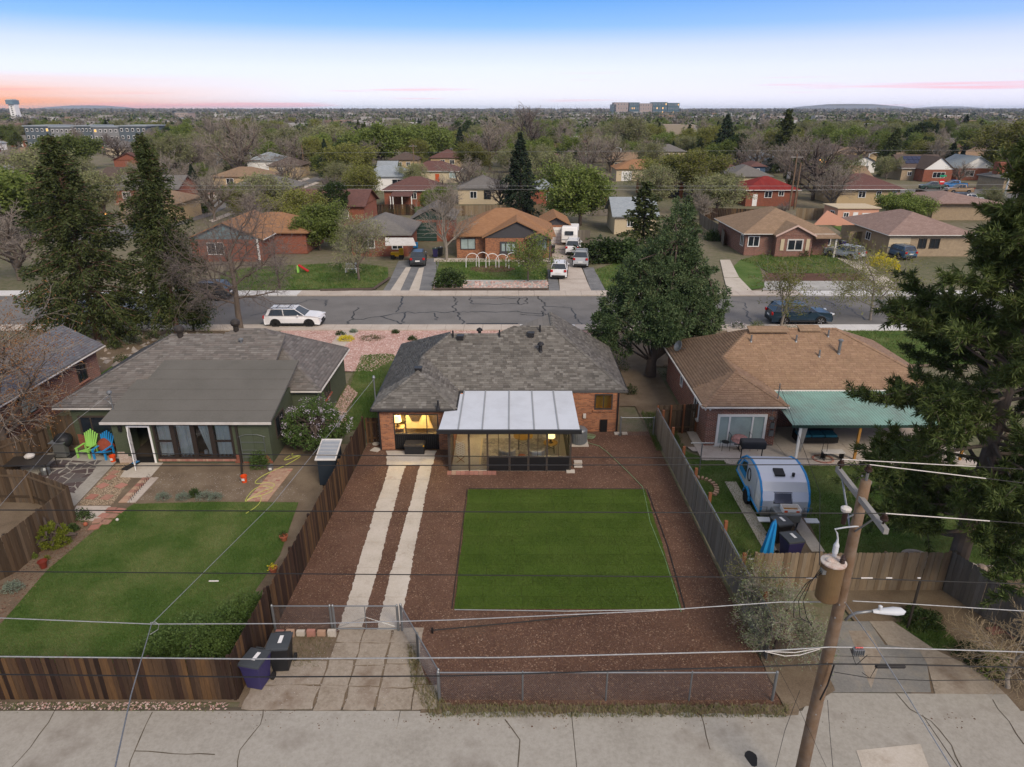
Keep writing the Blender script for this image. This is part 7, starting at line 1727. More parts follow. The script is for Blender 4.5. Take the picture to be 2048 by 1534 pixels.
hx0,hx1,hy = G(914,515)[0],G(1102,515)[0],84.0
t = house('brick_house','orange brick house with brown roof and wide dark grey gable across the street',hx0,hx1,hy,9.5,2.75,'hip',m_brA,m_rB,s=.50,ov=.5,wins=[(.04,.20,.36,.86,m_gable,m_glassb)])
gx0,gx1 = AY(964,470,83)[0],AY(1103,470,83)[0]
front_gable(t,gx0,gx1,hy,82.6,2.75,.47,m_rB,m_gable)
b = MB(); b.box(gx0+.4,82.6,0,AY(1052,490,82.6)[0],hy,2.75); b.build('wall',m_brA,t)
a,c = AY(1000,490,82.6)[0],AY(1034,490,82.6)[0]; window(t,a,c,.85,2.2,82.6,frame=m_gable,glass=m_glassb,nx=3,fw=.2,out=.1,sill=m_gable)
roof_obj(t,gable_polys(AY(1050,475,82)[0],gx1+.1,81.8,84,2.7,.45,'y'),m_rB,name='porch_roof'); gable_end(t,AY(1050,475,82)[0],gx1+.1,81.9,2.7,.45,m_gable,.1)
for x in (gx1-.2,): b = MB(); b.box(x-.1,82.1,0,x+.1,82.3,2.7); b.build('porch_post',m_gable,t)
window(t,AY(1072,490,hy)[0],AY(1094,490,hy)[0],.9,2.2,hy,frame=m_gable,glass=m_glassb)
t = H('garage','white doored garage with grey gable behind the orange brick house',1088,1134,487,7,2.6,'gy',m_brA,m_rB,s=.52,gmat=m_gable,doors=[(.12,.80,.84,m_white)])
arch = thing('garden_arches','white hoops of a round garden trellis on the lawn across the street','trellis',at(985,535))
for k in range(5):
 b = MB(); x = -2.3+k*1.15; r_ = .75; b.tube([(x+r_*math.cos(a),.6*math.sin(k*1.7),.9+r_*math.sin(a)) if 0 <= a <= math.pi else (x+r_*math.cos(a),.6*math.sin(k*1.7),0) for a in [-.01]+list(np.linspace(0,math.pi,9))+[math.pi+.01]],.04,5); b.build('hoop',m_white,arch)
t = H('grey_roofed_house','brick house with grey hip roof and white porch awning, left of the green garage',705,816,512,9,2.75,'hip',m_brC,m_rA,s=.45,ov=.7,wins=[(.18,.42,.35,.8),(.72,.92,.3,.8)])
b = MB(); e = G(790,484,2.3); b.slab([(AY(770,484,80.5)[0],80.5,2.15),(AY(832,484,80.5)[0],80.5,2.15),(AY(826,470,83)[0],83,2.6),(AY(770,470,83)[0],83,2.6)],.08); b.build('porch_awning',m_offw,t)
H('garage','garage with dark green door and green gable, between two houses across the street',828,905,482,8,3.0,'gy',m_brC,m_rA,s=.52,gmat=m_green,doors=[(.06,.60,.85,m_green)])
hy = G(452,522)[1]; x0,x1 = G(388,522)[0],G(528,522)[0]
t = house('brick_house','brick house with orange brown roof and blue front gable behind the bare tree',x0,x1,hy,10,2.7,'gy',m_brC,m_rB,s=.42,gmat=m_bluew,wins=[(.22,.46,.28,.82)],trim=m_white)
roof_obj(t,hip_polys(x0+2,x1+4.5,hy+4,hy+13,2.75,.42),m_rB,name='rear_roof'); b = MB(); b.box(x1,hy+4.5,0,x1+4,hy+12.5,2.7); b.build('wall',m_brC,t); b = MB(); b.box(x1-.5,hy-.3,0,x1-.3,hy-.1,2.7); b.build('porch_post',m_white,t)
hy = 85.5; x0,x1 = AY(1487,510,hy)[0],AY(1652,510,hy)[0]
t = house('brick_house','red brick house with brown hip roof and pale trimmed front gable, across the street right',x0,x1,hy,12,2.75,'hip',m_brB,m_rC,s=.42,ov=.5,wins=[(.03,.17,.38,.86)],side=[(.05,.15,.35,.85)],trim=m_offw)
g0,g1 = AY(1551,475,84)[0],AY(1633,475,84)[0]
front_gable(t,g0,g1,hy,84.3,2.7,.50,m_rC,m_brB,m_brB,fascia=M_plain('pale_pink_trim',(.52,.38,.33),.6))
window(t,AY(1574,490,84.3)[0],AY(1606,490,84.3)[0],.75,2.2,84.3,frame=m_offw,nx=2,fw=.15)
for u in (1564,1615): b = MB(); x = AY(u,490,84.3)[0]; b.box(x-.22,84.22,.8,x+.22,84.29,2.2); b.build('shutter',m_cream,t)
b = MB(); a,c = AY(1630,475,84)[0],AY(1680,475,84)[0]; b.slab([(a,83.6,2.5),(c,83.6,2.5),(c,88,3.1),(a,88,3.1)],.15); b.build('porch_roof',m_rC,t); b = MB(); b.box(c-.5,83.9,0,c-.3,84.1,2.4); b.build('porch_post',m_offw,t)
b = MB(); b.box(x1,hy+1,0,c-.4,hy+9,2.6); b.build('wall',m_brB,t); window(t,AY(1636,490,hy+1)[0],AY(1660,490,hy+1)[0],1.0,2.2,hy+1,frame=m_white)
b = MB(); p = AY(1622,445,93); b.prism([(p[0],2.7),(p[0]+5.5,2.7),(p[0]+1.5,4.6)],92,92.2,'y'); b.build('rear_gable',m_pinkw,t)
t = H('garden_shed','salmon pink shed with white door and flat cream roof behind the red brick house',1671,1752,452,5,2.7,'flat',m_pinkw,m_cream,ov=.25,wins=[(.14,.28,.5,.78)],doors=[(.38,.50,.78,m_white)],side=[(.2,.5,.5,.8)])
b = MB(); x = G(1735,452)[0]; y = G(1735,452)[1]; b.box(x-1.2,y-.06,1.0,x+1.1,y-.005,2.0); b.build('white_panel',m_white,t)
t = H('tan_brick_house','tan brick house with pinkish brown roof and cream garage door, right behind the pine',1772,1935,512,13,2.7,'hip',m_brT,m_rG,s=.36,ov=.5,wins=[(.36,.46,.35,.8,m_dark),(.5,.62,.35,.8,m_dark)],doors=[(.0,.26,.86,m_cream)],side=[(.35,.45,.4,.8)],trim=m_offw)
H('small_house','pale blue green roofed outbuilding behind the hedge across the street',1228,1310,468,8,2.6,'gx',m_cream,m_rF,s=.5,side=(),wins=[(.3,.45,.4,.8)])
H('maroon_roofed_house','brick house with dusty maroon roof and white posted back porch',770,885,413,9,3,'hip',m_brC,m_rD,s=.42,wins=[(.46,.56,.45,.85)],trim=m_white)
t = thing('porch','covered porch with maroon roof and white posts left of centre','porch',at(800,418),world=True); p0,p1 = G(782,418),G(824,418); b = MB(); b.slab([(p0[0],p0[1],2.3),(p1[0],p1[1],2.3),(p1[0],p1[1]+3.2,2.8),(p0[0],p0[1]+3.2,2.8)],.12); b.build('roof',m_rD,t)
for f in (0,.12,.55,1): b = MB(); x = p0[0]+(p1[0]-p0[0])*f; b.box(x-.08,p0[1],0,x+.08,p0[1]+.15,2.3); b.build('post',m_white,t)
H('tan_house','tan house with maroon roof and orange door left of centre',817,917,366,9,2.9,'hip',m_cream,m_rD,s=.42,wins=[(.06,.22,.4,.85,m_white,m_glassb),(.82,.96,.4,.85,m_white,m_glassb)],doors=[(.54,.62,.75,M_plain('orange_door',(.45,.08,.02),.5))],trim=m_white)
H('small_house','tan cottage with pale blue grey gable roof left of centre',757,792,362,6,2.8,'gx',m_tan,m_rF,s=.55,wins=[(.42,.62,.3,.7)])
H('grey_roofed_house','pale yellow house with grey roof behind the spruce tree',917,1010,408,10,3.0,'hip',m_cream,m_rA,s=.4,wins=[(.25,.4,.35,.8,m_white),(.55,.7,.3,.85,m_dark)])
H('brick_house','red brick house corner behind the spruce and the yellow green tree',1062,1112,412,8,3.2,'hip',m_brC,m_rF,wins=[(.6,.8,.3,.8)])
H('red_roofed_house','brick house with a bright red roof and white back door, right of centre',1490,1592,412,9,3.0,'hip',m_brC,m_rE,s=.42,wins=[(.35,.50,.5,.9),(.62,.73,.6,.92)],doors=[(.13,.22,.72,m_white)],trim=m_white)
H('maroon_roofed_house','yellow tan house with dark maroon roof above the pink shed',1672,1795,410,10,3.0,'hip',m_tan,m_rD,s=.42,ov=.7,wins=[(.33,.45,.45,.85),(.62,.7,.45,.85),(.88,.95,.45,.85)],trim=m_white)
H('garage','white sided garage with dark roof at a grey fence, right',1702,1748,345,9,2.9,'gy',m_white,m_rH,s=.42,gmat=m_white,doors=[(.1,.26,.6,m_white)])
t = H('brick_house','brick house with dark brown roof, solar panels and white front gable',1800,1885,360,10,3.0,'gx',m_brT,m_rH,s=.55,wins=[(.14,.24,.35,.7)],trim=m_white)
p = G(1868,362); front_gable(t,p[0]-4.2,p[0]+3.6,p[1]+3,p[1]-1.5,3.0,.75,m_rH,m_white,m_brC); window(t,p[0]-1.6,p[0]+1.5,.9,2.3,p[1]-1.5,nx=3)
q0 = G(1800,360); ym = q0[1]
for i in range(5):
 for j in range(2): b = MB(); x = AY(1806,320,ym+3)[0]+i*1.25; y = ym+1.2+j*1.5; z = 3+(y-ym+.45)*.55+.12; b.slab([(x,y,z),(x+1.18,y,z),(x+1.18,y+1.4,z+.77),(x,y+1.4,z+.77)],.04); b.build('solar_panel',m_solar,t)
H('brick_house','brick house with pale blue grey roof and white gable at the far right',1912,1985,360,10,3.0,'gy',m_brC,m_rF,s=.55,gmat=m_white,wins=[(.2,.45,.3,.8),(.85,.97,.3,.7)])
t = H('brick_house','low roofed house with a tall red brick chimney at the right edge',2003,2100,385,9,3.0,'hip',m_brT,m_rA,s=.35); b = MB(); p = G(1992,380); b.box(p[0]-1.2,p[1]-1,0,p[0]+1.2,p[1]+1,6.0); b.build('chimney',m_brC,t)
H('flat_roofed_house','house with mottled lilac brown low roof behind the tan brick house, right',1862,1985,440,12,2.8,'hip',m_brT,m_rG,s=.2,ov=.8)
H('blue_house','small dark blue house with maroon roof beside the tall fir, right',1500,1528,356,8,3.0,'hip',M_plain('navy_siding',(.05,.09,.15),.7),m_rD,wins=[(.4,.6,.4,.8)])
H('garage','maroon roofed garage with white door, right of centre',1440,1475,362,8,3.0,'hip',m_brC,m_rD,doors=[(.35,.85,.8,m_white)])
H('maroon_roofed_house','distant brick house with purple brown hip roof behind the two dark evergreens',1495,1548,309,12,3.4,'hip',m_brT,m_rD,s=.55)
H('tan_house','tan house with orange roof and white garage door in the middle distance',1232,1335,362,9,3.0,'hip',m_cream,m_rB,s=.4,wins=[(.82,.93,.4,.8,m_frame)],doors=[(.1,.3,.8,m_white)])
H('tan_roofed_house','house with straw coloured roof and brown carport right of centre',1288,1365,395,10,3.0,'hip',m_woodr,m_rC,s=.45,doors=[(.3,.9,.8,m_black)])
H('tan_house','tan brick house with brown roof and wooden fence on the left side street',245,352,446,10,3.0,'hip',m_tan,m_rC,s=.4)
H('tan_house','tan house with white framed window behind the ragged fir, left',205,292,384,9,3.0,'gx',m_tan,m_rH,s=.4,wins=[(.1,.42,.3,.85)])
H('tan_house','long low tan brick house behind the big bare tree on the side street',430,535,380,9,3.0,'hip',m_tan,m_rC,s=.35,wins=[(.24,.38,.3,.85)])
H('tan_house','tan house with grey brown hip roof by the side street',540,602,354,9,3.0,'hip',m_tan,m_rH,s=.42,wins=[(.3,.45,.3,.8)])
for (l,u0,u1,vb,w,rf) in (('dark brown roofed tan house behind the pale blue cottage',780,835,342,m_tan,m_rH),('maroon roofed house just behind the orange doored house',862,925,337,m_tan,m_rD),('grey roofed house under the dark spruces',868,902,318,m_cream,m_rA),('blue grey roofed houses in the park edge trees',1120,1165,300,m_cream,m_rF),('dark slate roofed house near the park',1310,1370,322,m_cream,m_rA),
  ('pinkish tan roofed house with two round evergreens by the park',1325,1385,302,m_tan,m_rG),('long white roofed building right of centre',1672,1735,296,m_white,m_walkn),('white gabled bungalow behind the evergreen, right',1785,1815,305,m_white,m_rF),('dark blue roofed houses at the right, behind the grey bare tree',1875,1910,306,m_cream,m_rA),('teal lit house at the left of the leafy trees',690,722,312,m_bluew,m_rF)):
 H('distant_house',l,u0,u1,vb,10,3.2,'hip',w,rf,s=.42,wins=[(.3,.45,.4,.8),(.6,.75,.4,.8)])
for (l,L,h,mt) in (('dark brown fence behind the red brick house on the right',[(1398,440),(1500,443),(1560,440)],2.0,m_woodd),('brown wooden fence behind the green garage',[(690,432),(770,430),(830,430)],1.8,m_woodd),('golden fence panel behind the red brick roof',[(1590,440),(1650,440)],1.9,m_woodt),('red brown fence by the side street at the right',[(1828,395),(1890,412),(1900,418)],1.8,m_woodd),
  ('tan fence beside the left tan brick house',[(250,450),(300,452),(360,430)],1.8,m_woodt),('grey fence around the white garage',[(1655,345),(1700,352),(1735,346)],2.0,m_woodg),('grey fence between the red brick house and its side yard',[(1398,450),(1440,478),(1446,492)],1.8,m_woodg),('grey wooden fence behind the white trailer',[(1140,487),(1180,487)],1.8,m_woodg),
  ('cedar gate panel beside the tan brick house',[(1695,492),(1720,492)],1.9,m_woodt),('tan fence behind the orange brick house',[(900,432),(1000,430),(1090,428)],1.7,m_woodt),('board fence in front of the tan house left of centre',[(757,368),(815,370)],1.7,m_woodt),('wooden fence across the leafy yard behind the trailers',[(1180,432),(1260,430)],1.7,m_woodg)):
 board_fence(l,[G(*p)[:2] for p in L],h,mt,w=.25,joined=True,rails=1)
sl = thing('string_lights','string of warm bulbs over a yard among the right background roofs','lights',at(1660,333),world=True)
for k in range(20):
 q = AY(1640+k*2.1+(k % 2),321-k*.25+(k % 3)*2.5,G(1660,345)[1]); b = MB(); b.lathe([(.01,0),(.13,.12),(.01,.25)],6,tuple(q)); b.build('bulb',m_bulb,sl)
for (u,v,l,m) in ((209,296,'red traffic signal glowing among the left background trees',m_red),(541,281,'small orange signal light behind the bare tree',m_bulb),(215,430,'warm porch light glowing through the ragged fir',m_bulb),(745,304,'warm porch lamp on the teal house',m_bulb)):
 g = G(u,v+14); z = AY(u,v,g[1]); t = thing('signal_light' if m is m_red else 'porch_light',l,'light',(g[0],g[1],0),world=True); b = MB(); b.lathe([(.02,0),(.22,.2),(.02,.42)],8,(g[0],g[1],z[2])); b.build('bulb',m,t); b = MB(); b.tube([(g[0],g[1]+.2,0),(g[0],g[1]+.2,z[2]+.5)],.06,5); b.build('post',m_dark,t)
t = thing('stop_sign','red and white road sign with green street sign at the right crossing','road sign',at(1877,393)); b = MB(); b.tube([(0,0,0),(0,0,4.0)],.05,6); b.build('post',m_galv,t); b = MB(); b.tube([(0,-.06,3.0),(0,-.1,3.0)],.62,8); s_ = b.build('sign_plate',M_plain('sign_red',(.5,.02,.02),.5),t); b = MB(); b.box(-.42,-.12,2.9,.42,-.105,3.1); b.build('white_bar',m_label,s_); b = MB(); b.box(-.7,-.05,4.0,.7,.0,4.3); b.build('street_sign',M_plain('sign_green',(.02,.3,.15),.5),t)
# VEHICLES
def car(loc,rz,label,paint,L=4.5,W=1.84,Ht=1.6,kind='suv',cat='car',rails=True,sc=1,name='parked_car',trim=True,rimm=None):
 t = thing(name,label,cat,(loc[0],loc[1],loc[2] if len(loc) > 2 else 0),rz); t.scale = (sc,)*3
 h = L/2; wr = .36; wx = (L*.30,-L*.29); b0 = .26; hood = Ht*.61; belt = Ht*.64
 def arch(x): return [(x+(wr+.07)*math.cos(a),.33+(wr+.07)*math.sin(a)) for a in np.linspace(0,math.pi,9)]
 low = [(-h+.05,b0+.1),(-h,.6)]
 prof = [(h-.08,b0)] + [(h,.45),(h-.02,.62),(h-.16,hood-.08),(h-.5,hood+.0),(L*.22,belt+.02),(-h+.12,belt+.04),(-h+.02,.7),(-h+.03,b0+.05),(-h+.12,b0)]
 bot = []
 for x in (wx[1],wx[0]):
  bot += [(x+(wr+.07)*math.cos(a),max(b0,.33+(wr+.07)*math.sin(a))) for a in np.linspace(math.pi,0,9)]
 P = prof+bot; n = len(P); V = []
 ys = [-W/2+.07,-W/2,W/2,W/2-.07]
 for j,y in enumerate(ys):
  for (x,z) in P:
   k = 1 if j in (1,2) else .985; yy = y
   if z > belt-.1: yy *= .955
   if x > h-.3 or x < -h+.2: yy *= .93
   V.append((x*k,yy,z if j in (1,2) else (z-.03 if z > .5 else z)))
 F = [tuple(range(n)),tuple(range(4*n-1,3*n-1,-1))]
 for j in range(3): F += [(j*n+i,(j+1)*n+i,(j+1)*n+(i+1) % n,j*n+(i+1) % n) for i in range(n)]
 b = MB(); b.add(V,F); body = b.build('body',paint,t,bevel=.08,seg=3)
 rear = -h+.16; A = (L*.235,belt); B_ = (.05*L,Ht-.05); C = ((-h+.55) if kind != 'truck' else -.16*L,Ht-.06); D = (rear if kind != 'truck' else -.2*L,belt+.02)
 if kind == 'sedan': C = (-h+1.4,Ht-.06); D = (-h+.6,belt)
 cw = W/2-.08; tw = W/2-.24
 V = [(A[0],-cw,A[1]),(B_[0],-tw,B_[1]),(C[0],-tw,C[1]),(D[0],-cw,D[1])]; V += [(x,-y,z) for x,y,z in V]
 b = MB(); b.add(V,[(0,1,2,3),(7,6,5,4),(0,4,5,1),(1,5,6,2),(2,6,7,3),(3,7,4,0)]); b.build('window_glass',m_carg,t)
 b = MB(); b.slab([(B_[0]+.06,-tw-.015,Ht-.03),(B_[0]+.06,tw+.015,Ht-.03),(C[0]-.03,tw+.015,Ht-.03),(C[0]-.03,-tw-.015,Ht-.03)][::-1],.06)
 for s_ in (-1,1):
  def pil(x0,z0,x1,z1,w=.06):
   y0 = s_*(cw+.012); y1 = s_*(tw+.012); b.add([(x0-w,y0,z0),(x0+w,y0,z0),(x1+w,y1,z1),(x1-w,y1,z1),(x0-w,y0-s_*.05,z0),(x0+w,y0-s_*.05,z0),(x1+w,y1-s_*.05,z1),(x1-w,y1-s_*.05,z1)],[(0,1,2,3),(7,6,5,4),(0,4,5,1),(1,5,6,2),(2,6,7,3),(3,7,4,0)])
  pil(A[0]-.04,A[1],B_[0]+.02,B_[1],.05); pil(D[0]+.16,D[1],C[0]+.02,C[1],.13); xm = (A[0]+D[0])/2-.0; pil(xm-.1,belt,xm-.2,Ht-.05,.035)
 b.build('roof',paint,t,bevel=.03)
 if rails and kind != 'truck':
  for s_ in (-1,1): b = MB(); b.tube([(B_[0]-.15,s_*(tw-.06),Ht+.0),(B_[0]-.3,s_*(tw-.06),Ht+.06),(C[0]+.3,s_*(tw-.06),Ht+.06),(C[0]+.15,s_*(tw-.06),Ht)],.022,5); b.build('roof_rail',m_trim,t)
  if rails == 2:
   for x in (B_[0]-.5,C[0]+.6): b = MB(); b.tube([(x,-tw+.05,Ht+.08),(x,tw-.05,Ht+.08)],.025,5); b.build('cross_bar',m_trim,t)
 for x in wx:
  for s_ in (-1,1):
   b = MB(); y = s_*(W/2-.11); b.tube([(x,y-.11,.35),(x,y+.11,.35)],wr,20); w = b.build('wheel',m_tyre,t,bevel=.02)
   b = MB(); yo = s_*(W/2+.005); b.tube([(x,yo-s_*.05,.35),(x,yo,.35)],.10,8)
   for k in range(5): a = k*1.2566; b.cbox((x+.13*math.cos(a),yo-s_*.015,.35+.13*math.sin(a)),(.24,.03,.055),ry=-a)
   b.build('rim',rimm or m_rim,w)
 if trim:
  b = MB(); [b.tube([(x+.43*math.cos(a),s_*(W/2+.0),.33+.43*math.sin(a)) for a in np.linspace(-.1,math.pi+.1,11)],.045,5) for x in wx for s_ in (-1,1)]; b.box(wx[1]+.45,-W/2-.012,b0+.0,wx[0]-.45,W/2+.012,b0+.14); b.box(h-.2,-W/2+.25,b0-.02,h+.015,W/2-.25,b0+.2); b.box(-h-.012,-W/2+.2,b0,-h+.2,W/2-.2,b0+.24); b.build('lower_cladding',m_trim,t)
 for s_ in (-1,1):
  b = MB(); b.cbox((h-.10,s_*(W/2-.26),hood-.12),(.22,.36,.12),rz=-s_*.35); b.build('headlight',m_head,t,bevel=.02)
  b = MB(); b.cbox((-h+.02,s_*(W/2-.2),belt-.12),(.12,.26,.24)); b.build('tail_light',m_tail,t,bevel=.02)
  b = MB(); b.cbox((L*.12,s_*(W/2+.07),belt+.06),(.12,.16,.12)); b.build('wing_mirror',paint,t,bevel=.03)
 b = MB(); b.box(h-.015,-.45,.48,h+.01,.45,.66); b.build('grille',m_trim,t); b = MB(); b.box(-h-.014,-.26,.66,-h-.0,.26,.8); b.build('number_plate',m_label,t)
 if kind == 'truck': b = MB(); b.box(-h+.2,-W/2+.2,belt+.045,-.22*L,W/2-.2,belt+.06); b.build('bed_opening',m_trim,t)
 return t
pw,pn,psv,pdk = M_paint('white_car_paint',(.72,.73,.75)),M_paint('dark_teal_car_paint',(.012,.03,.05)),M_paint('silver_car_paint',(.38,.40,.42)),M_paint('charcoal_car_paint',(.04,.045,.05))
def C_(u,v,rz,label,paint,**k): p = G(u,v); return car((p[0],p[1]+k.pop('dy',.9),.006),R(rz),label,paint,**k)
C_(585,656,0,'white crossover with black roof rails parked at the near kerb, left',pw,L=4.75,rails=2,rimm=m_trim)
C_(1603,650,0,'dark teal blue SUV parked at the near kerb, right',pn,L=5.2,W=1.95,Ht=1.72)
C_(405,602,180,'dark silver SUV parked at the far kerb behind the firs',pdk,L=5.0,Ht=1.75)
C_(210,640,0,'pale car half hidden behind the ragged fir at the kerb',psv,L=4.6)
C_(832,535,95,'dark blue grey SUV on the drive by the green garage, seen from behind',pdk,L=4.6,Ht=1.7,dy=2.3)
C_(1121,560,84,'white crossover on the wide drive, seen from behind, nearest the street',pw,L=4.6,Ht=1.7,dy=2.3)
C_(1166,537,82,'silver SUV with roof rack on the wide drive beside the white crossover',psv,L=4.8,Ht=1.85,dy=2.4,rails=2)
t = C_(1150,512,82,'white pickup with a white canopy parked behind the silver SUV',pw,L=5.4,Ht=1.85,dy=2.6,cat='pickup')
p = G(1143,494); t = thing('travel_trailer','white boxy travel trailer in front of the white garage door','trailer',(p[0],p[1]+2.6,0),R(-8))
b = MB(); b.prism([(-2.4,.5),(2.2,.5),(2.4,1.2),(2.3,2.35),(-2.1,2.55),(-2.4,1.6)],-1.05,1.05,'x'); b.build('trailer_body',m_white,t,bevel=.12)
b = MB(); b.box(-.55,-2.52,1.55,.55,-2.36,2.05); b.build('window',m_carg,t)
for s_ in (-1,1): b = MB(); b.tube([(s_*.85,0,.38),(s_*1.08,0,.38)],.38,14); b.build('wheel',m_tyre,t)
b = MB(); b.box(-1.0,-2.45,.9,1.0,-2.41,.98); b.build('stripe',m_awns,t)
C_(1703,522,122,'silver crossover on the drive of the red brick house, right',psv,L=4.6,Ht=1.65,dy=2); C_(1812,520,100,'blue grey car before the cream garage door behind the pine',M_paint('steel_blue_paint',(.05,.10,.17)),L=4.5,dy=2)
for a in ((537,377,178,'white crossover parked before the long tan house on the side street',pw,{}),(562,376,172,'dark sedan behind the white crossover on the side street',pdk,dict(kind='sedan',Ht=1.45)),(1471,358,200,'silver crossover by the maroon garage, right of centre',psv,{}),(246,384,8,'white pickup behind the ragged fir, left',pw,dict(kind='truck')),
   (1868,380,172,'dark green pickup parked at the right crossing',M_paint('dark_green_paint',(.03,.06,.05)),dict(kind='truck',L=5.3,Ht=1.8)),(1910,377,172,'bright blue pickup behind the tan pickup at the right crossing',M_paint('bright_blue_paint',(.02,.16,.42)),dict(kind='truck',L=5.6,Ht=1.8)),(1922,387,178,'tan and black pickup at the right crossing',M_paint('tan_paint',(.26,.17,.10)),dict(kind='truck',L=5.6,Ht=1.85)),
   (1916,405,185,'dark SUV nearest the red brown fence at the right crossing',pdk,dict(L=4.9,Ht=1.8)),(1955,412,185,'white car half behind the pine at the right crossing',pw,dict(kind='sedan',Ht=1.5)),(1945,405,10,'small white and red car parked behind the dark SUV',pw,dict(L=3.9))):
 C_(*a[:5],**a[5])
p = G(1553,1062); tx,tyy = 11.9,p[1]+.5
t = thing('teardrop_trailer','silver teardrop camping trailer with bright blue trim on the right lawn','trailer',(tx,tyy,0),R(-3))
prof = []
for a in np.linspace(0,math.pi,19):
 prof.append((2.15-2.15*math.cos(a) if a < math.pi/2 else 2.15+2.1*(-math.cos(a)),.55+1.55*math.sin(a)**.62))
prof = [(.15,.45),(.0,.75),(.03,1.15),(.2,1.55),(.5,1.86),(.95,2.05),(1.5,2.12),(2.1,2.10),(2.8,1.9),(3.4,1.5),(3.85,.95),(4.0,.5)]
Wt_ = 1.02
b = MB(); b.prism(prof,-Wt_,Wt_,'x'); b.build('aluminium_shell',m_alu,t,bevel=.02)
for s_ in (-1,1):
 b = MB(); b.tube([(s_*Wt_,y,z) for y,z in prof],.05,8,cap=False,close=True); b.build('blue_trim',m_bluep,t)
b = MB();
b.prism([(1.0,.6),(1.0,1.75),(1.2,1.9),(1.6,1.95),(2.1,1.9),(2.3,1.7),(2.3,.6)],-Wt_-.02,-Wt_-.005,'x'); b.build('side_door',m_alu,t)
b = MB(); b.tube([(-Wt_-.03,2.0+.22*math.cos(a),1.35+.3*math.sin(a)) for a in np.linspace(0,6.28,20)],.03,5,close=True); b.build('porthole_rim',m_trim,t)
b = MB(); b.prism([(2.55,.8),(2.45,1.75),(3.1,1.6),(3.6,1.0),(3.6,.8)],-Wt_-.012,-Wt_-.004,'x'); b.build('blue_graphic',m_bluep,t)
b = MB(); b.prism([(2.5,1.15),(2.48,1.7),(3.05,1.5),(3.3,1.15)],-Wt_-.022,-Wt_-.013,'x'); b.build('side_window',m_carg,t)
b = MB(); b.prism([(.25,.7),(.25,1.3),(.6,1.75),(.85,1.8),(.85,.7)],-Wt_-.012,-Wt_-.004,'x'); b.build('white_side_panel',m_white,t)
for z in (.75,1.1): b = MB(); b.box(-Wt_-.02,.35,z,-Wt_-.013,.75,z+.22); b.build('sticker',m_label,t)
for s_ in (-1,1):
 b = MB(); b.tube([(s_*1.0,1.75,.33),(s_*1.2,1.75,.33)],.33,16); b.build('wheel',m_tyre,t); b = MB(); b.tube([(s_*1.14,1.75+.45*math.cos(a),.33+.45*math.sin(a)) for a in np.linspace(.1,math.pi-.1,12)],.06,6); b.build('blue_fender',m_bluep,t)
b = MB(); b.tube([(x,.17+dy,z) for x,dy,z in ((-.5,-.16,1.08),(-.5,.04,1.5),(.28,.04,1.5),(.28,-.16,1.08))],.035,6,close=True); b.build('window_frame',m_trim,t)
b = MB(); b.slab([(-.48,-.02,1.10),(.26,-.02,1.10),(.26,.18,1.5),(-.48,.18,1.5)],.03); b.build('front_window',m_glasst,t,bevel=.01)
b = MB(); b.slab([(-.35,.75,2.06),(.1,.75,2.06),(.1,1.2,2.17),(-.35,1.2,2.17)],.08); b.build('roof_hatch',m_trim,t,bevel=.02)
b = MB(); b.tube([(.45,.8,2.0),(.45,.8,2.14)],.07,8); b.build('roof_vent',m_trim,t)
b = MB(); b.box(-1.0,-.02,.42,1.0,.3,.62); b.build('bottom_skirt',m_galv,t,bevel=.02)
b = MB(); b.prism([(-.62,-.0),(.62,-.0),(.5,-.65),(-.5,-.65)],.5,.92,'z'); b.build('tongue_box',m_galv,t,bevel=.05)
for s_ in (-1,1):
 b = MB(); b.box(s_*1.0-.28 if s_ > 0 else -1.28+.0,-.75,.58,s_*1.0+.28 if s_ > 0 else -.72,-.4,.62); b.build('fender_step',m_lamp,t); b = MB(); b.tube([(s_*.95-.15,-.1,.6),(s_*.95-.15,-.12,.95),(s_*.95+.15,-.12,.95),(s_*.95+.15,-.1,.6)],.02,5); b.build('grab_rail',m_galv,t)
 b = MB(); b.tube([(s_*.7,0,.4),(0,-1.4,.4)],.04,5); b.build('hitch_bar',m_black,t)
t2 = thing('cardboard_tray','open white and orange cardboard tray on the trailer tongue box','box',(tx+.1,tyy-.35,.92),R(-3)); b = MB(); b.box(-.36,-.22,0,.36,.22,.02); b.build('tray_floor',m_woody,t2); b = MB()
for bx in ((-.36,-.24,.36,-.21),(-.36,.21,.36,.24),(-.38,-.24,-.36,.24),(.36,-.24,.38,.24)): b.box(bx[0],bx[1],0,bx[2],bx[3],.2)
b.build('tray_side',m_white,t2); b = MB(); b.box(-.34,-.245,.06,-.2,-.24,.15); b.box(.16,-.245,.06,.3,-.24,.15); b.build('orange_print',m_orange,t2)
t2 = thing('roof_storage_bag','black rack and bag on the rear top of the teardrop trailer','rack',(tx-.1,tyy+4.3,0),R(-3)); b = MB(); b.box(-.6,-.3,1.6,.6,.3,2.0); b.build('bag',m_blackp,t2,bevel=.1); b = MB(); b.tube([(-.9,0,1.75),(.9,0,1.75)],.03,5); b.tube([(-.5,0,.0),(-.5,0,1.7)],.03,5); b.tube([(.5,0,.0),(.5,0,1.7)],.03,5); b.build('rack_frame',m_black,t2)
p = G(1530,1135); t = thing('garden_umbrella','folded bright blue garden umbrella behind the leafy shrub','umbrella',(p[0],p[1]+.1,0),0); b = MB(); b.tube([(-.1,0,0),(.12,0,2.2)],.025,6); b.build('pole',m_galv,t)
b = MB(); V = []; n = 12
for i,(z,r_) in enumerate(((.55,.02),(.6,.26),(1.1,.2),(1.6,.15),(2.0,.1),(2.2,.02))):
 for j in range(n): a = 2*math.pi*j/n; rr = r_*(1 if j % 2 else .6); V.append((-.04+z*.08+rr*math.cos(a),rr*math.sin(a),z))
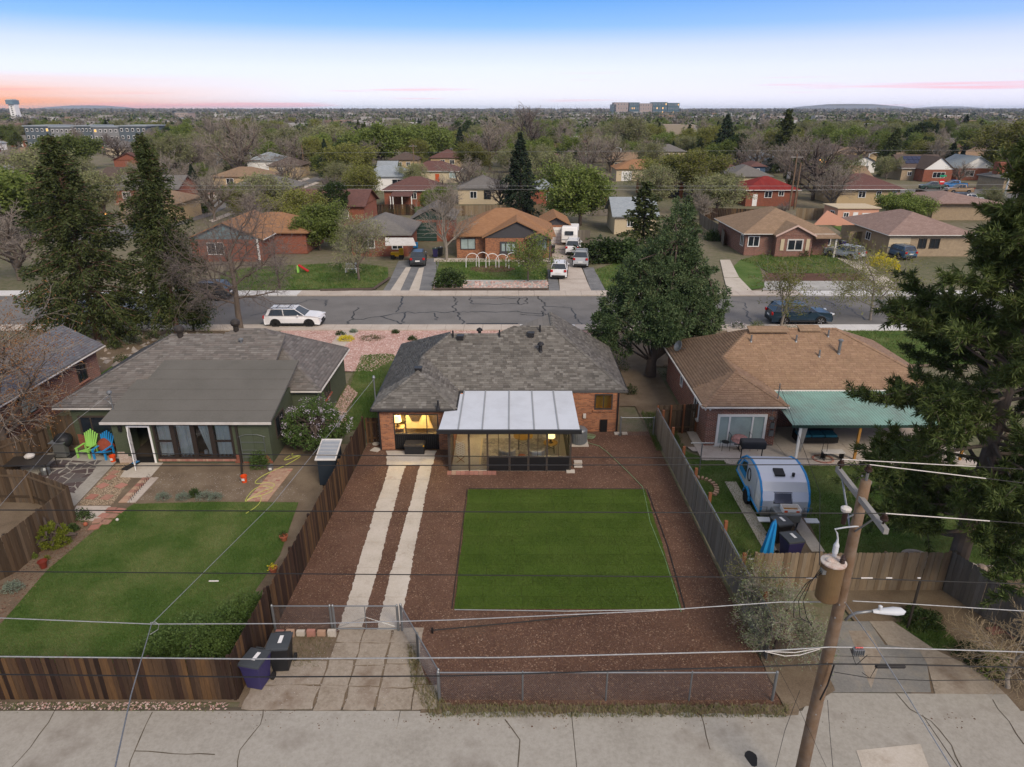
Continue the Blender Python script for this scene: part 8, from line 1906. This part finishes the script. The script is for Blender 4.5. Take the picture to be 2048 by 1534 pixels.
b.add(V,[(i*n+j,i*n+(j+1) % n,(i+1)*n+(j+1) % n,(i+1)*n+j) for i in range(5) for j in range(n)]); b.build('canopy',m_bluep,t)
for (u0,u1,v,z,l) in ((1497,1553,1118,1.9,'clothes line crossbar over the bright green shrub'),(1382,1428,886,1.9,'clothes line crossbar beside the right patio')):
 g = G((u0+u1)/2,v+ (60 if u0 > 1450 else 62)); a,c = AY(u0,v,g[1]),AY(u1,v,g[1]); t = thing('clothes_line_post',l,'clothes line',(g[0],g[1],0),world=True); b = MB(); b.tube([a,c],.035,6); b.build('crossbar',m_galv,t); b = MB(); m_ = (a+c)/2; b.tube([(m_[0],m_[1],0),m_],.03,6); b.build('post',m_galv,t)
p = G(1840,1150); t = thing('fire_pit','round steel fire pit with a pale rim by the cedar fence','fire pit',(p[0]+.05,p[1]+.4,0)); b = MB(); b.lathe([(.42,0),(.50,.38),(.62,.40),(.62,.46),(.44,.46),(.36,.2),(.02,.16)],28); b.build('bowl',m_blackp,t); b = MB(); b.lathe([(.50,.461),(.63,.461),(.63,.49),(.50,.49),(.50,.465)],28); b.build('rim',m_walk,t); b = MB(); b.lathe([(.2,.2),(.22,.36),(.16,.38),(.02,.39)],16); b.build('burner',m_galv,t)
st_ = thing('border_stones','row of pale boulders edging the soil bed behind the pine trunk','stones',at(1960,1145),world=True)
for k in range(9):
 q = G(1905+k*19,1142-3*math.sin(k)); b = MB(); b.lathe([(.02,0),(.22,.05),(.24,.16),(.12,.26),(.02,.28)],7,(q[0],q[1],0)); b.build('stone',m_stone,st_)
t = thing('patio_bistro_set','small black bistro table with patterned cloth under the picture window','table',(G(1480,906)[0],G(1480,906)[1]+.3,.06)); b = MB(); b.lathe([(.36,.72),(.36,.74)],18); b.build('tabletop',m_black,t); b = MB(); b.tube([(0,0,0),(0,0,.72)],.03,6); b.tube([(-.3,0,.02),(.3,0,.02)],.02,4); b.tube([(0,-.3,.02),(0,.3,.02)],.02,4); b.build('pedestal',m_black,t); b = MB(); b.lathe([(.02,.80),(.25,.78),(.38,.742),(.44,.6),(.46,.55)],9); b.build('cloth',M_plain('patterned_cloth',(.42,.22,.2),.9,var=.9,scale=9),t)
for s_ in (-1,1):
 t = thing('bistro_chair',('left' if s_ < 0 else 'right')+' thin black wire chair at the bistro table','chair',(G(1480,906)[0]+s_*.75,G(1480,906)[1]+.3,.06),R(90*s_)); b = MB()
 for sx in (-.2,.2): b.tube([(sx,-.2,0),(sx,-.2,.45)],.012,4); b.tube([(sx,.2,0),(sx,.2,.95)],.012,4)
 b.tube([(-.2,.2,.95),(.2,.2,.95)],.012,4); b.build('wire_frame',m_black,t); b = MB(); b.lathe([(.2,.44),(.22,.46)],12); b.build('seat',m_black,t)
t = thing('patio_sofa','dark outdoor sofa with teal blue cushions under the green awning','sofa',(16.6,33.6,.06)); b = MB(); b.box(-1.1,-.4,.1,1.1,.4,.42); b.box(-1.1,.3,.42,1.1,.42,.85); b.build('frame',m_black,t)
for k in range(3): b = MB(); b.box(-1.05+k*.71,-.38,.42,-.38+k*.71,.28,.56); b.build('cushion',M_plain('teal_cushion',(.01,.10,.16),.8) if k == 0 else MATS['teal_cushion'],t,bevel=.04)
t = thing('wooden_bench','small wooden bench at the right end of the awning','bench',(G(1668,925)[0],G(1668,925)[1]+.3,.06)); b = MB(); b.box(-.55,-.2,.4,.55,.2,.45); b.build('seat',m_offw,t)
for s_ in (-.5,.46): b = MB(); b.box(s_,-.2,0,s_+.05,.2,.4); b.build('leg',m_black,t)
t = thing('brick_ring_planter','ring of pale bricks around a lawn ornament by the patio','planter',(G(1647,922)[0],G(1647,922)[1]+.1,0))
for k in range(14): a = k*.449; b = MB(); b.cbox((.5*math.cos(a),.42*math.sin(a),.05),(.2,.1,.1),rz=a+1.57); b.build('brick',m_paver,t)
b = MB(); b.tube([(-.15,0,0),(-.1,0,1.3)],.015,4); b.tube([(.15,0,0),(.1,0,1.3)],.015,4); b.tube([(-.13,0,.5),(.13,0,.5)],.012,4); b.build('stake',m_black,t)
t = thing('brick_ring_planter','curved brick edging beside the right board fence','planter',(G(1415,975)[0],G(1415,975)[1],0))
for k in range(12): a = -.9+k*.26; b = MB(); b.cbox((.7*math.cos(a)-.3,.9*math.sin(a),.05),(.22,.1,.1),rz=a); b.build('brick',m_tanpav,t)
sheet('front_walk',poly_px([(868,517),(1100,517),(1102,524),(868,524)]),.03,m_walk)
sheet('mulch_bed',[(at(985,538)[0]+2.6*math.cos(a),at(985,538)[1]+1.8*math.sin(a)) for a in np.linspace(0,6,16)],.03,m_mulch)
def clutter(u,v,name,label,cat,parts):
 p = G(u,v); t = thing(name,label,cat,(p[0],p[1],0))
 for nm,m_,bxs in parts:
  b = MB(); [b.cbox(*x) for x in bxs]; b.build(nm,m_,t,bevel=.03)
clutter(795,517,'riding_mower','yellow riding mower parked by the porch across the street','mower',[('mower_body',m_yel,[((0,0,.55),(1.5,.8,.45)),((.5,0,.95),(.5,.7,.5))]),('wheels',m_tyre,[((-.5,0,.25),(.5,1.0,.5)),((.5,0,.25),(.5,1.0,.5))])])
clutter(608,545,'toy_slide','small red and green plastic slide on the verge across the street','toy',[('slide',m_tail,[((0,0,.5),(1.3,.5,.12),0,0,.6)]),('steps',m_limep,[((-.6,0,.4),(.2,.5,.8))])])
clutter(1222,412,'toy_slide','yellow twin slide in the yard behind the yellow green tree','toy',[('slide',m_yel,[((0,-.6,.8),(2.2,.4,.15),0,0,-.6),((0,.6,.8),(2.2,.4,.15),0,0,-.6)]),('frame',m_woodr,[((-1,0,.9),(.2,1.8,1.8))])])
clutter(810,496,'kayak_pile','heap of blue grey and yellow water toys by the green garage','toys',[('blue_float',m_bluep,[((1.2,0,.4),(1.0,.5,.7))]),('yellow_float',m_yel,[((-.2,.2,.5),(.9,.3,.9)),((.5,-.3,.2),(.9,.4,.3))]),('grey_tub',m_awns,[((-.9,0,.35),(.9,.7,.7))])])
clutter(703,545,'garden_bench','white plastic garden bench on the dark lawn across the street','bench',[('seat',m_white,[((0,0,.45),(1.3,.5,.08))]),('backrest',m_white,[((0,.25,.8),(1.3,.06,.5))]),('legs',m_white,[((-.6,0,.2),(.1,.5,.4)),((.6,0,.2),(.1,.5,.4))])])
# BACKGROUND TREES
LIB = {}
def lib(key,o): LIB[key] = o
Z9 = (0,-40,0)
rnd.seed(77)
def first(key,u,v,H0,H,fn):
 pass
G_BARE = dict(ang=[50,44,42,40,0])
lib('bareA',decid('bare_tree','x',101,10,(m_bark,m_twig),None,trunkr=.26,twig=2.4,cfg=dict(k=[7,6,5,4,0]),loc=Z9))
lib('bareB',decid('bare_tree','x',102,10,(m_barkp,m_twig),None,trunkr=.24,twig=2.6,cfg=dict(k=[8,6,5,4,0],ang=[36,38,40,40,0]),loc=Z9))
lib('bareC',decid('bare_tree','x',103,10,(m_barkd,m_twigr),None,trunkr=.26,twig=2.4,cfg=dict(k=[8,6,5,4,0],ang=[60,46,40,40,0]),loc=Z9))
lib('bud',decid('budding_tree','x',104,10,(m_bark,m_twig),m_lfB,per=4,spread=.3,lsize=(.34,.18),trunkr=.24,twig=2.2,cfg=dict(k=[7,6,5,3,0]),loc=Z9))
lib('budY',decid('budding_tree','x',105,10,(m_bark,m_twig),m_lfY,per=5,spread=.35,lsize=(.34,.2),trunkr=.24,twig=2.0,cfg=dict(k=[7,6,5,3,0]),loc=Z9))
lib('green',decid('leafy_tree','x',106,10,(m_barkd,m_twig),m_lfG,per=9,spread=.45,lsize=(.42,.26),trunkr=.26,twig=1.6,cfg=dict(k=[7,6,5,3,0]),loc=Z9))
lib('greenB',decid('leafy_tree','x',107,10,(m_barkd,m_twig),m_lfG,per=6,spread=.4,lsize=(.38,.22),trunkr=.24,twig=1.8,cfg=dict(k=[8,6,5,3,0],ang=[38,38,40,40,0]),loc=Z9))
lib('spruce',conifer('spruce_tree','x',108,10,2.9,m_lfS,m_barkd,base=.04,nb=150,per=60,droop=.28,quad=(.42,.19),power=.85,rough=.14,loc=Z9))
lib('fir',conifer('fir_tree','x',109,10,2.6,m_lfF,m_barkd,base=.06,nb=120,per=60,droop=.25,quad=(.45,.2),power=.6,gap=.12,rough=.26,loc=Z9))
lib('round',clumpy('round_evergreen','x',[(0,0,4.6,3.2,3.6),(1.1,0,6.0,2.2,2.8),(-1.2,.5,3.6,2.3,2.4)],m_lfD,m_barkd,([(0,0,0),(0,0,2),(0,0,7)],[.3,.2,.08]),420,26,.6,(.36,.2),loc=Z9))
lib('maroon',decid('maroon_tree','x',110,6,(m_barkd,m_twigr),m_lfM,per=6,spread=.3,lsize=(.3,.18),trunkr=.15,twig=1.6,levels=3,loc=Z9))
lib('pale',decid('blossom_tree','x',111,6,(m_barkd,m_twig),m_lfW,per=7,spread=.3,lsize=(.22,.14),trunkr=.15,twig=1.6,levels=3,loc=Z9))
lib('hedge',shrub(0,0,3.4,2.2,m_lfD,'x',name='bush',n=1600,q=(.3,.18),loc=(0,-40,0)))
BASEH = dict(maroon=6,pale=6,hedge=2.2)
index_children(); used_ = set()
LABELS = dict(bareA='leafless grey tree',bareB='pale leafless upright tree',bareC='dark leafless spreading tree',bud='grey green budding tree',budY='yellow green budding tree',green='fresh green leafy tree',greenB='light green upright tree',spruce='dark spruce',fir='olive fir',round='dark rounded evergreen',maroon='small maroon leaved tree',pale='white blossoming small tree',hedge='dark green bush')
def put(key,loc,H,label=None,group=None,wide=1.0):
 src = LIB[key]; s = H/BASEH.get(key,10); lb = label or LABELS[key]+' standing among the rooftops beyond the street'
 gp = group or (None if label else LABELS[key]+'s among the rooftops')
 w = s*wide
 if key not in used_:
  used_.add(key); o = src; o.location = loc; o.scale = (w,w,s); o['label'] = lb
  if gp: o['group'] = gp
  return o
 return clone(src,loc,rnd.uniform(0,6.28),(w,w,s),lb,gp)
KEEP = []   # ground spots already taken by trees
def tree(key,u,vb,vt,label,wide=1.0,group=None):
 g = G(u,vb); top = AY(u,vt,g[1])[2]; KEEP.append((g[0],g[1])); return put(key,(g[0],g[1],0),top,label,group,wide)
T_ = [('spruce',1040,428,268,'big dark spruce behind the orange brick house',1.0),('round',668,452,350,'dark rounded evergreen left of the grey roofed house',1.05),('greenB',640,500,400,'bright green feathery shrub tree beside the blue gabled house',1.0),('budY',600,470,380,'pale budding tree over the left lawn across the street',1.3),('pale',610,430,385,'white blossoming tree by the orange brown roof',1.3),
  ('greenB',1160,450,322,'yellow green leafy tree behind the white garage',1.15),('fir',1283,500,365,'olive tiered evergreen behind the big juniper',1.5),('fir',1370,470,392,'golden tipped evergreen rising behind the big juniper',1.4),('bareA',480,370,215,'huge pale leafless tree by the side street, left',1.0),('bareB',425,330,222,'tall bare tree with fine top against the horizon, left',1.0),
  ('green',762,335,245,'wide fresh green tree left of centre',1.1),('green',840,330,245,'second fresh green tree left of centre',1.0),('spruce',921,320,255,'dark spruce with bluish green branches left of the big bare trees',1.2),('round',912,285,236,'dark evergreen pair, left one, near the horizon',.8),('round',935,285,233,'dark evergreen pair, right one, near the horizon',.7),('budY',945,345,283,'small yellow green tree beside the maroon roofs',1.1),
  ('bareC',1060,320,202,'tallest bare tree breaking the horizon at centre',.95),('bareA',980,340,235,'broad grey bare tree left of the big spruce',1.1),('bareA',890,420,345,'bare tree at the corner of the green garage',.9),('bareC',1000,420,335,'dark bare tree before the pale yellow house',.8),('green',870,425,372,'dense green shrub tree behind the grey roofed house',.9),('budY',720,410,330,'budding tree over the porch left of centre',1.1),
  ('round',1195,268,238,'round dark tree on the park lawn',1.2),('bud',1255,320,232,'pale trunked budding tree right of the park lawn',1.0),('bareB',1400,300,232,'bare grey tree before the right park lawn',1.0),('spruce',1445,330,230,'tall dark evergreen, taller of a pair, right of centre',1.3),('round',1466,335,258,'bushy dark evergreen of the pair, right of centre',1.1),('fir',1562,345,220,'tall olive evergreen in front of the twin poles',1.1),
  ('bareC',1625,400,268,'big dark spreading bare tree behind the red roofed house',1.2),('bareA',1660,420,320,'pale bare tree above the pink shed',1.0),('fir',1772,352,265,'dark green evergreen by the white garage',1.2),('round',1836,300,235,'dark pointed evergreen on the right skyline',1.4),('spruce',1926,270,229,'small dark cone shaped evergreen on the right skyline',1.3),('spruce',1896,345,285,'dark evergreen between the two white gables',1.4),
  ('bareA',1948,320,272,'round pale grey bare tree at the right',1.2),('budY',1830,345,280,'yellow green tree beside the solar roof',.9),('budY',2020,360,240,'huge yellow green tree at the right edge',1.2),('green',1795,445,385,'leafy green tree right of the pink shed',1.2),('bareA',1840,440,385,'bare shrubby tree by the red brown fence',1.0),('budY',1340,380,310,'yellow green thicket right of centre',1.6),('bud',1300,420,330,'hazy budding tree over the straw roofed house',1.2),('bud',1430,430,350,'grey green thicket above the dark fence',1.6),('bareB',1405,445,380,'bare thicket left of the dark fence',1.5),('budY',1385,395,300,'budding tree between straw roof and red roof',1.3),
  ('green',150,340,268,'bright green tree before the long blue apartment block',1.2),('round',415,290,245,'dark evergreen left in the middle distance',1.0),('round',552,330,275,'dark wind shaped evergreen behind the tan houses',1.2),('bareB',60,400,280,'bare tree behind the ragged fir, far left',1.3),('green',20,480,320,'light green tree at the left edge',1.2),('bareA',40,560,400,'large bare tree at the left edge near the street',1.3),('bud',100,420,300,'budding green tree left of the ragged fir',1.3),('bareC',240,330,265,'bare tree between the two firs',1.4),('bareA',430,440,330,'dark bare tree over the orange brown roof',1.0),('hedge',400,425,398,'dark bush by the side street',1.3),
  ('maroon',878,300,268,'maroon leaved tree left of the dark spruce',1.2),('maroon',1702,255,236,'distant maroon tree on the right',1.2),('hedge',1200,520,478,'dark green hedge beside the silver SUV',1.7),('hedge',1245,520,480,'second dark hedge mass beside the long drive',1.7),('hedge',1605,512,490,'clipped rounded shrub on the lawn of the red brick house',1.0),('hedge',1425,480,460,'blue green bush at the left wall of the red brick house',1.1),('hedge',900,572,540,'feathery green bush on the far lawn corner',1.4),('bareB',1190,262,228,'bare tree by the park path',1.2)]
T_ += [('bareA',935,400,305,'bare grey tree before the orange doored house',1.1),('bud',1108,400,305,'hazy grey green tree right of the big spruce',1.2),('bareB',1005,310,228,'fine twigged bare tree just left of the tallest one',1.3),('budY',700,365,285,'spreading yellow green tree left of the maroon roofs',1.3),('bareA',1220,345,262,'bare grey tree behind the yellow green tree',1.2),('bareB',335,400,300,'bare tree right of the narrow fir',1.3),('bud',575,330,255,'soft grey green tree above the tan houses',1.4),('bareA',1510,345,262,'bare grey tree beside the tall olive evergreen',1.1),('bareB',1120,300,235,'slender bare tree left of the park path',1.2),('bud',660,320,250,'budding tree left of the wide green trees',1.4),('bareC',1560,470,400,'thin dark bare tree behind the red brick roof',.9),('bareA',300,470,370,'bare grey tree between the two firs, nearer',1.2)]
for k,u,vb,vt,lb,w in T_: tree(k,u,vb,vt,lb,w*(1.18 if k in ('green','budY','greenB') else 1))
shrub(1762,535,2.6,1.6,m_lfX,'bright yellow forsythia by the tan brick house',n=900,q=(.2,.12)); shrub(1785,545,2.2,1.5,m_lfX,'second yellow forsythia, nearer the pine',n=900,q=(.2,.12))
HB = [(o.location.x,o.location.y) for o in COL.objects if o.parent is None and o.get('category') in ('house','car','pickup','trailer')]
NAMED = list(HB)
def clear(x,y,d,L): return all((x-a)**2+(y-b_)**2 > d*d for a,b_ in L)
def visible_road(x,y):
 for P in ROADS:
  if in_poly(np.array([x]),np.array([y]),P)[0]: return True
 return False
ROADS = [poly_px(q) for q in ([(190,500),(420,432),(470,405),(560,390),(610,372),(660,350),(640,345),(600,352),(500,380),(400,390),(300,430),(100,480)],[(1790,370),(2120,370),(2120,402),(1960,412),(1900,420),(1790,395)],[(1140,262),(1205,262),(1215,295),(1140,295)],[(1320,272),(1405,272),(1420,295),(1320,295)])]
REG = lambda x,y: ('at the far left','left of centre','around the centre','right of centre','at the far right')[min(4,max(0,int((x/y/.76+1)*2.5)))]+(' just beyond the second row of roofs' if y < 190 else ' in the middle distance' if y < 330 else ' in the far belt of trees')
protos = []
for i,(rf,wl) in enumerate(((m_rH,m_brT),(m_rD,m_brC),(m_rA,m_cream),(m_rC,m_tan),(m_rF,m_white),(m_rA,m_brC))):
 o = house('bungalow','x',-6,6,-4.5,9,3.0,'hip' if i % 2 == 0 else 'gx',wl,rf,s=.42,wins=[(.12,.25,.35,.8),(.6,.8,.35,.8)],doors=[(.42,.5,.75,m_white)]); o.location = (0,-60-i*20,0); OFF[o.name] = Vector(); protos.append(o)
index_children(); pu = set(); rnd.seed(5); NH = 0
RN = ('dark brown','maroon','grey','tan brown','pale blue grey','weathered grey')
row = 112
while row < 620:
 x = -row*.82
 while x < row*.82:
  xx = x+rnd.uniform(-2,2); yy = row+rnd.uniform(-2,2)
  if clear(xx,yy,17,HB) and not visible_road(xx,yy) and rnd.random() < (.75 if yy < 220 else .5):
   i = rnd.randrange(6); rg = REG(xx,yy); lb = RN[i]+' roofed bungalow '+rg; gp = RN[i]+' roofed bungalows '+rg; rz = rnd.choice((0,0,math.pi/2))+rnd.gauss(0,.03)
   if i not in pu: pu.add(i); o = protos[i]; o.location = (xx,yy,0); o.rotation_euler.z = rz; o['label'] = lb; o['group'] = gp
   else: clone(protos[i],(xx,yy,0),rz,1,lb,gp)
   HB.append((xx,yy)); NH += 1
  x += 21 if row < 300 else 27
 row += 26 if row < 300 else 36
kinds = ['bareA','bareB','bareC','bud','budY','green','greenB','spruce','fir','round']; wts = [18,15,8,20,15,5,6,5,4,4]
cnt = 0; tries = 0; cap = {k: 0 for k in kinds}
PTS = []
while cnt < 1000 and tries < 12000:
 tries += 1; y = 98+ (560-98)*rnd.random()**1.3; x = rnd.uniform(-.86,.86)*y
 sc_ = 1+y/500
 if not clear(x,y,7.2,HB) or visible_road(x,y) or not clear(x,y,4.2*sc_,KEEP): continue
 if y < 125 and -34 < x < 50: continue
 KEEP.append((x,y)); k = rnd.choices(kinds,wts)[0]; Ht = rnd.uniform(5.5,11.5)*(1.1 if k in ('bareA','bareB') else 1.0)
 if y < 190: Ht *= .72
 if y > 175 and -.80 < x/y < -.50 and y < 330 and rnd.random() < .9: continue
 if cap[k] >= (88 if 'bare' in k else 140): continue
 if y < 260 and not ((k in ('bareA','bareB','bud') and rnd.random() < .38)) and any(0 < hyy-y < 38 and abs(hx_/hyy-x/y)*y < 8.5 for hx_,hyy in NAMED): continue
 cap[k] += 1; rg = REG(x,y); put(k,(x,y,0),Ht,LABELS[k]+' '+rg,LABELS[k]+'s '+rg,rnd.uniform(.9,1.25)); cnt += 1
for k,o in LIB.items():
 if k not in used_: put(k,(rnd.uniform(-100,100),400,0),9)
def far_mass(name,label,n,y0,y1,shards,size,mat,hgt=9.0,pw=1.5):
 y = y0+(y1-y0)*rng.random(n)**pw; x = rng.uniform(-.9,.9,n)*y; h = hgt*rng.uniform(.7,1.25,n); C = np.repeat(np.stack([x,y,h*.6],1),shards,0)
 D = unit(rng.normal(0,1,C.shape)); rad = np.repeat(h,shards)[:,None]*[.48,.48,.42]; sz = size*np.repeat((1+y/2500),shards)*rng.uniform(.6,1.4,len(C))
 C = C+D*rad*rng.uniform(.4,1,(len(C),1)); V,F = diamonds(C,rng.normal(0,1,C.shape),sz,sz*.6); return np_obj(name,V,F,mat,kind='stuff',label=label,cat='trees')
mf = [M_leaf('far_bare_canopy',[(.10,.092,.078),(.15,.14,.118),(.20,.185,.16)],big=0,trans=0),M_leaf('far_green_canopy',[(.05,.075,.022),(.08,.11,.03),(.11,.13,.045)],big=0,trans=.1),M_leaf('far_evergreen_canopy',[(.015,.03,.018),(.03,.045,.025)],big=0,trans=0)]
far_mass('distant_bare_woods','hazy grey brown bare woods stretching to the horizon',3800,480,3200,26,2.0,mf[0]); far_mass('distant_green_woods','hazy light green woods stretching to the horizon',2300,470,3000,26,2.0,mf[1]); far_mass('distant_evergreens','dark evergreens scattered towards the horizon',1200,480,4500,20,2.2,mf[2],pw=1.2)
far_mass('horizon_woods','blue grey band of woods on the horizon',5200,2600,9000,8,9.0,mf[0],hgt=11,pw=1.0)
n=520; y=470+2600*rng.random(n)**1.3; x=rng.uniform(-.85,.85,n)*y; b=MB()
for i in range(n):
 b.cbox((x[i],y[i],3.6),(rng.uniform(9,26),rng.uniform(8,16),rng.uniform(6,10)),rz=rng.uniform(-.2,.2))
b.build('distant_roofs',M_random('distant_walls',[(.42,.41,.4),(.2,.18,.16),(.5,.5,.5),(.3,.2,.15),(.16,.15,.15),(.36,.3,.24)]),kind='stuff',label='hundreds of small pale roofs and walls showing between the distant woods',cat='buildings')
def block(label,u0,u1,vb,vt,wall,dep=18,name='distant_building',wins=None,roofm=None,d=None):
 g0,g1 = G(u0,vb),G(u1,vb)
 if d: g0 = g0*(d/g0[1]); g1 = g1*(d/g1[1])
 z = AY(u0,vt,g0[1])[2]; t = thing(name,label,'building',((g0[0]+g1[0])/2,g0[1],0),world=True); b = MB(); b.box(g0[0],g0[1],0,g1[0],g0[1]+dep,z); b.build('wall',wall,t)
 b = MB(); b.box(g0[0]-.5,g0[1]-.5,z+.01,g1[0]+.5,g0[1]+dep+.5,z+.5); b.build('roof',roofm or m_rF,t)
 if wins:
  nx,nz = wins; w = (g1[0]-g0[0])/nx
  for k in range(nz):
   for i in range(nx):
    b = MB(); x = g0[0]+w*(i+.3); z0 = z*(k+.3)/nz; b.box(x,g0[1]-.15,z0,x+w*.42,g0[1]-.02,z0+z/nz*.45); f = b.build('window',m_white,t)
    b = MB(); b.box(x+w*.05,g0[1]-.2,z0+.2,x+w*.37,g0[1]-.16,z0+z/nz*.45-.2); b.build('pane',m_glassd if rnd.random() < .95 else m_warm,f)
 return t
m_slate = M_plain('slate_blue_siding',(.10,.125,.145),.8,var=.05); m_grs = M_plain('light_grey_siding',(.22,.225,.23),.8,var=.05)
bx = [(58,108,m_slate),(109,155,m_grs),(156,192,m_slate),(193,244,m_grs),(245,300,m_slate)]
for i,(a,c,m) in enumerate(bx): block(('leftmost dark wing of the long apartment block at left','grey wing of the long apartment block, second from left','dark centre bay of the long apartment block','grey wing right of the dark centre bay','rightmost slate wing of the long apartment block')[i],a,c,296,253+(i % 2)*2,m,wins=(5,3),name='apartment_block')
t = thing('control_tower','tall white tower with dark window spots at the far left horizon','tower',(G(31,246)[0]*1.0,G(31,246)[1],0),world=True); g = G(31,246); zt2 = AY(31,198,g[1])[2]; k_ = g[1]/1365
b = MB(); b.prism([(g[0]-5*k_,g[1]),(g[0]+5.5*k_,g[1]),(g[0]+5.5*k_,g[1]+9),(g[0]-5*k_,g[1]+9)],0,zt2*.78); b.build('shaft',m_white,t)
for k in range(8): b = MB(); b.box(g[0]-1.3*k_,g[1]-.4,zt2*(.1+.08*k),g[0]+1.2*k_,g[1]-.02,zt2*(.135+.08*k)); b.build('window',m_dark,t)
b = MB(); b.box(g[0]-7*k_,g[1]-2,zt2*.78,g[0]+6*k_,g[1]+11,zt2*.96); b.build('cab',M_plain('blue_grey_glass',(.15,.22,.27),.4),t); b = MB(); b.box(g[0]-6*k_,g[1]-1,zt2*.962,g[0]+4*k_,g[1]+9,zt2); b.build('cab_roof',m_offw,t)
m_hb = M_plain('blue_curtain_wall',(.05,.10,.125),.4,var=.1); m_ht = M_plain('tan_tower_wall',(.34,.27,.24),.8,var=.05)
for (l,a,c,vt,m) in (('tan hospital tower, left of the cluster on the horizon',1228,1256,205,m_ht),('blue glass base of the left hospital tower',1224,1232,209,m_hb),('blue glass tower, second of the horizon cluster',1258,1278,205,m_hb),('low pinkish block in the horizon cluster',1279,1304,207,m_ht),('large blue glass block at the right of the horizon cluster',1305,1334,204.5,m_hb),('rightmost blue block of the horizon cluster',1335,1358,206,m_hb)):
 block(l,a,c,222,vt,m,d=2600,dep=60,wins=(5,3))
for (l,a,c,vb,vt,m) in (('long white warehouse far left',40,130,240,236,m_white),('white townhouse row in the left distance',270,358,245,236,m_white),('tan apartment block beside the white row',352,378,243,225,m_ht),('white commercial strip right of centre',1140,1190,232,226,m_offw),('red and white store row right of centre',1195,1300,233,227,m_ht),('long pale school building right of centre',1400,1470,237,231,m_offw),('tan block on the right far distance',1525,1545,236,228,m_ht),
  ('dark red block row at the left distance',60,120,252,245,m_brC),('white store left of the apartment block',12,42,270,258,m_white),('long grey low building far left',100,230,236,232,m_grs),('white flat sheds left of centre on the horizon',430,600,228,225,m_offw),('pale sheds at the centre horizon',760,860,227,224,m_offw),('pale blocks under the horizon, right of centre',900,960,228,224,m_offw),('pale sheds right horizon',1480,1530,233,228,m_offw)):
 block(l,a,c,vb,vt,m,wins=(8,2) if c-a > 20 and vb > 238 else None,dep=25)
b = MB()
for (u,v) in ((330,226),(345,225),(470,223),(560,224),(575,223),(620,222),(655,223),(700,222),(820,221),(905,221),(1130,222),(1330,224),(410,228),(440,226),(300,229),(1395,222),(1540,223)):
 g = G(u,max(v,222.5)+2); z = AY(u,v,g[1])[2]; s_ = g[1]/1365*.8; b.cbox((g[0],g[1],max(z,3)),(s_,s_,s_))
tag(b.build('distant_street_lights',m_bulb),'tiny warm street lights twinkling below the horizon','lights',kind='stuff')
b = MB()
for (x,y,rx,h) in ((-7200,12500,900,75),(5500,12000,1100,95),(7400,12500,700,60)): b.lathe([(rx,0),(rx*.7,h*.55),(rx*.3,h*.95),(1,h)],20,(x,y,0))
b.build('hills',mf[0],kind='structure')
# clear evening air with a little haze
hz_ = bpy.data.materials.new('air'); hz_.use_nodes = True; t_ = hz_.node_tree; t_.nodes.clear(); o_ = t_.nodes.new('ShaderNodeOutputMaterial'); v_ = t_.nodes.new('ShaderNodeVolumePrincipled')
v_.inputs['Color'].default_value = (.66,.80,1.0,1); v_.inputs['Density'].default_value = .00006; v_.inputs['Anisotropy'].default_value = .0; t_.links.new(v_.outputs[0],o_.inputs['Volume'])
b = MB(); b.box(-8900,-50,-1.06,8900,11500,55); b.build('haze',hz_,kind='stuff')
bpy.data.objects['haze'].display_type = 'WIRE'
